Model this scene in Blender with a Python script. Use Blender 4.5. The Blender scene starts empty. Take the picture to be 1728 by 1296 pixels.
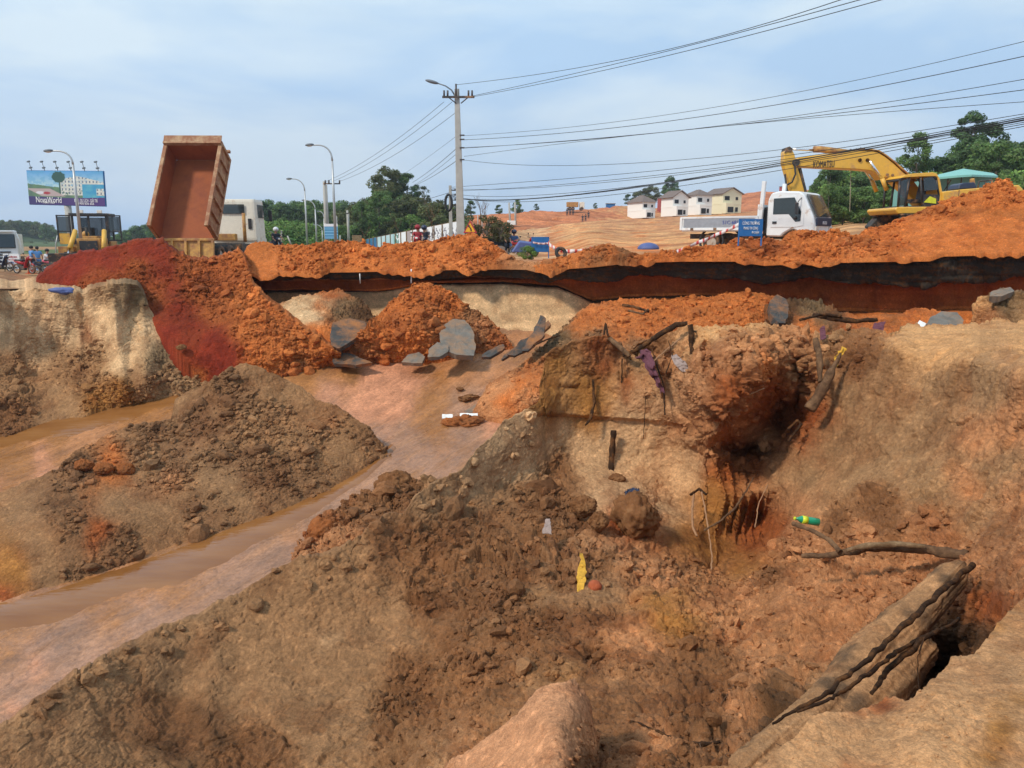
import bpy, bmesh, math, random
import numpy as np
from mathutils import Vector, Matrix, Euler
random.seed(7); rng = np.random.default_rng(7)
R = math.radians
# ------------------------------------------------------------------ camera, world, sun, exposure
sc = bpy.context.scene
COL = sc.collection
PITCH = R(10.8); FPX = 1298.0
cam_d = bpy.data.cameras.new('camera'); cam = bpy.data.objects.new('camera', cam_d); COL.objects.link(cam)
cam_d.sensor_width = 36; cam_d.lens = 36 * FPX / 1728; cam_d.clip_start = 0.05; cam_d.clip_end = 9000
cam.location = (0, 0, 0); cam.rotation_euler = (R(90) - PITCH, 0, 0)
sc.camera = cam
SUN_EL, SUN_AZ = R(44), R(-127)      # azimuth from +Y towards +X: the light comes from the left, a little behind
world = bpy.data.worlds.new('World'); sc.world = world; world.use_nodes = True
nt = world.node_tree; N = nt.nodes; Lk = nt.links
for n in list(N): N.remove(n)
out = N.new('ShaderNodeOutputWorld'); bg = N.new('ShaderNodeBackground'); bg.inputs[1].default_value = 0.1
sky = N.new('ShaderNodeTexSky'); sky.sky_type = 'NISHITA'; sky.sun_disc = False
sky.sun_elevation = SUN_EL; sky.sun_rotation = SUN_AZ; sky.air_density = 1.1; sky.dust_density = 1.6; sky.ozone_density = 1.6
tc = N.new('ShaderNodeTexCoord')
mp = N.new('ShaderNodeMapping'); mp.inputs['Scale'].default_value = (1.1, 1.1, 3.6); mp.inputs['Location'].default_value = (0.35, 0.2, 0.3)
nz = N.new('ShaderNodeTexNoise'); nz.inputs['Scale'].default_value = 1.7; nz.inputs['Detail'].default_value = 7; nz.inputs['Roughness'].default_value = 0.52; nz.inputs['Distortion'].default_value = 0.5
rp = N.new('ShaderNodeValToRGB'); rp.color_ramp.elements[0].position = 0.33; rp.color_ramp.elements[1].position = 0.66
nz2 = N.new('ShaderNodeTexNoise'); nz2.inputs['Scale'].default_value = 2.6; nz2.inputs['Detail'].default_value = 5; nz2.inputs['Distortion'].default_value = 0.3
rp2 = N.new('ShaderNodeValToRGB'); rp2.color_ramp.elements[0].position = 0.38; rp2.color_ramp.elements[1].position = 0.62
rp2.color_ramp.elements[0].color = (5.2, 7.4, 9.9, 1); rp2.color_ramp.elements[1].color = (7.9, 9.4, 10.4, 1)
mx = N.new('ShaderNodeMix'); mx.data_type = 'RGBA'
# thin pale blue veil of cloud: thick everywhere, thinner in patches
mr = N.new('ShaderNodeMapRange'); mr.inputs[3].default_value = 0.88; mr.inputs[4].default_value = 1.0
Lk.new(tc.outputs['Generated'], mp.inputs[0]); Lk.new(mp.outputs[0], nz.inputs[0]); Lk.new(mp.outputs[0], nz2.inputs[0])
Lk.new(nz.outputs[0], rp.inputs[0]); Lk.new(rp.outputs[0], mr.inputs[0]); Lk.new(nz2.outputs[0], rp2.inputs[0])
Lk.new(mr.outputs[0], mx.inputs[0]); Lk.new(sky.outputs[0], mx.inputs[6])
# cloud layer darker and bluer low down, as a real cloud deck seen edge-on
sx = N.new('ShaderNodeSeparateXYZ'); Lk.new(tc.outputs['Generated'], sx.inputs[0])
gr = N.new('ShaderNodeValToRGB'); gr.color_ramp.elements[0].position = 0.0; gr.color_ramp.elements[0].color = (0.80, 0.80, 0.86, 1)
gr.color_ramp.elements[1].position = 0.30; gr.color_ramp.elements[1].color = (1.0, 1.0, 1.0, 1)
Lk.new(sx.outputs[2], gr.inputs[0])
mm = N.new('ShaderNodeMix'); mm.data_type = 'RGBA'; mm.blend_type = 'MULTIPLY'; mm.inputs[0].default_value = 1
Lk.new(rp2.outputs[0], mm.inputs[6]); Lk.new(gr.outputs[0], mm.inputs[7]); Lk.new(mm.outputs[2], mx.inputs[7])
Lk.new(mx.outputs[2], bg.inputs[0]); Lk.new(bg.outputs[0], out.inputs[0])
sd = bpy.data.lights.new('sun', 'SUN'); sd.energy = 2.9; sd.angle = R(7); sd.color = (1.0, 0.90, 0.76)
sun = bpy.data.objects.new('sun', sd); COL.objects.link(sun)
sdir = Vector((math.sin(SUN_AZ) * math.cos(SUN_EL), math.cos(SUN_AZ) * math.cos(SUN_EL), math.sin(SUN_EL)))
sun.rotation_euler = sdir.to_track_quat('Z', 'Y').to_euler(); sun.location = (-30, -20, 40)
sc.view_settings.view_transform = 'Standard'; sc.view_settings.look = 'None'; sc.view_settings.exposure = 0.0; sc.view_settings.gamma = 1.0
sc.view_settings.use_curve_mapping = False

# ------------------------------------------------------------------ helpers
CP, SP = math.cos(PITCH), math.sin(PITCH)
def atn(px, py, Y):
    """pixels of the 1728x1296 photograph + forward distance -> world points (numpy)"""
    px, py, Y = np.broadcast_arrays(np.asarray(px, float), np.asarray(py, float), np.asarray(Y, float))
    u = (px - 864) / FPX; v = (648 - py) / FPX
    y = CP + v * SP; z = -SP + v * CP; s = Y / y
    return np.stack([u * s, Y, z * s], -1)
def at(px, py, Y): return Vector(atn(px, py, Y).tolist())
def tanv(py):
    v = (648 - py) / FPX; return -(-SP + v * CP) / (CP + v * SP)
def xat(px, Y, z):        # x of pixel column px at distance Y and height z
    s = (CP * Y - SP * z)  # depth along the axis
    return (px - 864) / FPX * s
_perm = np.random.default_rng(3).permutation(256).astype(np.int32); _perm = np.concatenate([_perm, _perm, _perm[:2]])
_val = np.random.default_rng(4).random(256).astype(np.float32)
_jit = np.random.default_rng(5).random((256, 4)).astype(np.float32)
def _h(x, y, z): return _perm[(_perm[(_perm[x & 255] + y) & 255] + z) & 255]
def vnoise(P, s, seed=0):
    Q = (P / s + seed * 17.31).astype(np.float32); I = np.floor(Q).astype(np.int32); F = Q - I; F = F * F * (3 - 2 * F)
    r = 0
    for dx in (0, 1):
        wx = F[..., 0] if dx else 1 - F[..., 0]
        for dy in (0, 1):
            wy = F[..., 1] if dy else 1 - F[..., 1]
            for dz in (0, 1):
                wz = F[..., 2] if dz else 1 - F[..., 2]
                r = r + wx * wy * wz * _val[_h(I[..., 0] + dx, I[..., 1] + dy, I[..., 2] + dz)]
    return r * 2 - 1
def fbm(P, s, oct=4, seed=0, gain=0.5):
    a = 1.0; t = 0; r = 0
    for k in range(oct):
        r = r + a * vnoise(P, s, seed + k); t += a; a *= gain; s /= 2.03
    return r / t
def clods(P, s, seed=0, dens=0.75):
    """hemispherical lumps of about s across"""
    Q = (P / s + seed * 9.7).astype(np.float32); B = np.floor(Q - 0.5).astype(np.int32); r = np.zeros(Q.shape[:-1], np.float32)
    for dx in (0, 1):
        for dy in (0, 1):
            for dz in (0, 1):
                C = [B[..., 0] + dx, B[..., 1] + dy, B[..., 2] + dz]
                J = _jit[_h(C[0] + seed * 3, C[1], C[2])]
                d2 = (Q[..., 0] - C[0] - J[..., 0]) ** 2 + (Q[..., 1] - C[1] - J[..., 1]) ** 2 + (Q[..., 2] - C[2] - J[..., 2]) ** 2
                Rr = np.where(J[..., 3] < dens, 0.25 + 0.42 * J[..., 3], 0.01)
                r = np.maximum(r, Rr * np.sqrt(np.maximum(0, 1 - d2 / (Rr * Rr))))
    return r * s
def rbf(pts, vals):
    """thin-plate interpolation in pixel space"""
    p = np.asarray(pts, float) / 300.0; v = np.asarray(vals, float); n = len(p)
    def K(a, b):
        d2 = ((a[:, None, :] - b[None, :, :]) ** 2).sum(-1); return 0.5 * d2 * np.log(d2 + 1e-9)
    A = np.zeros((n + 3, n + 3)); A[:n, :n] = K(p, p) + 0.002 * np.eye(n); A[:n, n] = 1; A[:n, n + 1:] = p; A[n, :n] = 1; A[n + 1:, :n] = p.T
    w = np.linalg.solve(A, np.concatenate([v, [0, 0, 0]]))
    def f(x, y):
        q = np.stack([np.ravel(x), np.ravel(y)], -1) / 300.0; o = np.empty(len(q))
        for i in range(0, len(q), 200000):
            qq = q[i:i + 200000]; o[i:i + 200000] = K(qq, p) @ w[:n] + w[n] + qq @ w[n + 1:]
        return o.reshape(np.shape(x))
    return f
def coarse(f, PX, PY, step=6):
    """evaluate a smooth function on every step-th row/column and fill in linearly"""
    n, m = PX.shape
    a = np.unique(np.concatenate([np.arange(0, n, step), [n - 1]])); b = np.unique(np.concatenate([np.arange(0, m, step), [m - 1]]))
    Z = f(PX[np.ix_(a, b)], PY[np.ix_(a, b)])
    T = np.stack([np.interp(np.arange(m), b, Z[i]) for i in range(len(a))])
    fi = np.interp(np.arange(n), a, np.arange(len(a))); i0 = np.minimum(fi.astype(int), len(a) - 2) if len(a) > 1 else np.zeros(n, int)
    w = (fi - i0)[:, None]
    return T[i0] * (1 - w) + T[i0 + 1] * w
def lattice(f, PX, PY, step=5.0):
    """the same for any (x, y): tabulate on a square lattice, look up bilinearly"""
    x0, y0 = PX.min() - step, PY.min() - step; nx_, ny_ = int((PX.max() - x0) / step) + 3, int((PY.max() - y0) / step) + 3
    GX, GY = np.meshgrid(x0 + np.arange(nx_) * step, y0 + np.arange(ny_) * step); Z = f(GX, GY)
    u, v = (PX - x0) / step, (PY - y0) / step; i, j = u.astype(int), v.astype(int); u, v = u - i, v - j
    return Z[j, i] * (1 - u) * (1 - v) + Z[j, i + 1] * u * (1 - v) + Z[j + 1, i] * (1 - u) * v + Z[j + 1, i + 1] * u * v
def prop(o, label=None, cat=None, group=None, kind=None):
    if label: o['label'] = label
    if cat: o['category'] = cat
    if group: o['group'] = group
    if kind: o['kind'] = kind
    return o
def grid_mesh(name, P, mat, attrs, kind='structure'):
    n, m = P.shape[:2]
    me = bpy.data.meshes.new(name)
    me.vertices.add(n * m); me.vertices.foreach_set('co', P.reshape(-1, 3).astype(np.float32).ravel())
    idx = np.arange(n * m).reshape(n, m)
    q = np.stack([idx[:-1, :-1], idx[:-1, 1:], idx[1:, 1:], idx[1:, :-1]], -1).reshape(-1, 4)
    nf = len(q); me.loops.add(nf * 4); me.polygons.add(nf)
    me.loops.foreach_set('vertex_index', q.ravel().astype(np.int32))
    me.polygons.foreach_set('loop_start', (np.arange(nf) * 4).astype(np.int32))
    me.polygons.foreach_set('loop_total', np.full(nf, 4, np.int32))
    me.polygons.foreach_set('use_smooth', np.ones(nf, bool))
    for k, v in attrs.items():
        a = me.attributes.new(k, 'FLOAT_COLOR', 'POINT')
        c = np.ones((n * m, 4), np.float32); c[:, :v.shape[-1]] = v.reshape(n * m, -1); a.data.foreach_set('color', c.ravel())
    me.update(); me.validate()
    me.materials.append(mat)
    o = bpy.data.objects.new(name, me); COL.objects.link(o)
    if kind: o['kind'] = kind
    return o
def normals(P):
    a = np.gradient(P, axis=0); b = np.gradient(P, axis=1); n = np.cross(b, a)
    return n / (np.linalg.norm(n, axis=-1, keepdims=True) + 1e-9)
# ------------------------------------------------------------------ soil types (base colours only)
SOIL = dict(beige=(.285, .160, .086), sand=(.62, .435, .28), brown=(.20, .094, .044), dark=(.085, .044, .022), tan=(.425, .203, .102),
            orange=(.48, .155, .044), rust=(.30, .085, .025), red=(.19, .022, .009), pink=(.52, .245, .155), pale=(.56, .32, .16),
            mud=(.33, .15, .055), black=(.020, .017, .015), ochre=(.34, .155, .045), grey=(.155, .105, .062), lilac=(.33, .185, .125), dust=(.32, .19, .105), bank=(.44, .17, .085))
SOIL['ledge'] = (.50, .28, .15); SOIL['wall'] = (.52, .335, .205); SOIL['hump'] = (.56, .285, .165); SOIL['mound'] = (.225, .120, .064)
SOIL = {k: (c[0], c[1] * .92, c[2] * .76) for k, c in SOIL.items()}
def soil_field(pts, PX, PY, P, warp=30.0, power=3.5, bk=9.0):
    """pts: (px,py,soil,rough[,weight]) nearest-ish mix in a noise-warped pixel frame at build time -> per-vertex soil colour and lumpiness"""
    k = [p[0] for p in pts]; l = [p[1] for p in pts]
    dist = np.maximum(P[..., 1], 2.0)[..., None]
    w1 = fbm(P * 12 / np.maximum(dist, 4), 3.0, 4, 11) * warp * 2.2; w2 = fbm(P * 12 / np.maximum(dist, 4), 3.0, 4, 21) * warp * 2.2
    X = PX + w1; Y = PY + w2
    C = np.zeros(PX.shape + (3,)); Rg = np.zeros(PX.shape); W = np.zeros(PX.shape)
    S = np.clip(dist[..., 0] / 9, .6, 2.5)[..., None]; brk = {}
    for i, s in enumerate(sorted(set(p[2] for p in pts))): brk[s] = np.exp(bk * fbm(P / S, 1.1, 6, 130 + 7 * i, .62))   # every soil type breaks up along its own noise
    for p in pts:
        w = (p[4] if len(p) > 4 else 1.0) / (((X - p[0]) ** 2 + (Y - p[1]) ** 2) + 200.0) ** (power / 2) * brk[p[2]]
        C += w[..., None] * np.array(SOIL[p[2]]); Rg += w * p[3]; W += w
    return C / W[..., None], Rg / W
def vary(C, P, amp=0.16, seed=50, s=1.2):
    f = 1 + amp * fbm(P, s, 5, seed); g = 1 + amp * 0.8 * fbm(P, s * 0.12, 4, seed + 9)
    t = fbm(P, s * 1.7, 3, seed + 15)[..., None] * amp * 0.5
    wet = np.clip(fbm(P, s * .45, 6, seed + 30, .65) * 2.6 - .25, 0, 1) * np.clip(amp * 4, 0, 1)            # damp, darker soil in ragged patches
    spk = np.clip(fbm(P, s * .05, 2, seed + 37) * 3 - 1.0, 0, 1) * .35
    C = C * (1 - wet[..., None] * np.array([.36, .46, .52])) * (1 + spk[..., None])
    return np.clip(C * (f * g)[..., None] * (1 + t * np.array([0.6, 0, -0.6])), 0.004, 0.9)
def blocks(P, s, seed=0):
    """angular chunks: every cell is a tilted facet, with a crack between neighbours"""
    Q = (P / s + seed * 7.1).astype(np.float32); B = np.floor(Q - 0.5).astype(np.int32); d1 = np.full(Q.shape[:-1], 9.0, np.float32); d2 = d1.copy(); h = np.zeros_like(d1)
    for dx in (0, 1):
        for dy in (0, 1):
            for dz in (0, 1):
                C = [B[..., 0] + dx, B[..., 1] + dy, B[..., 2] + dz]; k = _h(C[0] + seed * 5, C[1], C[2]); J = _jit[k]; G = _jit[(k * 7 + 13) & 255] - .5
                v = [Q[..., n] - C[n] - .15 - .7 * J[..., n] for n in range(3)]; d = v[0] ** 2 + v[1] ** 2 + v[2] ** 2
                hh = (v[0] * G[..., 0] + v[1] * G[..., 1] + v[2] * G[..., 2]) * 1.3 + G[..., 3] * .5
                c = d < d1; d2 = np.where(c, d1, np.minimum(d2, d)); h = np.where(c, hh, h); d1 = np.where(c, d, d1)
    e = np.clip((np.sqrt(d2) - np.sqrt(d1)) / .16, 0, 1)
    return (h - .3 * (1 - e)) * s
def lumps(P, rough, big=1.0):
    """displacement along the normal for a field of lumpiness 0..1"""
    W3 = np.stack([fbm(P, .30 * big, 3, 301 + k) for k in range(3)], -1) * .16 * big; Pw = P + W3
    z1 = fbm(P, 1.6 * big, 4, 31); z2 = fbm(P, .7 * big, 4, 35)
    r = np.clip(rough, 0, 1); m = np.clip(r * 1.3 + (z1 * .9 + z2 * .6) * np.clip(r * 3, 0, 1), 0, 1.25)
    mb = np.clip((z1 * 2.2 + .25) * r * 1.6, 0, 1)                                  # where it has fallen in big pieces
    h = blocks(Pw, .52 * big, 1) * .42 * mb + blocks(Pw, .23 * big, 2) * .42 * np.clip(m * 1.1 - .25, 0, 1)
    h = h + clods(Pw, .34 * big, 1, .45) * .55 * m ** 2 + clods(Pw, .17 * big, 2, .6) * .7 * m ** 1.5 + clods(Pw, .085 * big, 3, .75) * .9 * m + clods(Pw, .042 * big, 4, .85) * .9 * np.clip(m * 1.5, 0, 1)
    rid = 1 - np.abs(fbm(Pw * np.array([1, 1, .45]), .9 * big, 5, 60)) * 3.2          # rills and cracks, mostly running down the face
    h = h - np.clip(rid - .62, 0, 1) * .20 * (.25 + .75 * np.clip(r * 2.2, 0, 1)) * big
    rid2 = 1 - np.abs(fbm(P * np.array([1, 1, .8]), .3 * big, 4, 66)) * 3.4
    h = h - np.clip(rid2 - .6, 0, 1) * .05 * (.35 + .65 * np.clip(r * 2, 0, 1)) * big
    rid3 = 1 - np.abs(fbm(P * np.array([.8, .8, 2.0]), .20 * big, 4, 71)) * 3.2
    h = h - np.clip(rid3 - .55, 0, 1) * .045 * (.3 + .7 * np.clip(r * 2, 0, 1)) * big - np.clip(vnoise(P, .055 * big, 75) - .55, 0, 1) * .05 * big
    h = h + fbm(P, .6, 6, 40, .6) * .10 * (.35 + m) + fbm(P, 2.2, 3, 44) * .18 * (.4 + .6 * np.clip(m, 0, 1))
    return h
CLODS = []
def take_clods(P, Nn, C, Rg, n, smin=.012, smax=.05, seed=1):
    r = np.random.default_rng(seed); A = np.linalg.norm(np.cross(np.gradient(P, axis=0), np.gradient(P, axis=1)), axis=-1)
    w = (np.clip(Rg - .18, 0, 1) ** 1.2 * A / np.maximum(P[..., 1], 3) * np.clip(.5 + 1.6 * fbm(P, .8, 3, 33), .02, 2)).ravel(); w /= w.sum()
    i = r.choice(len(w), n, p=w); k = np.clip(P.reshape(-1, 3)[i, 1] / 9.0, .6, 1.35)
    s = (smin + (smax - smin) * r.random(n) ** 5.0) * k
    CLODS.append((P.reshape(-1, 3)[i] + Nn.reshape(-1, 3)[i] * (s * .25)[:, None], s, np.clip(C.reshape(-1, 3)[i] * (.75 + .5 * r.random((n, 1))), 0, 1)))
def pl(pts, x): a = np.array(pts, float); return np.interp(x, a[:, 0], a[:, 1])
# ------------------------------------------------------------------ materials of the ground
def mat_new(name):
    m = bpy.data.materials.new(name); m.use_nodes = True
    return m, m.node_tree, m.node_tree.nodes['Principled BSDF']
def soil_material(name, bump=0.5, rough=0.93, wet=False, spec=0.25, fine=1.0):
    m, t, b = mat_new(name); L = t.links
    a = t.nodes.new('ShaderNodeAttribute'); a.attribute_name = 'Col'
    g = t.nodes.new('ShaderNodeNewGeometry')
    n1 = t.nodes.new('ShaderNodeTexNoise'); n1.inputs['Scale'].default_value = 22 * fine; n1.inputs['Detail'].default_value = 6; n1.inputs['Roughness'].default_value = .7
    n2 = t.nodes.new('ShaderNodeTexNoise'); n2.inputs['Scale'].default_value = 3.1 * fine; n2.inputs['Detail'].default_value = 8; n2.inputs['Roughness'].default_value = .65
    L.new(g.outputs['Position'], n1.inputs[0]); L.new(g.outputs['Position'], n2.inputs[0])
    r = t.nodes.new('ShaderNodeMapRange'); r.inputs[1].default_value = .25; r.inputs[2].default_value = .75; r.inputs[3].default_value = .62; r.inputs[4].default_value = 1.38
    L.new(n1.outputs[0], r.inputs[0])
    r2 = t.nodes.new('ShaderNodeMapRange'); r2.inputs[1].default_value = .3; r2.inputs[2].default_value = .7; r2.inputs[3].default_value = .78; r2.inputs[4].default_value = 1.2
    L.new(n2.outputs[0], r2.inputs[0])
    mu = t.nodes.new('ShaderNodeMath'); mu.operation = 'MULTIPLY'; L.new(r.outputs[0], mu.inputs[0]); L.new(r2.outputs[0], mu.inputs[1])
    n4 = t.nodes.new('ShaderNodeTexNoise'); n4.inputs['Scale'].default_value = 95 * fine; n4.inputs['Detail'].default_value = 3; n4.inputs['Roughness'].default_value = .8; L.new(g.outputs['Position'], n4.inputs[0])
    r4 = t.nodes.new('ShaderNodeMapRange'); r4.inputs[1].default_value = .28; r4.inputs[2].default_value = .72; r4.inputs[3].default_value = .66; r4.inputs[4].default_value = 1.34; L.new(n4.outputs[0], r4.inputs[0])
    mu2 = t.nodes.new('ShaderNodeMath'); mu2.operation = 'MULTIPLY'; L.new(mu.outputs[0], mu2.inputs[0]); L.new(r4.outputs[0], mu2.inputs[1])
    v = t.nodes.new('ShaderNodeVectorMath'); v.operation = 'SCALE'; L.new(a.outputs['Color'], v.inputs[0]); L.new(mu2.outputs[0], v.inputs['Scale'])
    L.new(v.outputs[0], b.inputs['Base Color'])
    b.inputs['Specular IOR Level'].default_value = spec
    if wet:
        w = t.nodes.new('ShaderNodeAttribute'); w.attribute_name = 'Wet'
        rr = t.nodes.new('ShaderNodeMapRange'); rr.inputs[3].default_value = rough; rr.inputs[4].default_value = .05
        L.new(w.outputs['Fac'], rr.inputs[0]); L.new(rr.outputs[0], b.inputs['Roughness'])
        s = t.nodes.new('ShaderNodeMapRange'); s.inputs[3].default_value = .25; s.inputs[4].default_value = .5
        L.new(w.outputs['Fac'], s.inputs[0]); L.new(s.outputs[0], b.inputs['Specular IOR Level'])
    else: b.inputs['Roughness'].default_value = rough
    n3 = t.nodes.new('ShaderNodeTexNoise'); n3.inputs['Scale'].default_value = 60 * fine; n3.inputs['Detail'].default_value = 4; n3.inputs['Roughness'].default_value = .75
    L.new(g.outputs['Position'], n3.inputs[0])
    bu = t.nodes.new('ShaderNodeBump'); bu.inputs['Strength'].default_value = bump; bu.inputs['Distance'].default_value = .045
    ad = t.nodes.new('ShaderNodeMath'); ad.operation = 'MULTIPLY_ADD'; ad.inputs[1].default_value = 1.6; L.new(n1.outputs[0], ad.inputs[0]); L.new(n3.outputs[0], ad.inputs[2])
    L.new(ad.outputs[0], bu.inputs['Height']); L.new(bu.outputs[0], b.inputs['Normal'])
    return m
M_SOIL = soil_material('loose_soil'); M_WET = soil_material('wet_sand', bump=.25, wet=True, rough=.8, spec=.35, fine=.6); M_FAR = soil_material('far_soil', bump=.3, fine=.12)

# ---- floor of the washed-out pit, as a height field in world space
fl = [(-300, 1000, 6.5), (0, 1250, 6.7), (0, 1050, 6.35), (0, 940, 6.15), (300, 930, 6.05), (620, 800, 5.4), (720, 760, 5.05), (700, 720, 4.9), (850, 700, 4.7), (700, 620, 3.95), (500, 625, 3.95), (810, 600, 3.6), (0, 740, 5.5), (0, 800, 5.75), (250, 690, 4.95), (400, 700, 4.9),
      (-300, 760, 5.6), (-300, 900, 6.0), (1000, 650, 4.3), (1400, 650, 4.3), (900, 600, 3.6), (1900, 700, 4.6)]
W = [((lambda z, t: z / t)(p[2], tanv(p[1]))) for p in fl]
FP = np.array([[xat(p[0], y, -p[2]), y] for p, y in zip(fl, W)])
FP = np.vstack([FP, [[-6, 4], [0, 4], [8, 4], [-26, 24], [10, 25], [-20, 12], [22, 14]]]); FZ = np.array([-p[2] for p in fl] + [-6.9, -6.5, -6.2, -5.2, -3.5, -6.6, -5.0])
floor_f = rbf(FP * 20, FZ)
def on_floor(px, py, Y0=15.0):
    """intersect the view ray with the pit floor by iteration"""
    Y = np.full(np.shape(px), Y0); t = tanv(np.asarray(py, float))
    for _ in range(25):
        z = floor_f(((np.asarray(px) - 864) / FPX * Y) * 20, Y * 20); Y = Y * .6 + .4 * np.clip(-z / t, 3, 40)
    return Y, -Y * t

def relief(name, px0, px1, nx, ny, bottom, top, dpts, spts, back, big=1.0, warp=30, amp=1.0, mat=None, extra=None, under=None, edge=0.0, skew=False, nclod=0, cs=(.012, .05), jag=2.5, bk=9.0, crumbs=0, ext=0):
    """a sheet of ground: px0..px1 across, bottom..top outline, depth control points, then rows running on behind its crest"""
    xs_ = np.linspace(px0, px1, nx)
    if ext: xs_ = np.concatenate([xs_, px1 + (ext - px1) * (np.arange(1, 91) / 90.)]); nx = nx + 90
    PX, T = np.meshgrid(xs_, np.linspace(0, 1, ny))
    b = pl(bottom, PX); tp = pl(top, PX)
    q = np.zeros((nx, 3)); q[:, 0] = xs_; q[:, 1] = px0 * .37; tp = tp + (fbm(q, 34.0, 5, 17, .6) * 2.4 * jag + np.abs(fbm(q, 9.0, 3, 19)) * -1.6 * jag + .4 * jag)[None, :]
    if skew:
        k = max(3, int(nx * 70 / (px1 - px0))) | 1; ker = np.hanning(k + 2)[1:-1]; ker /= ker.sum()
        sm = np.convolve(np.pad(tp[0], k // 2, 'edge'), ker, 'valid')[None, :]
        PY = b + (sm - b) * T + (tp - sm) * np.clip((T - .72) / .28, 0, 1) ** 2
    else: PY = b + (tp - b) * T
    dpts = [(p[0], p[1], p[2] if p[2] else float(on_floor(np.array([p[0]]), np.array([p[1]]))[0][0])) for p in dpts]
    f = rbf([(p[0], p[1]) for p in dpts], [math.log(p[2]) for p in dpts])
    Y = np.exp(lattice(f, PX, PY))
    if extra is not None: Y = Y + extra(PX, PY)
    P = atn(PX, PY, Y)
    C, Rg = soil_field(spts, PX, PY, P, warp, bk=bk)
    C = vary(C, P, .2)
    Nn = normals(P); flip = np.sign(-(Nn * P).sum(-1, keepdims=True)); Nn = Nn * flip
    h = lumps(P, Rg, big) * amp
    if edge: h = h * np.clip(T / edge, 0, 1)
    P = P + Nn * h[..., None]
    if nclod: take_clods(P, Nn, C, Rg, nclod, cs[0], cs[1], nclod); take_clods(P, Nn, C, Rg, nclod // 40, cs[1], cs[1] * 2.6, nclod + 1)
    if crumbs: k_ = max(4, ny // 11); c_ = int(np.searchsorted(xs_, 900)); take_clods(P[-k_:, :c_], Nn[-k_:, :c_], C[-k_:, :c_], np.full((k_, c_), .8), crumbs, .010, .085, 77)
    rows = [P]; cols = [C]
    last = P[-1]; lc = C[-1]
    prev = last
    for (dy, dz) in back:      # continues away from the viewer in world space
        rad = last[:, :2] / np.linalg.norm(last[:, :2], axis=-1, keepdims=True)
        nxt = last.copy(); nxt[:, :2] += rad * dy; nxt[:, 2] += dz
        seg = 10; 
        for k in range(1, seg + 1):
            q = prev + (nxt - prev) * k / seg
            q = q + (fbm(q * 1.0, .6, 4, 61) * .10)[:, None] * np.array([0.3, 0.3, 1.0])
            rows.append(q[None]); cols.append(lc[None])
        prev = nxt
    if under:
        first = P[0].copy(); rows.insert(0, (first + np.array(under))[None]); cols.insert(0, C[0][None])
    A = np.concatenate(rows); Cc = np.concatenate(cols)
    return grid_mesh(name, A, mat or M_SOIL, {'Col': Cc}), f

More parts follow.
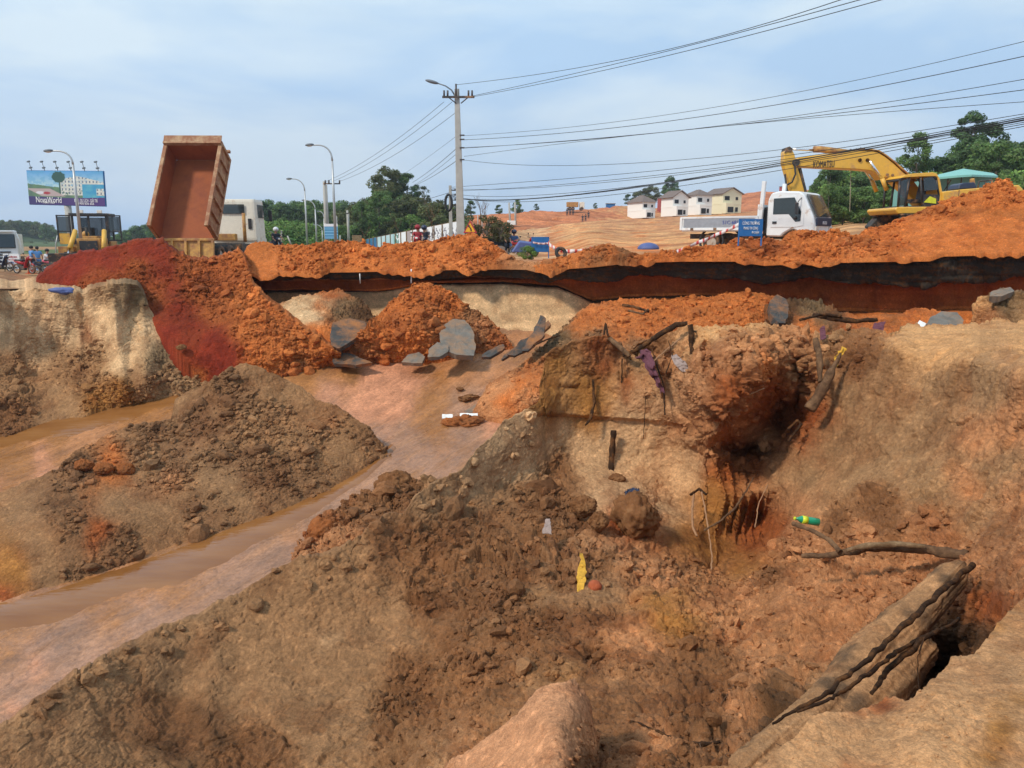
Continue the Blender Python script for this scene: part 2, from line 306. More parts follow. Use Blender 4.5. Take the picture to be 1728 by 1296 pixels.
# ---- A: the foreground bowl, its sharp crest and the collapsed bank on the right
crestA = [(-260, 1390), (-100, 1290), (0, 1229), (50, 1190), (101, 1156), (146, 1124), (202, 1092), (259, 1072), (308, 1052), (352, 1032), (405, 1000), (441, 976),
          (478, 958), (521, 943), (560, 930), (591, 920), (620, 896), (657, 867), (678, 870), (700, 842), (726, 818), (768, 797), (790, 772), (806, 755), (830, 735), (851, 707),
          (885, 690), (912, 672), (917, 600), (930, 588), (960, 578), (1000, 570), (1030, 566), (1050, 585), (1060, 600), (1075, 586), (1100, 566), (1130, 553), (1160, 548),
          (1200, 553), (1280, 547), (1300, 555), (1345, 558), (1370, 566), (1400, 566), (1440, 560), (1500, 562), (1530, 549), (1600, 546), (1728, 540), (1950, 530), (2700, 500)]
dA = [(-260, 1500, 6.0), (-260, 1390, 6.2), (0, 1229, 6.7), (0, 1296, 6.3), (0, 1500, 5.7), (260, 1075, 8.3), (260, 1200, 7.55), (260, 1296, 6.9), (260, 1500, 5.9),
      (130, 1135, 7.5), (440, 976, 9.4), (530, 938, 9.8), (530, 1000, 9.35), (530, 1100, 8.6), (530, 1200, 7.7), (530, 1296, 6.8), (530, 1500, 5.4),
      (657, 867, 10.9), (700, 842, 11.2), (700, 900, 10.7), (700, 1000, 9.7), (700, 1100, 8.5), (700, 1200, 7.3), (700, 1296, 6.2), (700, 1500, 4.7),
      (790, 775, 12.2), (790, 850, 11.8), (790, 900, 11.0), (790, 1000, 9.4), (790, 1100, 8.0), (790, 1200, 6.7), (790, 1296, 5.5), (790, 1500, 4.0),
      (851, 707, 13.2), (870, 760, 13.0), (870, 830, 12.6), (870, 880, 11.4), (912, 672, 13.9), (917, 600, 14.6), (920, 640, 14.5), (930, 588, 14.6), (930, 700, 14.1), (930, 760, 13.8), (930, 815, 13.2),
      (930, 845, 12.0), (930, 1000, 8.9), (930, 1100, 7.5), (930, 1200, 6.1), (930, 1500, 3.5), (930, 1296, 4.8),
      (1040, 570, 14.7), (1040, 640, 14.5), (1040, 700, 14.3), (1040, 760, 14.0), (1040, 805, 13.4), (1040, 830, 12.4), (1040, 900, 10.9), (1040, 1000, 8.9), (1040, 1100, 7.5), (1040, 1200, 6.0), (1040, 1296, 4.7),
      (1060, 600, 15.0), (1110, 620, 14.0), (1160, 548, 14.4), (1160, 600, 14.1), (1150, 660, 13.4), (1160, 720, 13.4), (1150, 790, 13.6), (1150, 850, 13.0), (1160, 900, 11.8), (1160, 1000, 9.2), (1150, 1100, 7.3), (1150, 1296, 4.4),
      (1240, 550, 13.7), (1240, 600, 13.0), (1250, 650, 12.6), (1240, 700, 12.4), (1235, 728, 12.5), (1255, 750, 13.7), (1270, 790, 13.3), (1200, 745, 12.8), (1195, 800, 12.8), (1195, 900, 12.0), (1250, 838, 12.4), (1250, 890, 12.5), (1230, 930, 12.0), (1250, 965, 10.6), (1240, 1020, 9.0),
      (1240, 1100, 7.3), (1240, 1200, 5.7), (1240, 1296, 4.3), (1320, 556, 13.4), (1330, 600, 12.9), (1340, 640, 13.2), (1320, 690, 13.9), (1300, 725, 13.8), (1345, 700, 13.2), (1330, 740, 12.6), (1300, 800, 12.4), (1310, 845, 12.0),
      (1300, 880, 11.9), (1320, 900, 10.6), (1320, 1000, 8.3), (1320, 1100, 6.8), (1320, 1200, 5.3),
      (1400, 566, 13.0), (1420, 600, 12.5), (1390, 650, 12.5), (1400, 700, 12.1), (1400, 800, 11.2), (1400, 860, 10.2), (1400, 930, 9.1), (1400, 1000, 7.9), (1400, 1100, 6.5), (1400, 1200, 5.0), (1400, 1296, 3.9), (1400, 1500, 3.0),
      (1520, 549, 13.0), (1520, 575, 11.6), (1530, 620, 11.2), (1520, 700, 10.6), (1520, 800, 9.8), (1520, 860, 9.0), (1520, 930, 8.1), (1520, 1000, 7.1), (1520, 1080, 6.1), (1520, 1140, 5.6), (1530, 1200, 5.6), (1520, 1296, 4.6),
      (1640, 543, 13.2), (1640, 560, 11.6), (1640, 592, 9.9), (1640, 640, 9.6), (1640, 700, 9.2), (1640, 800, 8.4), (1640, 900, 7.3), (1640, 960, 6.7), (1640, 1020, 6.3), (1620, 1100, 6.2), (1640, 1200, 5.2),
      (1728, 540, 13.2), (1728, 565, 10.8), (1728, 600, 8.8), (1728, 700, 8.0), (1728, 800, 7.0), (1728, 900, 5.9), (1728, 1000, 4.9), (1728, 1100, 4.4), (1728, 1296, 3.8),
      (1950, 540, 13.0), (1950, 620, 7.6), (1950, 800, 5.8), (1950, 1000, 4.2), (1950, 1300, 3.4), (2700, 510, 13), (2700, 560, 8.5), (2700, 800, 5.2), (2700, 1000, 4.0), (2700, 1500, 3.2)]
sA = [(60, 1240, 'beige', .16), (200, 1130, 'beige', .12), (300, 1120, 'beige', .06), (150, 1290, 'beige', .12), (290, 1210, 'brown', .1, .5), (280, 1250, 'dark', .15), (400, 1060, 'beige', .04, 1.6), (400, 1150, 'beige', .06, 1.5),
      (420, 1280, 'brown', .2, .6), (560, 1010, 'beige', .05, 1.6), (480, 1040, 'beige', .04, 1.6), (560, 1100, 'wall', .03, .3), (540, 1160, 'beige', .1), (600, 1250, 'beige', .2), (600, 1150, 'beige', .06, 2), (500, 1210, 'beige', .08, 2), (620, 1070, 'beige', .06, 1.6), (760, 845, 'beige', .05, 2), (820, 800, 'wall', .05, 1.6), (825, 860, 'beige', .1, 1.5), (660, 905, 'beige', .06, 1.8), (600, 960, 'beige', .06, 1.6), (650, 960, 'brown', .08), (640, 1030, 'beige', .1), (700, 1040, 'brown', .7),
      (720, 870, 'beige', .08), (760, 930, 'brown', .55), (740, 990, 'brown', .6), (800, 1040, 'brown', .85), (860, 1000, 'brown', .8), (880, 1080, 'brown', .85), (760, 1130, 'brown', .8), (700, 1180, 'brown', .8), (820, 1180, 'brown', .8),
      (790, 820, 'wall', .05), (870, 760, 'wall', .02, 2), (860, 820, 'wall', .05, 2), (900, 730, 'wall', .04, 2), (930, 760, 'wall', .02, 2.5), (960, 740, 'wall', .02, 2), (1000, 770, 'wall', .02, 2.5), (1050, 760, 'wall', .02, 2.5), (1100, 780, 'wall', .04, 2.5), (1160, 800, 'wall', .05, 2), (1090, 735, 'wall', .05, 2), (1130, 850, 'wall', .1, 1), (900, 800, 'wall', .05, 2), (1070, 800, 'wall', .04, 2),
      (950, 800, 'brown', .5), (940, 600, 'brown', .3), (960, 640, 'ochre', .15), (1020, 620, 'rust', .15), (940, 690, 'ochre', .1), (1010, 690, 'ochre', .12), (1080, 690, 'rust', .3), (1040, 650, 'rust', .15), (960, 575, 'dust', .3),
      (900, 870, 'brown', .75), (960, 850, 'brown', .7), (850, 900, 'brown', .7), (1000, 860, 'brown', .8), (1060, 860, 'rust', .5), (1080, 880, 'rust', .55, .6), (1100, 850, 'rust', .5), (1120, 930, 'brown', .7), (1020, 930, 'brown', .55), (1000, 1000, 'beige', .25),
      (940, 1000, 'beige', .2), (930, 1050, 'brown', .6), (1020, 1060, 'brown', .6), (1060, 1090, 'tan', .55, 1.5), (1100, 960, 'tan', .6), (1180, 1030, 'tan', .6, 1.3), (1000, 1140, 'brown', .5), (1100, 1000, 'ochre', .4), (1120, 1060, 'ochre', .5),
      (1110, 600, 'brown', .7), (1100, 650, 'dust', .5), (1150, 640, 'tan', .6), (1200, 570, 'pale', .4), (1280, 560, 'pale', .45), (1200, 620, 'tan', .6), (1250, 620, 'tan', .65), (1250, 680, 'rust', .6), (1190, 690, 'tan', .5), (1290, 640, 'orange', .6),
      (1180, 740, 'tan', .4), (1220, 720, 'rust', .4), (1300, 700, 'rust', .4), (1260, 770, 'rust', .3), (1220, 800, 'rust', .3), (1200, 850, 'ochre', .05), (1190, 900, 'ochre', .05), (1260, 870, 'rust', .1), (1290, 870, 'rust', .1), (1230, 930, 'ochre', .1),
      (1360, 600, 'tan', .6), (1350, 650, 'dust', .5), (1350, 700, 'rust', .4), (1420, 580, 'dust', .5), (1460, 610, 'brown', .35), (1430, 680, 'dust', .06, 2), (1400, 740, 'dust', .06, 2), (1480, 640, 'beige', .12), (1480, 720, 'dust', .06, 2), (1360, 780, 'dust', .08, 2), (1340, 830, 'tan', .06, 1.5), (1440, 780, 'dust', .06, 2), (1500, 780, 'dust', .06, 1.5),
      (1560, 700, 'dust', .1, 1.5), (1540, 760, 'dust', .08, 1.5), (1490, 850, 'brown', .4), (1520, 620, 'dust', .2), (1580, 640, 'dust', .1), (1560, 800, 'dust', .4), (1640, 640, 'dust', .12), (1640, 720, 'tan', .2), (1700, 700, 'tan', .22), (1640, 800, 'tan', .4), (1700, 820, 'tan', .35),
      (1400, 860, 'brown', .7), (1340, 900, 'tan', .7), (1280, 960, 'brown', .85, .7), (1250, 1000, 'tan', .75), (1440, 900, 'tan', .75), (1560, 870, 'tan', .7), (1550, 960, 'tan', .7), (1400, 960, 'tan', .75), (1330, 1020, 'tan', .7), (1460, 1000, 'tan', .75),
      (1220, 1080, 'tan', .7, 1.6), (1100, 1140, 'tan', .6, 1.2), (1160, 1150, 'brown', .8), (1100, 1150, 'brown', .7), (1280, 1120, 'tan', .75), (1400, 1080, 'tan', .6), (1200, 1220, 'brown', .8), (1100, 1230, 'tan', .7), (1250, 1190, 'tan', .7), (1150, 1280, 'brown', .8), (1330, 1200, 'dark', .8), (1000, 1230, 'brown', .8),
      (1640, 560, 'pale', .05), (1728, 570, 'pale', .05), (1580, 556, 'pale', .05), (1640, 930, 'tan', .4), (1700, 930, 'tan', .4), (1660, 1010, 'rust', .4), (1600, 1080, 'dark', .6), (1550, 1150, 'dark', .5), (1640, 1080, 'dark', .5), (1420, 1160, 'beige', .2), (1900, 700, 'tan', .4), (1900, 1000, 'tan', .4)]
def ribsA(PX, PY):
    """fluted walls: shallow vertical ribs and the crack lines of the sheared faces"""
    r = 0
    for (cx, cy, rx, ry, w, a) in [(1265, 868, 48, 42, 7.0, .22), (1205, 860, 28, 90, 16.0, .10), (1000, 640, 90, 70, 26, .06), (640, 930, 60, 90, 45, .10), (320, 1150, 80, 110, 60, .12), (1250, 780, 60, 40, 11, .15)]:
        m = np.exp(-(((PX - cx) / rx) ** 2 + ((PY - cy) / ry) ** 2) ** 2)
        ph = PX + 6 * np.sin(PY / 23.0)
        r = r + a * m * (np.abs(np.sin(ph * math.pi / w / 2)) ** (.6 if w < 20 else 1.7) - .5)
    # dark undercut beneath the root ball, hollow on the right, hole beneath the pillar
    for (cx, cy, rx, ry, a) in [(1325, 722, 22, 26, .5), (1575, 1130, 45, 34, .7), (1085, 600, 20, 14, .3), (1285, 875, 22, 30, .6), (960, 655, 26, 6, .1), (1000, 1120, 30, 24, .35)]:
        r = r + a * np.exp(-(((PX - cx) / rx) ** 2 + ((PY - cy) / ry) ** 2))
    def sg(cx, cy, rx, ry, a, p=2): return a * np.exp(-((((PX - cx) / rx) ** 2 + ((PY - cy) / ry) ** 2) ** p))
    r = r + sg(1240, 640, 92, 84, -.75) + sg(1190, 585, 50, 30, -.25) + sg(1276, 762, 50, 15, .6) + sg(1225, 756, 26, 10, .2) + sg(1322, 706, 15, 44, .4) + sg(1345, 640, 8, 55, .6) + sg(1130, 640, 12, 46, .35) + sg(1195, 600, 12, 30, .45) + sg(1180, 740, 40, 18, -.25)
    # terraces: thin ledges (layer boundaries) on the long wall
    led = pl([(850, 712), (915, 700), (1000, 706), (1100, 716), (1180, 726)], PX)
    r = r - .14 * np.clip((led - PY) / 5, 0, 1) * np.clip((PX - 880) / 40, 0, 1) * np.clip((1200 - PX) / 40, 0, 1)
    return r
relief('ground', -260, 1950, 1500, 900, [(-260, 1560), (2700, 1560)], crestA, dA, sA, [(0.25, -.08), (1.2, -1.6), (2.4, -3.4)], extra=ribsA, skew=True, nclod=14000, bk=5.5, jag=3.6, crumbs=220, ext=2700)

# ---- C: tan shoulder of sand at the lower edge, and B: the ledge the photographer stands on
bump_top = [(690, 1345), (740, 1300), (770, 1275), (800, 1262), (850, 1225), (888, 1185), (905, 1160), (940, 1147), (972, 1143), (985, 1165), (1000, 1200), (1010, 1240), (1006, 1300), (1040, 1345)]
relief('ground', 690, 1040, 330, 220, [(690, 1420), (1040, 1420)], bump_top,
       [(690, 1420, 4.6), (690, 1345, 4.9), (800, 1265, 4.7), (900, 1160, 4.9), (972, 1143, 5.0), (900, 1260, 4.25), (972, 1200, 4.6), (960, 1296, 3.9), (850, 1420, 3.6), (1005, 1240, 4.8), (1030, 1420, 4.4), (1040, 1345, 5.0), (940, 1230, 4.2)],
       [(860, 1260, 'hump', .10, 2), (940, 1190, 'hump', .08, 2), (950, 1260, 'hump', .2, 1.4), (800, 1310, 'hump', .16, 1.5), (880, 1230, 'hump', .1, 2), (1000, 1290, 'brown', .5, .8), (1015, 1240, 'tan', .4, .8), (900, 1340, 'hump', .2, 1.5), (750, 1340, 'brown', .4, .6)], [(.2, -.2), (.5, -1.1)], amp=.9, warp=10, edge=.1, skew=True, jag=1.6, big=.7, bk=4, nclod=500, cs=(.008, .03))
ledge_top = [(880, 1420), (1000, 1330), (1100, 1330), (1190, 1316), (1262, 1300), (1290, 1290), (1310, 1268), (1345, 1240), (1370, 1212), (1390, 1207), (1440, 1210), (1480, 1196), (1496, 1186), (1515, 1186), (1530, 1194), (1545, 1191),
             (1570, 1160), (1600, 1125), (1606, 1110), (1640, 1106), (1652, 1098), (1680, 1060), (1705, 1030), (1728, 1008), (1800, 950), (1950, 880), (2700, 640)]
relief('ground', 880, 1950, 760, 420, [(880, 1700), (2700, 1700)], ledge_top,
       [(880, 1700, 1.25), (1300, 1700, 1.3), (1950, 1700, 1.25), (1262, 1300, 2.15), (1390, 1207, 2.42), (1500, 1186, 2.55), (1606, 1110, 2.8), (1728, 1008, 3.25), (1950, 880, 4.3), (1500, 1296, 2.13), (1728, 1200, 2.38), (1728, 1296, 2.1), (1000, 1340, 2.0), (1950, 1296, 2.1), (1640, 1180, 2.5), (1560, 1240, 2.25), (2700, 640, 6.4), (2700, 1000, 2.9), (2700, 1700, 1.2)],
       [(1400, 1260, 'ledge', .34), (1500, 1240, 'ledge', .26), (1560, 1280, 'ledge', .3, .5), (1640, 1230, 'ledge', .42), (1670, 1150, 'ledge', .3), (1720, 1080, 'ledge', .25), (1728, 1296, 'ledge', .1), (1500, 1200, 'rust', .1, .4), (1690, 1240, 'ochre', .2, .5), (1300, 1320, 'ledge', .3)],
       [(.06, -.12), (.0, -.5), (-.25, -2.2)], amp=.36, big=.5, warp=14, skew=True, nclod=1800, cs=(.003, .010), ext=2700)

# ---- the pit floor sheet
PX, T = np.meshgrid(np.linspace(-420, 2000, 900), np.linspace(0, 1, 620)); Yf = 5.0 * (26.5 / 5.0) ** T
Zf = coarse(lambda x, y: floor_f(x * 20, y * 20), (PX - 864) / FPX * Yf * 1.0, Yf)
P = np.stack([(PX - 864) / FPX * (CP * Yf - SP * Zf), Yf, Zf], -1)
def to_px(P):
    d = CP * P[..., 1] - SP * P[..., 2]; return 864 + FPX * P[..., 0] / d, 648 - FPX * (SP * P[..., 1] + CP * P[..., 2]) / d
QX, QY = to_px(P)
sF = [(700, 650, 'pink', 0), (600, 640, 'mud', 0, .5), (500, 620, 'mud', 0), (700, 690, 'pink', 0), (780, 630, 'tan', 0), (620, 690, 'pink', 0), (700, 750, 'lilac', .8), (780, 740, 'lilac', .7), (730, 725, 'mud', .9), (840, 720, 'pink', .3), (800, 690, 'lilac', .7), (650, 790, 'lilac', .9), (560, 860, 'lilac', .8),
      (400, 990, 'lilac', .8), (250, 1060, 'lilac', .8), (60, 1120, 'pink', .2, .6), (40, 1170, 'lilac', .7), (120, 1100, 'lilac', .7), (300, 930, 'mud', 1), (150, 1000, 'mud', 1), (20, 1060, 'mud', 1), (480, 860, 'mud', 1), (60, 780, 'pink', .1), (0, 820, 'pink', .1), (150, 740, 'tan', .3), (90, 705, 'mud', 1), (230, 695, 'mud', 1), (10, 740, 'mud', .8)]
C, Wt = soil_field(sF, QX, QY, P, 14, 3.5)
flow = np.stack([P[..., 0] * .55 + P[..., 1] * .9, (P[..., 0] * .9 - P[..., 1] * .55) * 5, P[..., 2]], -1)   # long streaks along the current
C = C * (1 + .22 * 1.5 * fbm(flow, 1.6, 5, 70) + .18 * fbm(flow, .35, 3, 71))[..., None]
Zd = fbm(flow, .30, 3, 81) * .012 + fbm(flow, 2.4, 4, 72) * .045 + fbm(P, .9, 3, 75) * .02
terr = np.abs(((fbm(flow, 3.2, 2, 77) * 5) % 1.0) - .5) < .06                                   # small eroded steps
C = C * np.where(terr, .86, 1)[..., None]; Zd = Zd - terr * .025 * (1 - Wt)
P[..., 2] += Zd
Wt = np.clip(Wt * 1.0 + (fbm(flow, .8, 4, 79) * 1.3 - .1) * np.clip(Wt * 3, 0, 1), 0, 1)
grid_mesh('pit_floor', P, M_WET, {'Col': C, 'Wet': np.repeat(Wt[..., None], 3, -1)})

# ---- muddy water: strips lying in the channels, their edges dipping under the sand
def water_mat():
    m, t, b = mat_new('muddy_water'); L = t.links
    g = t.nodes.new('ShaderNodeNewGeometry'); mpn = t.nodes.new('ShaderNodeMapping'); mpn.inputs['Rotation'].default_value = (0, 0, R(-32)); mpn.inputs['Scale'].default_value = (.45, 2.4, 1)
    L.new(g.outputs['Position'], mpn.inputs[0])
    n = t.nodes.new('ShaderNodeTexNoise'); n.inputs['Scale'].default_value = 1.1; n.inputs['Detail'].default_value = 6; L.new(mpn.outputs[0], n.inputs[0])
    r = t.nodes.new('ShaderNodeValToRGB'); r.color_ramp.elements[0].position = .3; r.color_ramp.elements[1].position = .72
    r.color_ramp.elements[0].color = (.215, .082, .022, 1); r.color_ramp.elements[1].color = (.31, .135, .042, 1); L.new(n.outputs[0], r.inputs[0]); L.new(r.outputs[0], b.inputs['Base Color'])
    b.inputs['Roughness'].default_value = .04; b.inputs['IOR'].default_value = 1.5; b.inputs['Coat Weight'].default_value = .0; b.inputs['Coat Roughness'].default_value = .02
    n2 = t.nodes.new('ShaderNodeTexNoise'); n2.inputs['Scale'].default_value = 5; n2.inputs['Detail'].default_value = 3; L.new(mpn.outputs[0], n2.inputs[0])
    bu = t.nodes.new('ShaderNodeBump'); bu.inputs['Strength'].default_value = .22; bu.inputs['Distance'].default_value = .04; L.new(n2.outputs[0], bu.inputs['Height']); L.new(bu.outputs[0], b.inputs['Normal'])
    return m
M_WATER = water_mat()
def channel(name, A, B, n=260, m=40, lift=.05):
    """water between two banks given as matching pixel polylines"""
    s = np.linspace(0, 1, n); ax = np.interp(s, np.linspace(0, 1, len(A)), [p[0] for p in A]); ay = np.interp(s, np.linspace(0, 1, len(A)), [p[1] for p in A])
    bx = np.interp(s, np.linspace(0, 1, len(B)), [p[0] for p in B]); by = np.interp(s, np.linspace(0, 1, len(B)), [p[1] for p in B])
    t = np.linspace(0, 1, m)[:, None]; X = ax + (bx - ax) * t; Yp = ay + (by - ay) * t
    Yw, Zw = on_floor(X, Yp); Q = np.stack([xat(X, Yw, Zw), Yw, Zw], -1)
    Q[..., 2] += (lift * 2.0 * np.sin(np.pi * t) - .05 + .0 * X)
    o = grid_mesh(name, Q, M_WATER, {}); return o
channel('stream', [(-160, 1075), (0, 1003), (120, 965), (330, 895), (450, 855), (560, 812), (620, 778), (655, 748)], [(-160, 1180), (0, 1075), (120, 1055), (300, 1000), (440, 925), (560, 862), (620, 815), (672, 760)])
channel('water', [(-120, 715), (0, 700), (100, 690), (200, 680), (300, 655)], [(-120, 775), (0, 768), (110, 745), (240, 712), (300, 690)])

# ---- D: the lone brown mound between the channels
topD = [(-200, 880), (-60, 850), (0, 832), (60, 803), (95, 788), (130, 762), (180, 732), (240, 714), (288, 706), (296, 675), (320, 660), (345, 652), (375, 632), (405, 613), (430, 615), (450, 626), (485, 642), (530, 668), (560, 682), (600, 706), (625, 720), (648, 752), (664, 775)]
botD = [(-200, 1080), (-60, 1035), (0, 1018), (90, 992), (200, 957), (330, 912), (450, 872), (560, 828), (620, 793), (664, 776)]
dD = [(p[0], p[1], y) for p, y in zip(botD, [0] * 10)] + \
     [(p[0], p[1], y) for p, y in zip(topD, [14.5, 15.0, 15.3, 15.8, 16.2, 16.8, 17.6, 18.2, 18.6, 18.9, 19.0, 19.1, 19.2, 19.3, 19.3, 19.2, 19.1, 18.8, 18.6, 18.4, 18.3, 18.1, 18.0])] + \
     [(60, 900, 13.9), (200, 850, 15.0), (330, 800, 16.2), (400, 740, 17.4), (500, 760, 17.3), (240, 770, 16.9), (110, 860, 14.6), (430, 680, 18.4)]
sD = [(-100, 930, 'beige', .03), (40, 860, 'beige', .03), (60, 920, 'beige', .05), (8, 950, 'ochre', .05, .4), (-20, 1000, 'rust', .1, .2), (80, 960, 'beige', .05), (110, 850, 'brown', .4), (140, 800, 'brown', .6), (185, 790, 'orange', .4, .25), (200, 850, 'beige', .1), (250, 860, 'beige', .15),
      (130, 890, 'brown', .6), (120, 930, 'brown', .75), (200, 920, 'brown', .6), (180, 890, 'rust', .5, .15), (300, 850, 'beige', .25), (330, 860, 'brown', .6), (300, 780, 'brown', .7), (260, 740, 'brown', .8), (340, 730, 'brown', .7), (320, 680, 'beige', .05), (340, 665, 'beige', .05), (410, 620, 'beige', .2),
      (400, 660, 'brown', .75), (460, 700, 'brown', .8), (440, 760, 'brown', .75), (400, 820, 'beige', .3), (450, 800, 'brown', .6), (480, 660, 'beige', .3), (530, 700, 'beige', .25, .7), (560, 740, 'tan', .6, .5), (520, 780, 'brown', .7), (580, 780, 'beige', .3), (620, 750, 'brown', .5), (350, 890, 'brown', .6), (500, 830, 'brown', .5)]
relief('ground', -200, 664, 760, 460, botD, topD, dD, [(p[0], p[1], 'mound' if p[2] == 'brown' else p[2], p[3] * .5) + p[4:] for p in sD] + [(430, 720, 'beige', .3), (480, 750, 'beige', .3), (350, 800, 'beige', .25), (300, 820, 'tan', .3, .5), (250, 780, 'beige', .3), (560, 760, 'beige', .25)], [(.5, -.25), (2.5, -2.2), (3.5, -4.0)], under=(0, -.05, -.6), amp=.85, big=.55, nclod=4500, skew=True, bk=5)

# ---- E: the pale left cliff with its buttresses
topE = [(-260, 505), (-60, 494), (0, 490), (60, 487), (110, 490), (140, 496), (160, 484), (200, 477), (232, 478), (245, 500), (262, 540), (290, 580), (320, 610), (348, 645), (356, 660)]
botE = [(-260, 790), (-60, 755), (0, 742), (40, 718), (90, 712), (140, 706), (160, 690), (200, 686), (250, 678), (300, 672), (356, 662)]
dE = [(-260, 505, 24.5), (-260, 790, 0), (0, 490, 24.6), (0, 600, 24.0), (0, 660, 22.6), (0, 742, 0), (60, 487, 24.6), (60, 560, 24.6), (60, 640, 23.8), (90, 712, 0), (145, 500, 24.0), (150, 600, 23.6), (150, 700, 21.8), (110, 580, 24.5),
      (200, 477, 23.8), (190, 560, 23.2), (215, 560, 23.6), (200, 620, 22.5), (200, 686, 0), (250, 530, 24.2), (260, 600, 23.2), (300, 672, 0), (245, 678, 0), (350, 658, 0), (30, 700, 21.4), (120, 650, 23.2), (215, 660, 21.9)]
sE = [(0, 540, 'sand', .12, 1.5), (20, 510, 'sand', .15, 1.5), (70, 525, 'wall', .1, 1.5), (60, 560, 'sand', .12, 1.5), (110, 550, 'sand', .1, 1.6), (120, 520, 'sand', .12, 1.5), (20, 570, 'sand', .1, 1.5), (90, 500, 'sand', .1, 1.2), (140, 560, 'rust', .2, .3), (170, 540, 'sand', .02), (180, 500, 'dust', .4), (220, 500, 'grey', .1), (210, 530, 'grey', .1), (180, 560, 'sand', .03), (240, 570, 'sand', .3),
      (30, 600, 'brown', .4, .5), (60, 600, 'wall', .3), (20, 640, 'beige', .25), (70, 690, 'beige', .02), (110, 690, 'dust', .02), (30, 700, 'brown', .5), (0, 720, 'brown', .6), (150, 600, 'dust', .6), (130, 640, 'beige', .4), (170, 640, 'beige', .4), (200, 620, 'sand', .1), (230, 640, 'beige', .2), (200, 660, 'ochre', .5), (160, 680, 'ochre', .5), (270, 600, 'grey', .5),
      (290, 630, 'dust', .7), (320, 650, 'dust', .6), (250, 660, 'beige', .4), (100, 488, 'dust', .3)]
def ribsE(PX, PY):
    d = 0
    for (cx, w, a, y0, y1) in [(20, 14, .35, 500, 640), (92, 10, .4, 495, 640), (140, 9, -.9, 490, 650), (104, 9, .3, 500, 600), (192, 7, .5, 500, 600), (172, 14, -.35, 500, 640), (60, 26, .45, 490, 590), (246, 14, .5, 500, 680), (212, 10, -.45, 580, 690), (236, 12, .35, 600, 690)]:
        d = d - .38 * a * np.exp(-((PX - cx - (PY - 500) * .06) / w) ** 2) * np.clip((PY - y0) / 15, 0, 1) * np.clip((y1 - PY) / 30, 0, 1)
    return d + .04 * np.sin(PX / 5.0 + 1.5 * np.sin(PY / 40.)) * np.clip((620 - PY) / 60, 0, 1)
relief('ground', -260, 356, 520, 330, botE, topE, dE, sE, [(.3, .02), (6.0, .1), (10, -.5)], under=(0, -.3, -1.0), extra=ribsE, warp=16, amp=1.15, nclod=2500, bk=5, jag=2)

# ---- F: the tipped red and orange slope beneath the dump truck
topF = [(60, 478), (78, 458), (105, 438), (118, 432), (135, 426), (165, 419), (220, 410), (255, 405), (275, 406), (290, 417), (310, 431), (322, 438), (350, 437), (385, 429), (402, 420), (412, 430), (425, 478), (450, 506), (490, 536), (540, 570), (575, 600)]
botF = [(60, 481), (140, 497), (232, 500), (262, 545), (300, 592), (345, 652), (410, 655), (480, 636), (575, 616)]
dF = [(60, 478, 27.5), (118, 432, 27.6), (220, 411, 27.6), (285, 408, 27.6), (350, 436, 27.2), (402, 424, 27.0), (140, 497, 25.5), (232, 500, 25.0), (300, 500, 25.0), (300, 592, 23.0), (345, 652, 0), (410, 655, 0), (400, 560, 23.2), (425, 478, 25.4), (490, 536, 24.0), (575, 600, 22.6), (480, 636, 0), (575, 616, 0), (340, 550, 23.8), (200, 450, 26.4), (470, 580, 22.8)]
sF2 = [(120, 450, 'red', .12), (110, 470, 'red', .2), (180, 440, 'red', .12), (240, 420, 'red', .1), (180, 465, 'rust', .4), (230, 455, 'rust', .45), (210, 475, 'rust', .45), (150, 490, 'rust', .4), (270, 430, 'red', .18), (280, 460, 'red', .18), (290, 490, 'red', .06), (260, 500, 'rust', .3), (300, 520, 'red', .16), (320, 550, 'red', .16), (290, 560, 'red', .15), (350, 580, 'red', .16),
       (370, 610, 'red', .18), (380, 640, 'red', .15), (345, 620, 'red', .2), (335, 450, 'rust', .4), (340, 490, 'rust', .5), (370, 530, 'rust', .5), (350, 430, 'rust', .4), (390, 450, 'orange', .4), (380, 480, 'rust', .5), (410, 500, 'orange', .5), (400, 560, 'orange', .5), (440, 550, 'orange', .55), (430, 600, 'orange', .5), (480, 600, 'orange', .5), (500, 570, 'orange', .5), (510, 610, 'tan', .5), (540, 600, 'orange', .4), (480, 625, 'rust', .5), (330, 640, 'orange', .4)]
relief('ground', 60, 575, 520, 380, botF, topF, dF, sF2, [(1.2, .05), (3.0, -.3), (5, -.6)], under=(0, -.05, -.6), warp=16, amp=.8, nclod=3500, bk=4.5)

# ---- G: broken road edge. asphalt, layered base, undercut, pale wall: a ruled loft with a real overhang
edge = [(404, 462, 27.0), (440, 459, 26.9), (520, 457, 26.8), (600, 456, 26.6), (700, 453, 26.3), (850, 451, 25.9), (920, 452, 25.6), (1000, 447, 25.2), (1060, 440, 25.0), (1150, 437, 24.6), (1240, 437, 24.2), (1290, 444, 23.9), (1345, 441, 23.6), (1440, 438, 23.2), (1570, 436, 22.6), (1592, 428, 22.5), (1728, 424, 21.8), (1950, 418, 20.8)]
thick = [(404, 16), (600, 18), (850, 20), (960, 26), (1000, 34), (1250, 36), (1300, 40), (1500, 46), (1728, 56), (1950, 60)]
uf = [(404, 30), (650, 34), (720, 24), (850, 24), (940, 30), (1000, 60), (1250, 62), (1350, 82), (1728, 100), (1950, 110)]    # bottom of the orange course
bt = [(404, 600), (600, 600), (1000, 620), (1300, 640), (1950, 640)]
nx = 1150
px = np.linspace(404, 1950, nx); e = np.array(edge); ey = np.interp(px, e[:, 0], e[:, 1]); eY = np.interp(px, e[:, 0], e[:, 2])
zz = np.zeros((nx, 3)); zz[:, 0] = px * .02
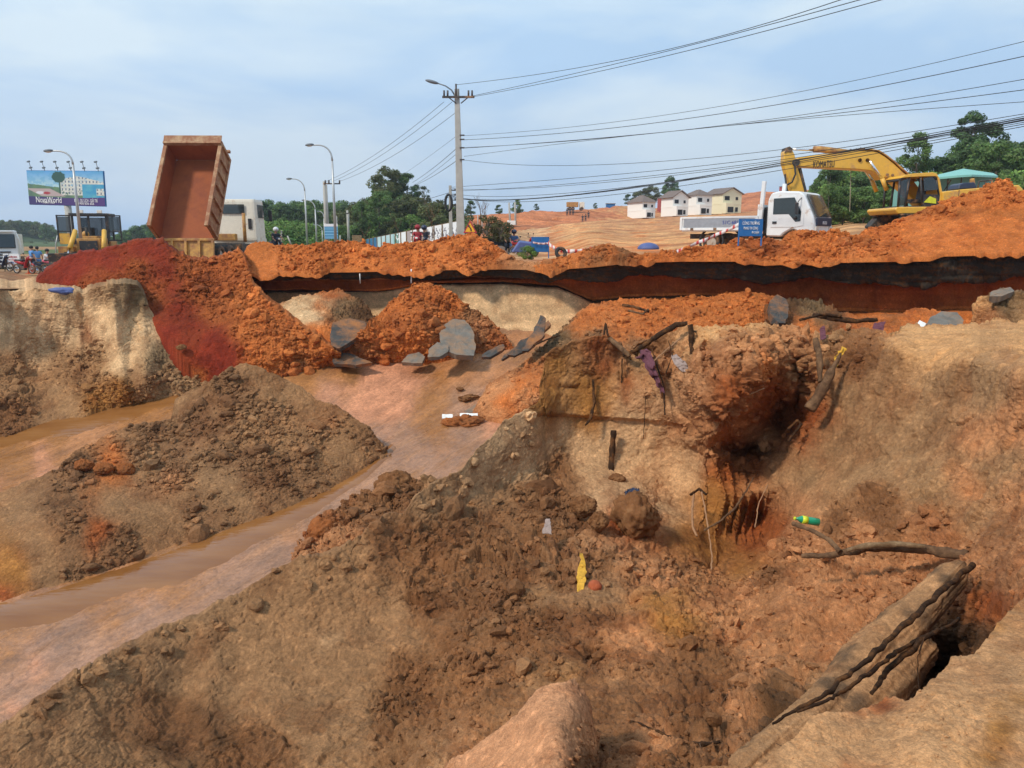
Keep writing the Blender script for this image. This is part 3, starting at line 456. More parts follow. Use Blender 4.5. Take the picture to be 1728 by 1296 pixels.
jag = fbm(zz, 1.6, 5, 90) * 5.0 + fbm(zz, .25, 4, 92) * 3.0; jagY = fbm(zz, 1.2, 5, 95) * .35
ey = ey + jag * .45; eY2 = eY + jagY
rowsG = [(ey, eY2 + 9, 0), (ey, eY2 + 3, 0), (ey, eY2, 0)]
grow = []
def addrow(P, c, r): grow.append((P, c, r))
top_pt = atn(px, ey, eY2)
for dyb in (9.0, 3.0, 1.0, .25): 
    q = top_pt.copy(); q[:, 1] += dyb; q[:, 2] -= .40 if dyb > .5 else .12; addrow(q, 'tan', .05)
addrow(top_pt, 'tan', .1)
tk = np.interp(px, *np.array(thick, float).T) * (.78 + .35 * fbm(zz, .8, 5, 97)); uu = np.interp(px, *np.array(uf, float).T); bb = np.interp(px, *np.array(bt, float).T)
def at_drop(pyoff, dY): return atn(px, ey - jag * .45 + pyoff, eY2 + dY)
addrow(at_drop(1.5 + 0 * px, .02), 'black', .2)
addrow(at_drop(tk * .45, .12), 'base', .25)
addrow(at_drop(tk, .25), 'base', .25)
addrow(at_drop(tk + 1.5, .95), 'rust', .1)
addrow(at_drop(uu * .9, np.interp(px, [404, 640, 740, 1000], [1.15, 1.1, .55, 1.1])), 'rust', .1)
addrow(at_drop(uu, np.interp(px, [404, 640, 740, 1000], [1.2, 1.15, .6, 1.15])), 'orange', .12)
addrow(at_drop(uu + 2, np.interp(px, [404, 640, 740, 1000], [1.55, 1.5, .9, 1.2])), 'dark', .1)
hi = np.clip((px - 960) / 60, 0, 1)
wd = np.interp(px, [404, 640, 740, 1000], [1.4, 1.3, .55, .8])
addrow(atn(px, ey + uu + 6, eY + wd), 'sandmix', .05)
addrow(atn(px, (ey + uu + bb) / 2, eY + wd - .7), 'sandmix', .05)
addrow(atn(px, bb, eY + wd - 1.9), 'sandmix', .1)
segs = [4, 6, 5, 8, 8, 12, 12, 8, 14, 6, 4, 10, 30, 20]
Pr, Cr, Rr = [], [], []
def colof(c):
    if c == 'sandmix': return np.array(SOIL['sand']) * (1 - hi[:, None]) + np.array(SOIL['orange']) * hi[:, None]
    if c == 'base': return np.repeat(np.array((.040, .030, .022))[None], nx, 0)
    return np.repeat(np.array(SOIL[c])[None], nx, 0)
for i, s in enumerate(segs):
    a, b = grow[i], grow[i + 1]
    for k in range(s):
        t = k / s; Pr.append(a[0] + (b[0] - a[0]) * t)
        Cr.append(colof(a[1]) if t < .5 else colof(b[1])); Rr.append(np.full(nx, a[2] + (b[2] - a[2]) * t))
Pr = np.array(Pr); Cr = np.array(Cr); Rr = np.array(Rr)
Nn = normals(Pr); Nn *= np.sign(-(Nn * Pr).sum(-1, keepdims=True))
lay = np.stack([Pr[..., 0] * .12, Pr[..., 1] * .12, Pr[..., 2] * 3.0], -1)          # horizontal bedding
strat = fbm(lay, .5, 4, 99)
Cr = Cr * (1 + .35 * strat)[..., None]
# orange and dark stringers in the layered base course
isbl = (np.abs(Cr[..., 0] - Cr[..., 2]) < .03)
mixm = (isbl & (fbm(lay * np.array([14, 14, 2.5]), .45, 5, 101, .65) > .2))[..., None]
Cr = np.where(mixm, np.array(SOIL['brown']) * .45, Cr)
flat = np.ones(len(Pr)); flat[:sum(segs[:4])] = .05
Pr = Pr + Nn * ((lumps(Pr, Rr, .8) * .7 + strat * .07 * np.clip(Rr * 4, 0, 1)) * flat[:, None])[..., None]
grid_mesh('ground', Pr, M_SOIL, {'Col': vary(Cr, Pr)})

# ---- H: windrows of orange soil heaped along the road edge
def windrow(px0, px1, n, m, top, dys, spts, base=-2.0, big=1.0, amp=1.0):
    pxs = np.linspace(px0, px1, n)
    xs = np.linspace(px0, px1, 260); qn = np.zeros((260, 3)); qn[:, 0] = xs * .02; sp_ = fbm(qn, .9, 4, 91)
    bot = [(x, float(np.interp(x, e[:, 0], e[:, 1])) + base + max(0.0, float(s_) * 26 - 1.5)) for x, s_ in zip(xs, sp_)]
    dp = []
    for x in np.linspace(px0, px1, 14):
        yb = np.interp(x, e[:, 0], e[:, 1]) + base; Yb = np.interp(x, e[:, 0], e[:, 2]) - .12; yt = pl(top, x)
        dp.append((x, yb, Yb)); dp.append((x, yt - .5, Yb + dys * max(.25, min(1.3, (yb - yt) / 50))))
    relief('ground', px0, px1, n, m, bot, top, dp, spts, [(.6, -.1), (2.5, -1.2), (4.0, -1.6)], under=(0, -.02, -.12), big=big, amp=amp, warp=12, edge=.05, nclod=2500)
topH1 = [(404, 455), (410, 432), (420, 412), (440, 406), (455, 406), (480, 411), (505, 413), (540, 410), (560, 407), (590, 405), (612, 408), (625, 416), (640, 418), (655, 411), (700, 409), (740, 403), (775, 394), (800, 392), (815, 397), (830, 408), (850, 422), (872, 434), (900, 440), (930, 446), (950, 449)]
sH = [(430, 440, 'orange', .2), (500, 430, 'orange', .35), (560, 420, 'orange', .45), (600, 440, 'orange', .25), (660, 440, 'orange', .25), (700, 420, 'orange', .45), (780, 410, 'orange', .5), (760, 440, 'orange', .25), (840, 430, 'orange', .4), (900, 446, 'tan', .2), (420, 450, 'orange', .05)]
windrow(404, 950, 760, 150, topH1, 1.7, sH, base=-2.5)
topH2 = [(900, 446), (940, 440), (965, 432), (985, 424), (1000, 420), (1020, 412), (1040, 411), (1055, 417), (1062, 424), (1080, 430), (1100, 430), (1120, 426), (1150, 422), (1180, 417), (1215, 414), (1235, 408), (1260, 404), (1300, 402), (1318, 401), (1335, 392), (1350, 388), (1400, 388), (1425, 392), (1450, 398), (1470, 384), (1500, 380), (1512, 372), (1535, 364), (1560, 352), (1582, 343), (1610, 334), (1632, 329), (1655, 322), (1668, 312), (1690, 305), (1705, 307), (1718, 318), (1728, 321), (1800, 300), (1950, 290)]
sH2 = [(960, 440, 'orange', .3), (1020, 425, 'orange', .45), (1060, 432, 'brown', .4, .5), (1100, 434, 'orange', .35), (1200, 425, 'orange', .5), (1300, 420, 'rust', .3, .7), (1350, 400, 'orange', .4), (1380, 425, 'orange', .45), (1450, 410, 'orange', .5), (1450, 430, 'tan', .3, .6), (1520, 395, 'orange', .4), (1560, 400, 'orange', .12), (1620, 380, 'orange', .12), (1600, 350, 'orange', .4), (1700, 340, 'orange', .45), (1690, 400, 'orange', .08), (1760, 380, 'orange', .1)]
windrow(900, 1950, 1000, 230, topH2, 2.3, sH2, base=-2.0)

# ---- I: fallen soil inside the pit: the centre heap and the long right-hand slope
def heap(px0, px1, n, m, bot, top, dp, sp, **k): relief('ground', px0, px1, n, m, bot, top, dp, sp, k.pop('back', [(.5, -.3), (2.0, -2.2)]), under=(0, -.05, -.5), **k)
heap(545, 870, 460, 260, [(545, 602), (600, 612), (680, 614), (760, 606), (830, 600), (870, 590)],
     [(545, 600), (560, 588), (595, 575), (606, 562), (640, 528), (665, 502), (690, 484), (705, 478), (725, 477), (740, 482), (765, 500), (800, 520), (830, 542), (850, 562), (870, 588)],
     [(545, 602, 0), (620, 613, 0), (680, 614, 0), (760, 606, 0), (870, 590, 0), (606, 562, 23.2), (705, 478, 25.2), (725, 477, 25.2), (800, 520, 24.8), (850, 562, 24.2), (700, 550, 23.2), (640, 528, 24.2)],
     [(700, 520, 'orange', .55), (640, 560, 'orange', .6), (690, 590, 'orange', .6), (760, 530, 'orange', .6), (820, 550, 'rust', .5), (840, 575, 'rust', .4), (780, 580, 'tan', .3, .6), (600, 595, 'tan', .4), (560, 595, 'orange', .3), (800, 525, 'brown', .6, .5)], warp=10, big=.8, amp=.9, nclod=2200)
heap(455, 640, 230, 130, [(455, 530), (520, 550), (560, 566), (640, 560)], [(455, 520), (470, 508), (500, 500), (520, 498), (560, 490), (570, 486), (590, 497), (610, 508), (640, 540)],
     [(455, 530, 25.2), (520, 550, 24.0), (640, 560, 24.2), (500, 500, 26.2), (570, 486, 26.7), (640, 540, 25.0)],
     [(500, 510, 'sand', .15), (530, 520, 'orange', .3, .6), (570, 520, 'grey', .7), (600, 525, 'dark', .75), (560, 540, 'orange', .4), (520, 545, 'orange', .2), (560, 490, 'rust', .4)], warp=8, big=.8)
heap(795, 1400, 700, 330, [(795, 702), (830, 706), (862, 716), (930, 720), (1100, 680), (1400, 640)],
     [(795, 700), (812, 672), (825, 652), (845, 636), (880, 612), (905, 590), (925, 572), (950, 548), (975, 524), (1000, 512), (1020, 508), (1060, 506), (1100, 503), (1150, 501), (1190, 500), (1230, 494), (1270, 490), (1310, 498), (1335, 512), (1360, 530), (1400, 545)],
     [(795, 702, 0), (862, 716, 0), (930, 720, 0), (1100, 680, 17.0), (1400, 640, 17.0), (825, 652, 21.0), (880, 612, 21.8), (950, 548, 23.0), (1000, 512, 24.0), (1100, 503, 24.6), (1190, 500, 24.6), (1270, 490, 24.0), (1400, 545, 22.5), (1000, 600, 20.2), (1150, 560, 21.5), (1100, 530, 23.0), (1300, 560, 20.6), (870, 660, 19.8), (1190, 515, 23.2)],
     [(850, 680, 'orange', .2), (880, 650, 'orange', .25), (900, 620, 'orange', .3), (900, 595, 'sand', .3, .6), (960, 540, 'sand', .3, .7), (930, 570, 'grey', .5, .8), (980, 520, 'sand', .2, .6), (1000, 550, 'orange', .3), (1060, 520, 'orange', .3), (1100, 550, 'orange', .45), (1180, 520, 'orange', .4), (1250, 510, 'orange', .45), (1320, 520, 'orange', .4), (1280, 540, 'orange', .4), (1350, 550, 'dark', .6, .8), (825, 690, 'tan', .3), (820, 665, 'tan', .4)], warp=9, big=.9, amp=.9, nclod=3000)
heap(1290, 1700, 420, 200, [(1290, 620), (1700, 600)], [(1290, 512), (1320, 506), (1345, 503), (1380, 508), (1420, 520), (1450, 532), (1480, 524), (1520, 527), (1560, 522), (1580, 524), (1620, 540), (1660, 545), (1700, 550)],
     [(1290, 620, 16.5), (1700, 600, 15.5), (1290, 512, 22.6), (1420, 520, 21.8), (1560, 522, 20.8), (1700, 550, 18.5), (1450, 560, 18.6)],
     [(1340, 515, 'dark', .5), (1380, 530, 'grey', .6), (1420, 540, 'dark', .6), (1480, 535, 'orange', .4), (1550, 530, 'orange', .4), (1620, 550, 'orange', .4), (1370, 560, 'orange', .4), (1440, 560, 'rust', .5), (1540, 545, 'orange', .3)], warp=9, big=.9)
heap(1622, 1950, 300, 160, [(1622, 560), (1728, 552), (1950, 540)], [(1622, 556), (1640, 540), (1643, 512), (1650, 503), (1680, 496), (1728, 486), (1800, 480), (1950, 470)],
     [(1622, 560, 14.2), (1728, 552, 13.4), (1950, 540, 12.8), (1643, 510, 15.0), (1700, 492, 14.6), (1950, 470, 13.4), (1622, 556, 15.2)],
     [(1660, 520, 'dust', .6), (1700, 520, 'dust', .6), (1690, 500, 'grey', .5), (1650, 506, 'pale', .2), (1660, 545, 'tan', .5), (1760, 510, 'beige', .5), (1728, 540, 'dust', .4)], back=[(1, -.1), (4, -.4)], big=.8)
# ---- J: rubble apron lying behind the near crest
heap(500, 760, 380, 200, [(500, 990), (620, 930), (700, 880), (760, 840)], [(500, 950), (520, 925), (524, 896), (545, 872), (560, 866), (600, 850), (630, 832), (645, 815), (690, 808), (712, 812), (730, 815), (760, 830)],
     [(500, 990, 10.0), (620, 930, 10.8), (700, 880, 11.5), (760, 840, 12.2), (500, 950, 11.4), (545, 872, 12.6), (640, 820, 13.6), (712, 812, 13.6), (760, 830, 13.0)],
     [(540, 900, 'rust', .3), (560, 890, 'brown', .85), (600, 880, 'brown', .9), (640, 850, 'brown', .8), (680, 840, 'brown', .9), (560, 930, 'tan', .6), (600, 910, 'tan', .4), (720, 820, 'beige', .6)], warp=9, back=[(.3, -.4), (.8, -1.6)], nclod=1500, cs=(.014, .05))

# ---- loose crumbs and clods lying on the rough ground: far past counting, one mass
def build_clods():
    def ico(sub):
        bm = bmesh.new(); bmesh.ops.create_icosphere(bm, subdivisions=sub, radius=1); v = np.array([x.co[:] for x in bm.verts]); f = np.array([[q.index for q in p.verts] for p in bm.faces]); bm.free(); return v, f
    pos = np.concatenate([c[0] for c in CLODS]); s = np.concatenate([c[1] for c in CLODS]); col = np.concatenate([c[2] for c in CLODS])
    r = np.random.default_rng(9); V, F, K = [], [], []; off = 0
    big = s > np.quantile(s, .86)
    for mask, sub in ((big, 2), (~big, 1)):
        bv, bf = ico(sub); p, ss, cc = pos[mask], s[mask], col[mask]; n = len(p)
        ang = r.random((n, 3)) * 6.28; ca, sa = np.cos(ang), np.sin(ang)
        Rz = np.zeros((n, 3, 3)); Rz[:, 0, 0] = ca[:, 0]; Rz[:, 0, 1] = -sa[:, 0]; Rz[:, 1, 0] = sa[:, 0]; Rz[:, 1, 1] = ca[:, 0]; Rz[:, 2, 2] = 1
        Rx = np.zeros((n, 3, 3)); Rx[:, 0, 0] = 1; Rx[:, 1, 1] = ca[:, 1]; Rx[:, 1, 2] = -sa[:, 1]; Rx[:, 2, 1] = sa[:, 1]; Rx[:, 2, 2] = ca[:, 1]
        L = np.repeat(bv[None], n, 0) * (1 + 1.1 * fbm(np.repeat(bv[None], n, 0) + p[:, None] * 40, .9, 3, 3))[..., None]
        L = L * (np.array([1.15, .95, .7]) * (.8 + .4 * r.random((n, 3))))[:, None, :]
        L = np.einsum('nij,nkj->nki', Rz @ Rx, L) * ss[:, None, None] + p[:, None]
        V.append(L.reshape(-1, 3)); F.append((bf[None] + (np.arange(n) * len(bv))[:, None, None]).reshape(-1, 3) + off); K.append(np.repeat(cc, len(bv), 0)); off += n * len(bv)
    V = np.concatenate(V); F = np.concatenate(F); K = np.concatenate(K)
    me = bpy.data.meshes.new('soil_clods'); me.vertices.add(len(V)); me.vertices.foreach_set('co', V.astype(np.float32).ravel())
    me.loops.add(F.size); me.polygons.add(len(F)); me.loops.foreach_set('vertex_index', F.astype(np.int32).ravel())
    me.polygons.foreach_set('loop_start', (np.arange(len(F)) * 3).astype(np.int32)); me.polygons.foreach_set('loop_total', np.full(len(F), 3, np.int32)); me.polygons.foreach_set('use_smooth', np.zeros(len(F), bool))
    a = me.attributes.new('Col', 'FLOAT_COLOR', 'POINT'); a.data.foreach_set('color', np.concatenate([K, np.ones((len(K), 1))], 1).astype(np.float32).ravel())
    me.update(); me.materials.append(M_SOIL); o = bpy.data.objects.new('soil_clods', me); COL.objects.link(o)
    prop(o, 'loose crumbs and clods of soil strewn over the rough slopes', 'soil', None, 'stuff')
build_clods()

def build_twigs():
    """dry rootlets and twigs caught in the near soil: too many to count"""
    r = np.random.default_rng(21); P0 = CLODS[0][0]; i = r.choice(len(P0), 170, replace=False); V, F, n0 = [], [], 0
    for p in P0[i]:
        L = r.uniform(.06, .34); rad = r.uniform(.0018, .006); d = r.normal(size=3); d[2] *= .5; d /= np.linalg.norm(d); out_ = -p / np.linalg.norm(p); q = p + out_ * .02; n = 7
        for k in range(n):
            a = np.cross(d, [0, 0, 1.]); a /= np.linalg.norm(a) + 1e-6; b_ = np.cross(a, d); rr = rad * (1 - .7 * k / n)
            for m in range(4): V.append(q + (a * math.cos(m * 1.571) + b_ * math.sin(m * 1.571)) * rr)
            if k:
                for m in range(4): F.append((n0 + (k - 1) * 4 + m, n0 + (k - 1) * 4 + (m + 1) % 4, n0 + k * 4 + (m + 1) % 4, n0 + k * 4 + m))
            q = q + d * L / n; d = d + r.normal(size=3) * .22; d /= np.linalg.norm(d)
        n0 += 4 * n
    me = bpy.data.meshes.new('twigs'); me.from_pydata([v.tolist() for v in V], [], F); m, t, b = mat_new('dry_twig'); b.inputs['Base Color'].default_value = (.14, .075, .04, 1); b.inputs['Roughness'].default_value = .9; me.materials.append(m)
    o = bpy.data.objects.new('twigs', me); COL.objects.link(o); prop(o, 'dry rootlets and twigs strewn through the near soil', 'twigs', None, 'stuff')
build_twigs()
# ================================================================== helpers for objects
def col_mat(name, c, rough=.6, metal=0.0, var=.12, scale=6.0, bump=0.0, spec=.5, dirt=None, dirt_amt=.0, coat=0.0):
    """procedural paint / metal / cloth: uneven tone, optional dust patches"""
    m, t, b = mat_new(name); L = t.links
    g = t.nodes.new('ShaderNodeTexCoord'); n = t.nodes.new('ShaderNodeTexNoise'); n.inputs['Scale'].default_value = scale; n.inputs['Detail'].default_value = 7; n.inputs['Roughness'].default_value = .65
    L.new(g.outputs['Object'], n.inputs[0])
    r = t.nodes.new('ShaderNodeMapRange'); r.inputs[1].default_value = .3; r.inputs[2].default_value = .7; r.inputs[3].default_value = 1 - var; r.inputs[4].default_value = 1 + var; L.new(n.outputs[0], r.inputs[0])
    v = t.nodes.new('ShaderNodeVectorMath'); v.operation = 'SCALE'; v.inputs[0].default_value = c; L.new(r.outputs[0], v.inputs['Scale']); outc = v.outputs[0]
    if dirt_amt > 0:
        n2 = t.nodes.new('ShaderNodeTexNoise'); n2.inputs['Scale'].default_value = scale * .45; n2.inputs['Detail'].default_value = 9; n2.inputs['Roughness'].default_value = .7; L.new(g.outputs['Object'], n2.inputs[0])
        rr = t.nodes.new('ShaderNodeMapRange'); rr.inputs[1].default_value = .62 - dirt_amt * .35; rr.inputs[2].default_value = .78 - dirt_amt * .25; L.new(n2.outputs[0], rr.inputs[0])
        mx = t.nodes.new('ShaderNodeMix'); mx.data_type = 'RGBA'; L.new(rr.outputs[0], mx.inputs[0]); L.new(outc, mx.inputs[6]); mx.inputs[7].default_value = (*(dirt or (.36, .16, .06)), 1); outc = mx.outputs[2]
    L.new(outc, b.inputs['Base Color']); b.inputs['Roughness'].default_value = rough; b.inputs['Metallic'].default_value = metal; b.inputs['Specular IOR Level'].default_value = spec
    b.inputs['Coat Weight'].default_value = coat
    if bump:
        bu = t.nodes.new('ShaderNodeBump'); bu.inputs['Strength'].default_value = bump; bu.inputs['Distance'].default_value = .02; n3 = t.nodes.new('ShaderNodeTexNoise'); n3.inputs['Scale'].default_value = scale * 8; n3.inputs['Detail'].default_value = 5
        L.new(g.outputs['Object'], n3.inputs[0]); L.new(n3.outputs[0], bu.inputs['Height']); L.new(bu.outputs[0], b.inputs['Normal'])
    return m
def attr_mat(name, rough=.7, spec=.4):
    m, t, b = mat_new(name); a = t.nodes.new('ShaderNodeAttribute'); a.attribute_name = 'Col'
    t.links.new(a.outputs['Color'], b.inputs['Base Color']); b.inputs['Roughness'].default_value = rough; b.inputs['Specular IOR Level'].default_value = spec; return m
def glass_mat(name='window_glass', c=(.03, .045, .05)):
    m, t, b = mat_new(name); b.inputs['Base Color'].default_value = (*c, 1); b.inputs['Roughness'].default_value = .06; b.inputs['Specular IOR Level'].default_value = .9; b.inputs['Alpha'].default_value = .72; return m
DUST = (.42, .22, .10)
M = dict(
    yellow=col_mat('yellow_paint', (.72, .40, .045), .45, dirt=DUST, dirt_amt=.28, var=.06, coat=.2), yellow_old=col_mat('worn_yellow_paint', (.58, .32, .07), .6, var=.15, dirt=(.30, .13, .05), dirt_amt=.7),
    tanpaint=col_mat('tan_tipper_paint', (.46, .29, .155), .7, var=.2, dirt=(.27, .10, .04), dirt_amt=.85), bedin=col_mat('soil_coated_steel', (.30, .075, .020), .8, var=.22, scale=1.3, dirt=(.20, .045, .018), dirt_amt=.45),
    white=col_mat('white_paint', (.78, .80, .80), .35, var=.03, dirt=DUST, dirt_amt=.08, coat=.3), cream=col_mat('cream_paint', (.76, .71, .60), .45, var=.06, dirt=DUST, dirt_amt=.2),
    black=col_mat('black_steel', (.025, .025, .028), .5, dirt=DUST, dirt_amt=.15), rubber=col_mat('tyre_rubber', (.03, .028, .027), .85, dirt=(.30, .15, .07), dirt_amt=.45), chassis=col_mat('dark_chassis', (.04, .038, .036), .7, dirt=DUST, dirt_amt=.35),
    glass=glass_mat(), steel=col_mat('bare_steel', (.45, .45, .46), .35, .7), chrome=col_mat('chromed_rod', (.75, .75, .76), .2, 1.0, var=.03), rim=col_mat('wheel_rim', (.45, .40, .34), .5, .2, dirt=DUST, dirt_amt=.4),
    concrete=col_mat('weathered_concrete', (.40, .385, .35), .85, var=.16, scale=2.5, bump=.2), galv=col_mat('galvanised_pole', (.46, .47, .47), .45, .5, var=.08), lampgrey=col_mat('lamp_housing', (.16, .18, .20), .5),
    blue=col_mat('blue_sign_paint', (.015, .13, .36), .5, dirt=DUST, dirt_amt=.1), bluetarp=col_mat('blue_tarpaulin', (.08, .11, .28), .55, var=.2, scale=9, bump=.4), navy=col_mat('navy_plastic', (.02, .03, .07), .4),
    red=col_mat('red_paint', (.45, .02, .03), .35, coat=.3), redcloth=col_mat('red_cloth', (.30, .03, .04), .8), pinkp=col_mat('pink_paint', (.55, .10, .16), .4), whitetext=col_mat('white_lettering', (.82, .82, .82), .5, var=.02), blacktext=col_mat('black_lettering', (.02, .02, .03), .5), redtext=col_mat('red_lettering', (.55, .03, .02), .5), bluetext=col_mat('blue_lettering', (.03, .06, .32), .5),
    skin=col_mat('skin', (.42, .22, .14), .6, var=.05), hair=col_mat('dark_hair', (.015, .012, .01), .6), bluecloth=col_mat('light_blue_cloth', (.10, .26, .55), .85, bump=.3), whitecloth=col_mat('white_cloth', (.65, .66, .70), .85, bump=.3), darkcloth=col_mat('dark_trousers', (.03, .035, .05), .9), stripe=col_mat('patterned_cloth', (.42, .30, .26), .9, var=.5, scale=22), denim=col_mat('denim', (.06, .13, .28), .9, var=.2),
    ceramic=col_mat('brown_insulator', (.06, .05, .05), .3), cable=col_mat('black_cable', (.02, .022, .025), .6), asphalt=col_mat('asphalt_slab', (.070, .066, .062), .9, var=.3, scale=3, bump=.5, spec=.15, dirt=(.36, .15, .055), dirt_amt=.5), greystone=col_mat('grey_road_slab', (.17, .155, .135), .92, var=.3, scale=4, bump=.6, spec=.2, dirt=(.32, .19, .11), dirt_amt=.5),
    bark=col_mat('dead_wood', (.13, .07, .038), .9, var=.45, scale=14, bump=.8, spec=.15, dirt=(.27, .15, .075), dirt_amt=.45), root=col_mat('dark_root', (.045, .024, .014), .95, var=.4, scale=12, bump=.8, spec=.1, dirt=(.22, .095, .035), dirt_amt=.4), paleroot=col_mat('pale_root', (.36, .19, .095), .8, var=.2), log=col_mat('mud_caked_log', (.20, .115, .058), .95, var=.45, scale=9, bump=1.0, spec=.1, dirt=(.11, .055, .028), dirt_amt=.5),
    plank=col_mat('pale_wood', (.26, .17, .095), .9, var=.4, scale=12, bump=.6, spec=.1, dirt=(.13, .07, .035), dirt_amt=.4), yrag=col_mat('yellow_rag', (.62, .33, .03), .8, var=.3, scale=20), rag=col_mat('faded_rag', (.30, .22, .19), .9, var=.3, scale=20), purple=col_mat('purple_net', (.12, .035, .05), .85, var=.35, scale=30), brick=col_mat('red_brick', (.40, .09, .03), .9, var=.2, scale=12, bump=.5), foam=col_mat('white_foam', (.80, .80, .78), .8), boulder=col_mat('clay_boulder', (.20, .085, .034), .95, var=.45, scale=7, bump=1.0, spec=.1, dirt=(.28, .14, .062), dirt_amt=.45),
    rclay=col_mat('red_clay_lump', (.30, .10, .032), .95, var=.4, scale=6, bump=1.0, spec=.1, dirt=(.16, .07, .03), dirt_amt=.35), teal=col_mat('teal_sheet_roof', (.20, .48, .42), .5, var=.06), tealwall=col_mat('teal_wall', (.16, .36, .33), .7, var=.08), villa=col_mat('white_render', (.82, .81, .77), .8, var=.03), villac=col_mat('cream_render', (.78, .72, .50), .8, var=.03), villash=col_mat('beige_render', (.66, .61, .52), .8), tile=col_mat('brown_roof_tiles', (.17, .125, .105), .8, var=.15, scale=2.0), dark=col_mat('unglazed_opening', (.012, .012, .014), .9), redwall=col_mat('red_wall', (.36, .06, .05), .8),
    conecol=col_mat('orange_cone', (.70, .14, .05), .5), plastic_g=col_mat('green_plastic', (.01, .28, .14), .15, spec=.7), label_y=col_mat('yellow_label', (.62, .66, .03), .4), tape=col_mat('white_tape', (.75, .72, .70), .5), signy=col_mat('yellow_reflective', (.80, .42, .02), .4), lens=col_mat('lamp_lens', (.75, .70, .62), .15), skyblue=col_mat('sky_blue_paint', (.12, .32, .62), .5), rope=col_mat('rope', (.35, .30, .22), .9))
M_PAINT = attr_mat('printed_panel')

class MB:
    def __init__(s): s.bm = bmesh.new()
    def _add(s, fn, mat=None):
        n = len(s.bm.verts); fn(); s.bm.verts.ensure_lookup_table(); vs = s.bm.verts[n:]
        if mat is not None: bmesh.ops.transform(s.bm, matrix=mat, verts=vs)
        return s
    def box(s, c, d, rot=(0, 0, 0), bev=0.0, taper=None):
        b = bmesh.new(); bmesh.ops.create_cube(b, size=1)
        for v in b.verts:
            if taper and v.co.z > 0: v.co.x *= taper[0]; v.co.y *= taper[1]
            v.co = Vector((v.co.x * d[0], v.co.y * d[1], v.co.z * d[2]))
        if bev: bmesh.ops.bevel(b, geom=b.edges[:], offset=bev, segments=2, affect='EDGES', profile=.7)
        m = Matrix.Translation(c) @ Euler(rot).to_matrix().to_4x4(); bmesh.ops.transform(b, matrix=m, verts=b.verts); s.join(b); return s
    def join(s, b):
        me = bpy.data.meshes.new('tmp'); b.to_mesh(me); b.free(); s.bm.from_mesh(me); bpy.data.meshes.remove(me); return s
    def tube(s, pts, r, seg=8, cap=True):
        pts = [Vector(p) for p in pts]; n = len(pts); rs = r if isinstance(r, (list, tuple)) else [r] * n
        rings = []; up = None
        for i, p in enumerate(pts):
            d = (pts[min(i + 1, n - 1)] - pts[max(i - 1, 0)]).normalized()
            if up is None: up = Vector((0, 0, 1)) if abs(d.z) < .9 else Vector((1, 0, 0))
            a = d.cross(up).normalized(); b = a.cross(d).normalized(); up = b
            rings.append([s.bm.verts.new(p + (a * math.cos(2 * math.pi * k / seg) + b * math.sin(2 * math.pi * k / seg)) * rs[i]) for k in range(seg)])
        for i in range(n - 1):
            for k in range(seg):
                f = s.bm.faces.new((rings[i][k], rings[i][(k + 1) % seg], rings[i + 1][(k + 1) % seg], rings[i + 1][k])); f.smooth = seg > 5
        if cap: s.bm.faces.new(rings[0][::-1]); s.bm.faces.new(rings[-1])
        return s
    def cyl(s, a, b, r, seg=16, r2=None): return s.tube([a, b], [r, r if r2 is None else r2], seg)
    def poly(s, pts):  # list of 3D points -> face
        s.bm.faces.new([s.bm.verts.new(p) for p in pts]); return s
    def prism(s, pts, off, bev=0.0):
        """closed polygon of 3D points pushed along vector off"""
        b = bmesh.new(); off = Vector(off); A = [b.verts.new(p) for p in pts]; B = [b.verts.new(Vector(p) + off) for p in pts]
        b.faces.new(A[::-1]); b.faces.new(B); n = len(pts)
        for i in range(n): b.faces.new((A[i], A[(i + 1) % n], B[(i + 1) % n], B[i]))
        bmesh.ops.recalc_face_normals(b, faces=b.faces)
        if bev: bmesh.ops.bevel(b, geom=b.edges[:], offset=bev, segments=1, affect='EDGES')
        return s.join(b)
    def torus(s, c, R_, r, axis='x', seg=24, sec=8):
        pts = []
        for i in range(seg):
            a = 2 * math.pi * i / seg; ring = []
            for k in range(sec):
                t = 2 * math.pi * k / sec; q = R_ + r * math.cos(t); u, v, w = q * math.cos(a), q * math.sin(a), r * math.sin(t)
                p = {'x': (w, u, v), 'y': (u, w, v), 'z': (u, v, w)}[axis]; ring.append(s.bm.verts.new(Vector(c) + Vector(p)))
            pts.append(ring)
        for i in range(seg):
            for k in range(sec):
                f = s.bm.faces.new((pts[i][k], pts[(i + 1) % seg][k], pts[(i + 1) % seg][(k + 1) % sec], pts[i][(k + 1) % sec])); f.smooth = True
        return s
    def ball(s, c, r, sub=2, sc_=(1, 1, 1), noise=0.0, seed=0):
        b = bmesh.new(); bmesh.ops.create_icosphere(b, subdivisions=sub, radius=1)
        if noise:
            P = np.array([v.co[:] for v in b.verts]); k = 1 + noise * 2 * fbm(P + seed * 3.7, .9, 4, seed) + noise * .35 * fbm(P * 1.0 + seed, .2, 3, seed + 5)
            for v, f in zip(b.verts, k): v.co = v.co * float(f)
        for v in b.verts: v.co = Vector((v.co.x * sc_[0] * r, v.co.y * sc_[1] * r, v.co.z * sc_[2] * r)) + Vector(c)
        for f in b.faces: f.smooth = True
        return s.join(b)
    def build(s, name, mat, parent=None, loc=None):
        bmesh.ops.recalc_face_normals(s.bm, faces=s.bm.faces) if len(s.bm.faces) < 60000 else None
        me = bpy.data.meshes.new(name); s.bm.to_mesh(me); s.bm.free(); me.materials.append(mat if not isinstance(mat, str) else M[mat])
        o = bpy.data.objects.new(name, me); COL.objects.link(o)
        if parent: o.parent = parent
        if loc is not None: o.location = loc
        return o
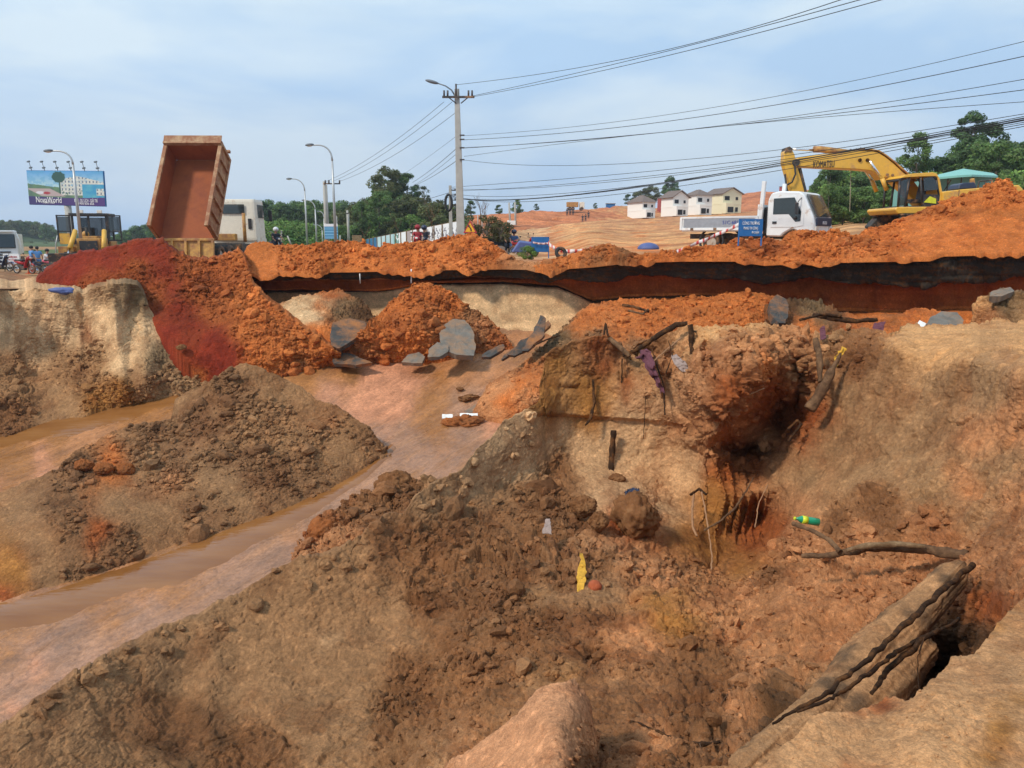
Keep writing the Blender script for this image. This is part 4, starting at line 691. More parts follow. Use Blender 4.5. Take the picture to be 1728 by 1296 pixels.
def empty(name, loc, label, cat, group=None, rz=0.0):
    o = bpy.data.objects.new(name, None); o.empty_display_size = .2; COL.objects.link(o); o.location = loc; o.rotation_euler = (0, 0, rz); return prop(o, label, cat, group)
def copy_tree(o, parent=None):
    c = o.copy(); COL.objects.link(c)
    if parent: c.parent = parent
    for ch in o.children: copy_tree(ch, c)
    return c
def text(name, body, size, mat, parent, loc, rot, ext=.004, width=None, sx=1.0):
    cu = bpy.data.curves.new('t', 'FONT'); cu.body = body; cu.size = size; cu.extrude = ext; cu.align_x = 'CENTER'; cu.align_y = 'CENTER'; cu.resolution_u = 2; cu.space_line = .95
    t = bpy.data.objects.new('t', cu); COL.objects.link(t); bpy.context.view_layer.update()
    me = bpy.data.meshes.new_from_object(t.evaluated_get(bpy.context.evaluated_depsgraph_get())); bpy.data.objects.remove(t); bpy.data.curves.remove(cu)
    if width:
        xs = [v.co.x for v in me.vertices]; k = width / max(1e-6, max(xs) - min(xs)); 
        for v in me.vertices: v.co.x *= k
    me.materials.clear(); me.materials.append(M[mat]); me.name = name
    o = bpy.data.objects.new(name, me); COL.objects.link(o); o.parent = parent; o.location = loc; o.rotation_euler = rot; return o
def panel(name, w, h, nx, nz, fn, parent=None, thick=.05):
    """printed board in the local xz plane, facing -y; fn(u,v)->(r,g,b) arrays, v up"""
    U, V = np.meshgrid(np.linspace(0, 1, nx), np.linspace(0, 1, nz)); C = np.stack(fn(U, V), -1)
    P = np.stack([(U - .5) * w, np.zeros_like(U), V * h], -1)
    o = grid_mesh(name, P, M_PAINT, {'Col': C}, None)
    if parent: o.parent = parent
    return o
def wheel(parent, c, r, w, axis='x', rimmat='rim'):
    d = Vector({'x': (1, 0, 0), 'y': (0, 1, 0)}[axis]); c = Vector(c)
    o = MB().torus(c, r * .74, r * .26, axis, 26, 8).torus(c + d * w * .22, r * .76, r * .24, axis, 26, 8).torus(c - d * w * .22, r * .76, r * .24, axis, 26, 8).build('wheel', 'rubber', parent)
    MB().cyl(c - d * w * .30, c + d * w * .30, r * .55, 20).cyl(c - d * w * .42, c + d * w * .42, r * .18, 12).build('rim', rimmat, o); return o

# ================================================================== far ground, hills, road
z0 = -1.75
U, V = np.meshgrid(np.linspace(-1, 1, 260), np.linspace(0, 1, 420)); Yg = 29.0 * (6000 / 29.0) ** V; Xg = U * (Yg * .95 + 25)
Zg = -2.25 - .0006 * np.minimum(Yg, 900) + .12 * fbm(np.stack([Xg, Yg, 0 * Xg], -1), 9.0, 4, 201)
Pg = np.stack([Xg, Yg, Zg], -1); gsoil = fbm(Pg, 24, 5, 203)[..., None]
Cg = np.where(Yg[..., None] < 200, np.where(gsoil > 0, np.array(SOIL['dust']), np.array((.10, .13, .04))), np.array((.07, .10, .035)))
grid_mesh('ground', Pg, M_FAR, {'Col': Cg * (1 + .3 * gsoil)})
MB().box((0, 0, -.06), (9.0, 420, .12)).build('road', col_mat('road_asphalt', (.06, .058, .056), .9, var=.2, scale=.8, dirt=(.36, .17, .07), dirt_amt=.5)).location = (-9.5, 245, -1.72)
bpy.data.objects['road']['kind'] = 'structure'; bpy.data.objects['road'].rotation_euler = (0, 0, R(2))
# left verge on which men and bikes stand
def far_relief(name, px0, px1, nx, ny, bot, top, dp, sp, back, warp=6, amp=1.0, ymin=0):
    PX, T = np.meshgrid(np.linspace(px0, px1, nx), np.linspace(0, 1, ny)); b = pl(bot, PX); tp = pl(top, PX); PY = b + (tp - b) * T
    f = rbf([(p[0], p[1]) for p in dp], [math.log(p[2]) for p in dp]); Y = np.exp(coarse(f, PX, PY)); P = atn(PX, PY, Y)
    C, Rg = soil_field(sp, PX, PY, P, warp)
    k = np.minimum(Y / 60.0, 1.3)
    h = (fbm(P, 5.0, 5, 211) * .5 * np.clip(Rg * 2, .1, 1) + fbm(P * np.array([.25, 1, 1]), 3.0, 4, 213) * .3 * Rg) * amp * k
    P[..., 2] += h * np.clip(T * 8, 0, 1) * .6; P[..., 1] -= h * 1.0
    if ymin: s_ = np.maximum(1, ymin / P[..., 1]); P = P * s_[..., None]
    rows = [P]; cols = [C]; last = P[-1].copy()
    for dy, dz in back: last = last + np.array([0, dy, dz]); rows.append(last[None].copy()); cols.append(C[-1][None])
    return grid_mesh(name, np.concatenate(rows), M_FAR, {'Col': vary(np.concatenate(cols), np.concatenate(rows), .3, 221, 6.0)})
far_relief('ground', -400, 330, 260, 60, [(-400, 496), (0, 488), (100, 486), (150, 474), (330, 452)], [(-400, 446), (0, 446), (100, 444), (330, 440)],
           [(-400, 496, 24.6), (0, 488, 25.2), (100, 486, 25.8), (150, 474, 28.5), (330, 452, 31), (0, 470, 34), (0, 458, 48), (0, 446, 75), (330, 440, 70), (200, 460, 38), (-400, 446, 75)],
           [(0, 470, 'dust', .2), (60, 462, 'tan', .2), (0, 450, 'brown', .3), (200, 470, 'dust', .2)], [(40, -.3)], amp=.15)
far_relief('ground', 860, 2250, 700, 220, [(860, 446), (1000, 440), (1300, 436), (2250, 420)],
           [(860, 392), (900, 386), (960, 377), (1000, 374), (1060, 369), (1100, 366), (1180, 362), (1270, 357), (1330, 352), (1440, 351), (1490, 347), (1560, 342), (1728, 332), (2250, 322)],
           [(860, 446, 28.5), (1000, 440, 29), (1300, 436, 28.5), (1500, 430, 28.5), (1728, 425, 28), (2250, 420, 27), (860, 420, 50), (1000, 420, 34), (1200, 420, 33), (1300, 415, 33), (1500, 400, 36), (1000, 400, 62), (1000, 385, 120), (900, 388, 165), (960, 377, 175), (1060, 369, 200), (1270, 357, 235), (1440, 352, 225), (1440, 380, 60), (1560, 345, 120), (1560, 375, 44), (1728, 333, 90), (1728, 370, 36), (2250, 322, 80), (1200, 385, 95), (1200, 370, 170)],
           [(900, 400, 'sand', .35), (960, 390, 'pale', .3), (1050, 380, 'pale', .3), (1000, 400, 'pale', .35), (1100, 400, 'pale', .35), (1200, 390, 'pale', .3), (1120, 372, 'tan', .3), (1260, 362, 'tan', .3), (1050, 370, 'tan', .2), (1440, 365, 'pale', .15), (1480, 385, 'dust', .2), (1420, 355, 'pale', .1), (940, 425, 'orange', .4), (1000, 432, 'orange', .4), (1100, 432, 'orange', .4), (900, 435, 'tan', .3), (1600, 380, 'tan', .3), (880, 410, 'dust', .3), (1130, 410, 'pale', .4)],
           [(10, -.5), (60, -6)], ymin=28.0)
far_relief('hillside', 760, 1130, 420, 90, [(760, 408), (830, 398), (870, 391), (930, 383), (960, 379), (1060, 370), (1130, 366)],
           [(760, 366), (800, 363), (840, 362), (870, 361), (890, 358), (900, 355), (960, 356), (985, 354), (1030, 351), (1050, 347), (1070, 348), (1085, 350), (1130, 352)],
           [(760, 408, 150), (870, 391, 165), (960, 379, 178), (1130, 366, 215), (760, 366, 185), (870, 362, 185), (960, 356, 205), (1050, 347, 230), (1130, 352, 250), (980, 368, 190)],
           [(780, 380, 'bank', .5), (850, 375, 'bank', .5), (900, 368, 'bank', .5), (960, 368, 'bank', .6), (1030, 362, 'bank', .5), (1080, 358, 'bank', .4), (1060, 350, 'pale', .3), (820, 370, 'bank', .6)], [(6, .0), (60, -8)], amp=1.3)
far_relief('hillside', 1080, 1500, 360, 60, [(1080, 372), (1500, 358)], [(1080, 352), (1150, 350), (1200, 345), (1262, 326), (1285, 323), (1300, 324), (1340, 321), (1400, 321), (1450, 326), (1500, 345)],
           [(1080, 372, 262), (1500, 358, 255), (1262, 326, 290), (1400, 321, 280), (1080, 352, 290), (1500, 345, 270)],
           [(1150, 358, 'bank', .4), (1280, 345, 'bank', .5), (1300, 330, 'bank', .4), (1380, 335, 'bank', .4), (1280, 326, 'bank', .4)], [(6, .0), (60, -9)], amp=1.0)
def forest_hill(px0, px1, top, Yt, Yb, pb=412):
    far_relief('hillside', px0, px1, 200, 40, [(px0, pb), (px1, pb)], top, [(px0, pb, Yb), (px1, pb, Yb)] + [(p[0], p[1], Yt) for p in top[::2]], [((px0 + px1) / 2, 390, 'forest', .6)], [(30, -1), (120, -20)], amp=1.6)
SOIL['forest'] = (.045, .075, .025)
forest_hill(-420, 150, [(-420, 395), (-200, 385), (0, 381), (40, 383), (80, 389), (110, 401), (130, 409), (150, 412)], 480, 380, 440)
forest_hill(150, 300, [(150, 420), (180, 407), (215, 398), (250, 386), (280, 386), (300, 392)], 340, 280, 430)
forest_hill(300, 520, [(300, 398), (380, 388), (440, 384), (520, 386)], 250, 180, 425)
forest_hill(470, 800, [(470, 398), (540, 392), (600, 388), (640, 372), (700, 362), (760, 368), (800, 385)], 200, 140, 412)
forest_hill(1360, 2300, [(1360, 372), (1400, 345), (1480, 325), (1600, 312), (1700, 306), (2000, 300), (2300, 300)], 170, 95, 372)

# ================================================================== trees
def leaf_material():
    m, t, b = mat_new('foliage'); L = t.links; a = t.nodes.new('ShaderNodeAttribute'); a.attribute_name = 'Col'
    L.new(a.outputs['Color'], b.inputs['Base Color']); b.inputs['Roughness'].default_value = .6; b.inputs['Specular IOR Level'].default_value = .3
    tr = t.nodes.new('ShaderNodeBsdfTranslucent'); L.new(a.outputs['Color'], tr.inputs[0]); mx = t.nodes.new('ShaderNodeMixShader'); mx.inputs[0].default_value = .4
    o = t.nodes['Material Output']; L.new(b.outputs[0], mx.inputs[1]); L.new(tr.outputs[0], mx.inputs[2]); L.new(mx.outputs[0], o.inputs[0]); return m
M_LEAF = leaf_material()
def crown_mesh(name, seed, h, rad, nclump, nleaf, ls, c, base=.25, spread=1.0):
    r = np.random.default_rng(seed); cc = []; 
    for i in range(nclump):
        t = r.random(); zc = h * (base + (1 - base) * t); rr = rad * math.sqrt(max(.05, 1 - (2 * (t - .38)) ** 2 * .75)) * (.35 + .65 * r.random()); a = r.random() * 6.283
        cc.append((math.cos(a) * rr * spread, math.sin(a) * rr * spread, zc, rad * (.20 + .20 * r.random()), .65 + .8 * r.random()))
    cc = np.array(cc); k = r.integers(0, nclump, nleaf); d = r.normal(size=(nleaf, 3)); d /= np.linalg.norm(d, axis=1, keepdims=True)
    pos = cc[k, :3] + d * (cc[k, 3] * (.45 + .6 * r.random(nleaf) ** .5))[:, None] * np.array([1, 1, .72])
    n = d + r.normal(size=(nleaf, 3)) * .6 + np.array([0, 0, .4]); n /= np.linalg.norm(n, axis=1, keepdims=True)
    t1 = np.cross(n, r.normal(size=(nleaf, 3))); t1 /= np.linalg.norm(t1, axis=1, keepdims=True); t2 = np.cross(n, t1); s = ls * (.6 + .8 * r.random((nleaf, 1)))
    Vv = np.stack([pos - t1 * s, pos - t2 * s * .55, pos + t1 * s, pos + t2 * s * .55], 1).reshape(-1, 3)
    col = np.array(c)[None] * (cc[k, 4] * (.75 + .5 * r.random(nleaf)))[:, None] * (1 + r.normal(size=(nleaf, 3)) * .08); col = np.repeat(np.clip(col, .004, 1), 4, 0)
    me = bpy.data.meshes.new(name); me.vertices.add(len(Vv)); me.vertices.foreach_set('co', Vv.astype(np.float32).ravel()); me.loops.add(len(Vv)); me.polygons.add(nleaf)
    me.loops.foreach_set('vertex_index', np.arange(len(Vv)).astype(np.int32)); me.polygons.foreach_set('loop_start', (np.arange(nleaf) * 4).astype(np.int32)); me.polygons.foreach_set('loop_total', np.full(nleaf, 4, np.int32))
    at_ = me.attributes.new('Col', 'FLOAT_COLOR', 'POINT'); at_.data.foreach_set('color', np.concatenate([col, np.ones((len(col), 1))], 1).astype(np.float32).ravel()); me.update(); me.materials.append(M_LEAF)
    return me, cc
M_TRUNK = col_mat('tree_bark', (.13, .10, .075), .9, var=.3, scale=3)
def tree_kind(name, seed, h, rad, nclump, nleaf, ls, c, base=.25, spread=1.0, tr=.16, label='', group=None):
    root = empty(name, (0, 0, 0), label, 'tree', group); cm, cc = crown_mesh('crown', seed, h, rad, nclump, nleaf, ls, c, base, spread)
    co = bpy.data.objects.new('crown', cm); COL.objects.link(co); co.parent = root
    tb = MB(); r = random.Random(seed); lean = (r.uniform(-.3, .3), r.uniform(-.3, .3))
    tp = [(lean[0] * t * t, lean[1] * t * t, h * .82 * t) for t in [i / 6 for i in range(7)]]; tb.tube(tp, [tr * (1 - .8 * i / 6) for i in range(7)], 7)
    for q in cc[::max(1, len(cc) // 10)]:
        k = min(5, max(1, int(q[2] / h * 4))); a = Vector(tp[k]); e_ = Vector(q[:3].tolist()); tb.tube([a, (a + e_) / 2 + Vector((0, 0, .2)), e_], [tr * .4, tr * .25, tr * .08], 5)
    tb.build('trunk', M_TRUNK, root); return root
TK = {}
def tree(kind, px, py, Y, h=None, label=None, group=None, sx=1.0):
    """py = pixel row of the foot"""
    if kind not in TK:
        spec = dict(round=(11, 8, 3.4, 26, 5200, .20, (.13, .21, .06), .22), dark=(12, 9, 3.2, 28, 5200, .20, (.085, .145, .052), .25), tall=(13, 12, 3.6, 26, 5600, .24, (.095, .16, .06), .38),
                    bush=(14, 4, 3.0, 22, 4200, .17, (.16, .26, .06), .05), olive=(15, 7, 3.8, 24, 5000, .20, (.12, .135, .048), .2), sparse=(16, 6, 2.2, 16, 1100, .16, (.07, .085, .03), .35), scrub=(17, 2.0, 1.6, 14, 1600, .10, (.12, .115, .045), .0))[kind]
        t = tree_kind('tree', *spec, label=label); TK[kind] = (t, spec[1]); used = False
    else: t = copy_tree(TK[kind][0])
    hh = TK[kind][1]; k = (h or hh) / hh; p = at(px, py, Y)
    t.location = p; t.rotation_euler = (0, 0, (px * 7.3 + py) % 6.28); t.scale = (k * sx, k * sx, k); prop(t, label, 'tree', group); t.name = 'tree'
    if group is None and 'group' in t: del t['group']
    return t
def wood(kinds, specs, label, group):
    for i, (px, pyb, Y, h) in enumerate(specs): tree(kinds[i % len(kinds)], px, pyb, Y, h, label, group)
rr = random.Random(5)
def along(top, px0, px1, n, Y0, Y1, drop, hs, jy=3):
    out = []
    for i in range(n):
        x = px0 + (px1 - px0) * (i + rr.random() * .8) / n; Y = rr.uniform(Y0, Y1); h = rr.uniform(*hs); yt = pl(top, x) + rr.uniform(-jy, jy) + drop
        out.append((x, yt + h * 1298 / Y, Y, h))
    return out
def toprow(*a, **k): return along(*a, **k)
wood(['dark', 'round', 'olive'], along([(-200, 378), (0, 371), (40, 369), (80, 378), (110, 396), (130, 408)], -160, 128, 60, 400, 460, 4, (6, 10)), 'tree covering the low hill behind the big billboard', 'trees on the hill behind the billboard')
wood(['dark', 'round', 'olive'], along([(-160, 400), (130, 412)], -150, 130, 40, 300, 360, 4, (5, 8)), 'bushy tree in the belt at the foot of the billboard hill', 'trees at the foot of the billboard hill')
wood(['dark', 'round'], along([(170, 405), (210, 394), (250, 376), (270, 372), (300, 385)], 160, 300, 26, 260, 320, 3, (6, 10)), 'tree on the small rise seen left of the tipped truck bed', 'trees on the rise left of the tipped bed')
wood(['round', 'olive', 'bush'], along([(60, 425), (220, 418)], 50, 235, 22, 120, 170, 4, (3.5, 5)), 'low green tree in the scrub behind the bulldozer', 'low trees behind the bulldozer')
wood(['dark', 'round', 'dark'], along([(410, 348), (440, 338), (480, 345), (520, 340), (560, 342), (600, 345)], 405, 610, 30, 165, 215, 5, (7, 11)), 'dark tree in the wood behind the street lamps', 'trees of the wood behind the street lamps')
wood(['bush', 'round'], along([(430, 382), (480, 372), (520, 378), (600, 385)], 425, 615, 12, 120, 140, 4, (4, 7)), 'bright green bushy tree in front of the dark wood', 'bright bushy trees before the dark wood')
wood(['olive', 'round'], along([(590, 352), (620, 338), (645, 322), (690, 330), (740, 345), (770, 350)], 590, 775, 26, 120, 160, 6, (5, 8)), 'olive green tree on the knoll behind the printed hoarding', 'trees on the knoll behind the hoarding')
wood(['olive', 'bush', 'round'], along([(600, 378), (700, 364), (770, 366)], 600, 775, 18, 128, 145, 4, (4, 6)), 'low bushy tree growing just over the top of the hoarding', 'low trees over the top of the hoarding')
for i, (x, yb, Y, h, k) in enumerate([(655, 345, 140, 6, 'olive'), (688, 352, 145, 6.2, 'dark'), (640, 350, 143, 5, 'tall'), (672, 348, 142, 5.5, 'round')]):
    tree(k, x, yb, Y, h, 'tall tree standing highest on the knoll left of the concrete power pole', 'tallest trees on the knoll')
tree('sparse', 716, 352, 130, 3.4, 'small thin tree with sky through it, between the knoll trees and the cable coil pole')
for (x, yb, Y, h, k, lab) in [(873, 364, 190, 3.6, 'round', 'round green tree on the red bank beside the twin pole stand'), (905, 357, 200, 1.9, 'dark', 'small dark bush on the red bank right of the round tree'), (1005, 354, 230, 1.9, 'dark', 'small bush on the skyline right of the distant tipper'),
                               (1060, 349, 260, 4, 'dark', 'tree at the left end of the row behind the leftmost villa'), (1078, 350, 262, 5, 'olive', 'wide olive tree behind the roof of the leftmost villa'), (1098, 350, 262, 6.5, 'olive', 'taller round tree right behind the roof of the leftmost villa'), (1130, 352, 255, 9.5, 'tall', 'tallest tree, standing alone between the two left villas'), (1146, 352, 255, 5.5, 'dark', 'lower dark tree hugging the tallest tree between the villas'), (842, 364, 180, 2.4, 'dark', 'small dark tree just right of the bare bush'), (795, 366, 170, 3.4, 'dark', 'dark tree right beside the concrete power pole')]:
    tree(k, x, yb, Y, h, lab)
wood(['round', 'dark', 'round', 'bush'], along([(1375, 290), (1400, 284), (1440, 292), (1500, 300), (1560, 300)], 1385, 1565, 16, 85, 105, 6, (4.5, 7)), 'dense green tree behind the yellow boom', 'dense trees behind the yellow boom')
wood(['round', 'bush', 'dark'], along([(1375, 318), (1440, 320), (1560, 325)], 1388, 1560, 16, 70, 82, 2, (2.8, 4)), 'lower leafy tree beneath the yellow boom', 'lower trees beneath the yellow boom')
wood(['round', 'dark', 'round'], along([(1520, 278), (1560, 285), (1590, 262), (1640, 250), (1690, 246), (1728, 252), (1900, 250)], 1565, 1880, 24, 80, 100, 6, (5, 8)), 'big green tree in the wood behind the teal roofed building', 'trees behind the teal roofed building')
wood(['round', 'bush'], along([(1680, 290), (1760, 295), (1900, 290)], 1690, 1880, 9, 66, 76, 4, (3.5, 5)), 'lower green tree right of the teal roofed building', 'lower trees right of the teal building')
tree('tall', 1632, 305, 92, 7.2, 'tallest dark tree rising above the wood behind the teal roof'); tree('dark', 1658, 300, 92, 6.0, 'second tallest dark tree, just right of the tallest one')
tree('round', 1545, 300, 85, 4.4, 'pale round tree with its own crown above the boom elbow')
for (x, y, Y, h) in [(822, 398, 46, 1.2), (833, 404, 45, .9), (846, 404, 44, 1.0)]: tree('scrub', x, y, Y, h, 'dry roadside shrub behind the soil heap, left of the two riders', 'dry shrubs left of the riders')
tree('bush', 891, 437, 29, .45, 'small green shrub at the foot of the plain blue board')
# leafless saplings
def bare(px, py, Y, h, label, seed, group=None):
    root = empty('bare_tree', at(px, py, Y), label, 'tree', group); b = MB(); r = random.Random(seed)
    def br(p, d, l, rad, n):
        e_ = p + d * l; b.tube([p, (p + e_) / 2 + Vector((r.uniform(-1, 1), r.uniform(-1, 1), 0)) * l * .06, e_], [rad, rad * .8, rad * .55], 5)
        if n: 
            for _ in range(3): br(p + d * l * r.uniform(.5, 1), (d + Vector((r.uniform(-1, 1), r.uniform(-1, 1), r.uniform(-.1, .8))) * .65).normalized(), l * r.uniform(.5, .75), rad * .5, n - 1)
    br(Vector((0, 0, 0)), Vector((0, 0, 1)), h * .4, h * .012, 4); b.build('trunk', 'bark', root); return root
bare(812, 392, 62, 3.6, 'leafless tree standing right of the power pole above the warning sign', 3); bare(822, 392, 60, 3.0, 'second leafless tree, next to the larger one', 4)
bare(672, 402, 70, 2.2, 'thin leafless sapling in front of the hoarding, left one', 5); bare(729, 405, 60, 3.4, 'leafless sapling in front of the hoarding beside the two helmets', 6); bare(616, 412, 110, 3.4, 'bare sapling at the far left end of the hoarding', 7)
# ================================================================== poles, lamps and cables
def street_lamp(px, pyb, Y, pyt, arm_px, arm_py, label, r=.09, group=None):
    b = at(px, pyb, Y); h = at(px, pyt, Y).z - b.z; root = empty('street_lamp', b, label, 'street lamp', group)
    tip = at(arm_px, arm_py, Y) - b
    MB().tube([(0, 0, 0), (0, 0, h * .5), (0, 0, h * .86)], [r, r * .8, r * .6], 10).build('pole', 'galv', root)
    pts = []; p0 = Vector((0, 0, h * .86)); p1 = Vector((0, 0, h * 1.02)); p2 = Vector((tip.x * .55, 0, tip.z + abs(tip.x) * .03)); p3 = Vector((tip.x * .8, 0, tip.z))
    for i in range(11):
        t = i / 10; pts.append(p0 * (1 - t) ** 3 + p1 * 3 * t * (1 - t) ** 2 + p2 * 3 * t * t * (1 - t) + p3 * t ** 3)
    MB().tube(pts, [r * .6 - r * .2 * i / 10 for i in range(11)], 8).build('arm', 'galv', root)
    d = (p3 - pts[-2]).normalized(); L_ = abs(tip.x) * .25 + .1; hd = MB().ball((0, 0, 0), 1, 2, (L_ * .62, .16, .085)); o = hd.build('lamp_head', 'lampgrey', root); o.location = p3 + Vector((-L_ * .5, 0, .02)); o.rotation_euler = (0, math.atan2(-d.z, -d.x) * -1, 0)
    g = MB().ball((0, 0, 0), 1, 2, (L_ * .42, .12, .06)).build('lens', 'lens', o); g.location = (0, 0, -.045); return root
street_lamp(136, 402, 42, 257, 80, 255, 'curved street lamp rising in front of the billboard')
street_lamp(567, 420, 46, 247, 521, 245, 'tallest street lamp left of the twin power poles')
street_lamp(519, 420, 66, 306, 487, 302, 'second tallest street lamp, left of the tallest')
street_lamp(535, 420, 82, 342, 512, 338, 'shorter street lamp between the two taller ones and the twin poles', .1)
street_lamp(545, 420, 120, 383, 530, 379, 'small distant street lamp just left of the twin poles', .11)
street_lamp(549, 420, 105, 360, 537, 357, 'small distant street lamp half hidden behind the twin poles', .11)
street_lamp(510, 420, 130, 388, 497, 385, 'tiny distant street lamp in front of the dark wood', .11)
street_lamp(464, 412, 120, 394, 455, 391, 'tiny distant street lamp nearest to the tipper cab', .1)
PB = at(778, 412, 38); PH = at(771, 152, 38).z - PB.z
root = empty('power_pole', PB, 'tall grey concrete power pole carrying a crossarm and a lamp', 'power pole')
lean = (at(771, 152, 38).x - PB.x)
MB().box((lean / 2, 0, PH / 2), (.40, .30, PH + .1), (0, math.atan2(lean, PH), 0), .03, (.55, .6)).build('pole', 'concrete', root)
top = Vector((lean, 0, PH)); 
def ppx(px, py, dy=0): return at(px, py, 38 + dy) - PB
MB().box(ppx(774, 165) + Vector((0, -.2, 0)), (1.5, .09, .09)).build('crossarm', 'chassis', root)
for s in (-1, 1): MB().cyl(ppx(774 + s * 16, 166) + Vector((0, -.2, 0)), ppx(774 + s * 4, 175) + Vector((0, -.1, 0)), .025, 6).build('brace', 'chassis', root)
for x in (750, 756, 770, 791, 797): MB().cyl(ppx(x, 164) + Vector((0, -.2, 0)), ppx(x, 154 if x != 770 else 143) + Vector((0, -.2, 0)), .045, 8).build('insulator', 'ceramic', root)
MB().tube([ppx(768, 162), ppx(762, 152), ppx(752, 145), ppx(740, 141)], [.035, .033, .03, .028], 8).build('lamp_arm', 'lampgrey', root)
o = MB().ball((0, 0, 0), 1, 2, (.34, .14, .08)).build('lamp_head', 'lampgrey', root); o.location = ppx(729, 138); o.rotation_euler = (0, R(14), 0)
for y in (229, 236, 250, 270): MB().box(ppx(782, y) + Vector((-.05, -.16, 0)), (.22, .08, .06)).build('cable_clamp', 'ceramic', root)
b = at(761, 400, 44); root = empty('cable_pole', b, 'slim concrete post carrying a black cable coil, left of the power pole', 'utility pole')
H = at(761, 313, 44).z - b.z
MB().box((0, 0, H / 2), (.20, .2, H), (0, 0, 0), .02, (.75, .75)).build('pole', 'concrete', root)
for i in range(5): MB().box((.17, -.05, H - .25 - i * .27), (.24, .06, .05)).cyl((.27, -.05, H - .29 - i * .27), (.27, -.05, H - .17 - i * .27), .04, 8).build('insulator', 'ceramic', root)
cb = MB()
for i in range(7): cb.torus((0, (i - 3) * .03, 0), 1, .07, 'y', 36, 5)
o = cb.build('cable_coil', 'cable'); o.location = at(757, 342, 43.5); o.scale = (.19, 1, .44); o.scale = (.17, 1, .42)
me = o.data
for v in me.vertices:
    a = math.atan2(v.co.z, v.co.x); rad = math.hypot(v.co.x, v.co.z); v.co.x = math.cos(a) * (.17 + (rad - 1) * 1.0); v.co.z = math.sin(a) * (.42 + (rad - 1) * 1.0)
o.scale = (1, 1, 1); prop(o, 'oval black coil of spare cable hanging on the slim concrete post', 'cable coil')
def plain_pole(px0, py0, px1, py1, Y, w, label, arms=(), name='utility_pole', group=None):
    b = at(px0, py0, Y); t = at(px1, py1, Y) - b; root = empty(name, b, label, 'utility pole', group)
    MB().tube([(0, 0, 0), t], [w * .5, w * .36], 8).build('pole', 'concrete', root)
    for (ax0, ay0, ax1, ay1) in arms: MB().cyl(at(ax0, ay0, Y - .1) - b, at(ax1, ay1, Y - .1) - b, .05, 6).build('crossarm', 'chassis', root)
    return root
r1 = plain_pole(552, 415, 547, 306, 58, .30, 'left pole of the twin power poles that share a crossarm', [(546, 310, 574, 310)])
for x in (549, 555, 562, 573): MB().cyl(at(x, 310, 57.9) - r1.location, at(x, 304, 57.9) - r1.location, .06, 6).build('insulator', 'ceramic', r1)
plain_pole(554, 415, 550, 312, 60, .26, 'right pole of the twin power poles')
plain_pole(568, 415, 567, 364, 70, .30, 'pole right of the blue and white roadside board'); plain_pole(589, 412, 586, 355, 85, .30, 'single distant pole in front of the knoll', [(583, 360, 590, 360)]); plain_pole(588, 412, 588, 360, 90, .25, 'thinner distant pole touching the single distant pole')
plain_pole(475, 412, 475, 389, 95, .22, 'short distant pole with a small crossarm near the tipper cab', [(472, 391, 478, 391)]); plain_pole(492, 414, 485, 398, 60, .14, 'short white post leaning to the left behind the soil heap'); plain_pole(574, 415, 574, 397, 60, .13, 'short white post behind the soil heap, right of the roadside board')
r2 = plain_pole(861, 381, 859, 342, 170, .5, 'left pole of the twin pole stand on the far field'); r3 = plain_pole(870, 380, 869, 341, 170, .5, 'right pole of the twin pole stand on the far field')
o = MB().box((0, 0, 0), (1.3, .8, .9), bev=.1).cyl((-.9, 0, -.1), (-.9, 0, .5), .25, 8).build('transformer', 'foam'); o.location = at(865, 376, 169.5); prop(o, 'white transformer box at the foot of the twin pole stand', 'transformer'); o.name = 'transformer_box'
for (x, h) in [(807, 0), (814, 0)]: plain_pole(x, 395, x - 1, 362, 66, .10, 'slim white stake in front of the red bank, ' + ('left one' if x == 807 else 'right one'), name='stake')
# roadside board between the twin poles
b = at(560, 415, 56); root = empty('roadside_board', b, 'blue and white printed board standing between the twin power poles', 'sign')
def fboard(u, v):
    c = np.where(v > .82, .75, np.where(np.abs((v * 9) % 1 - .5) < .12, .55, .10)); return np.where(v > .82, .75, c * .6), np.where(v > .82, .75, c + .12), np.where(v > .82, .78, c + .32)
o = panel('board', .95, 1.05 * 1.0, 20, 60, fboard, root); o.location = (0, 0, at(0, 403, 56).z - b.z); 
for s in (-.4, .4): MB().cyl((s, .05, 0), (s, .05, 1.6), .03, 6).build('leg', 'galv', root)
def cable(pts, r=.010, label='', group='overhead cables', n=24, name='overhead_cable'):
    """pts (px,py,Y): a smooth line through them"""
    P = np.array([at(*p)[:] for p in pts]); t = np.cumsum([0] + [np.linalg.norm(P[i + 1] - P[i]) for i in range(len(P) - 1)]); s = np.linspace(0, t[-1], n)
    if len(P) == 3:
        co = [np.polyfit(t, P[:, k], 2) for k in range(3)]; Q = np.stack([np.polyval(c, s) for c in co], -1)
    else: 
        co = [np.polyfit(t, P[:, k], min(3, len(P) - 1)) for k in range(3)]; Q = np.stack([np.polyval(c, s) for c in co], -1)
    if pts[-1][0] > 1400: Q = np.vstack([Q, Q[-1] + (Q[-1] - Q[-2]) / np.linalg.norm(Q[-1] - Q[-2]) * 22])
    o = MB().tube([Vector(q.tolist()) for q in Q], r, 5).build(name, 'cable'); prop(o, label, 'cable', group); return o
for i, pts in enumerate([[(770, 143, 38), (1000, 110, 30), (1430, -4, 18)], [(797, 162, 38), (1000, 117, 30), (1450, 0, 18)], [(800, 163, 38), (1000, 123, 30), (1490, -1, 18)]]):
    cable(pts, .010, ['uppermost cable running from the pole top to the upper right', 'middle one of the three cables leaving the pole top to the upper right', 'lowest of the three cables leaving the pole top to the upper right'][i], None)
LAB = 'black overhead cable sagging from the concrete power pole across the sky to the right'
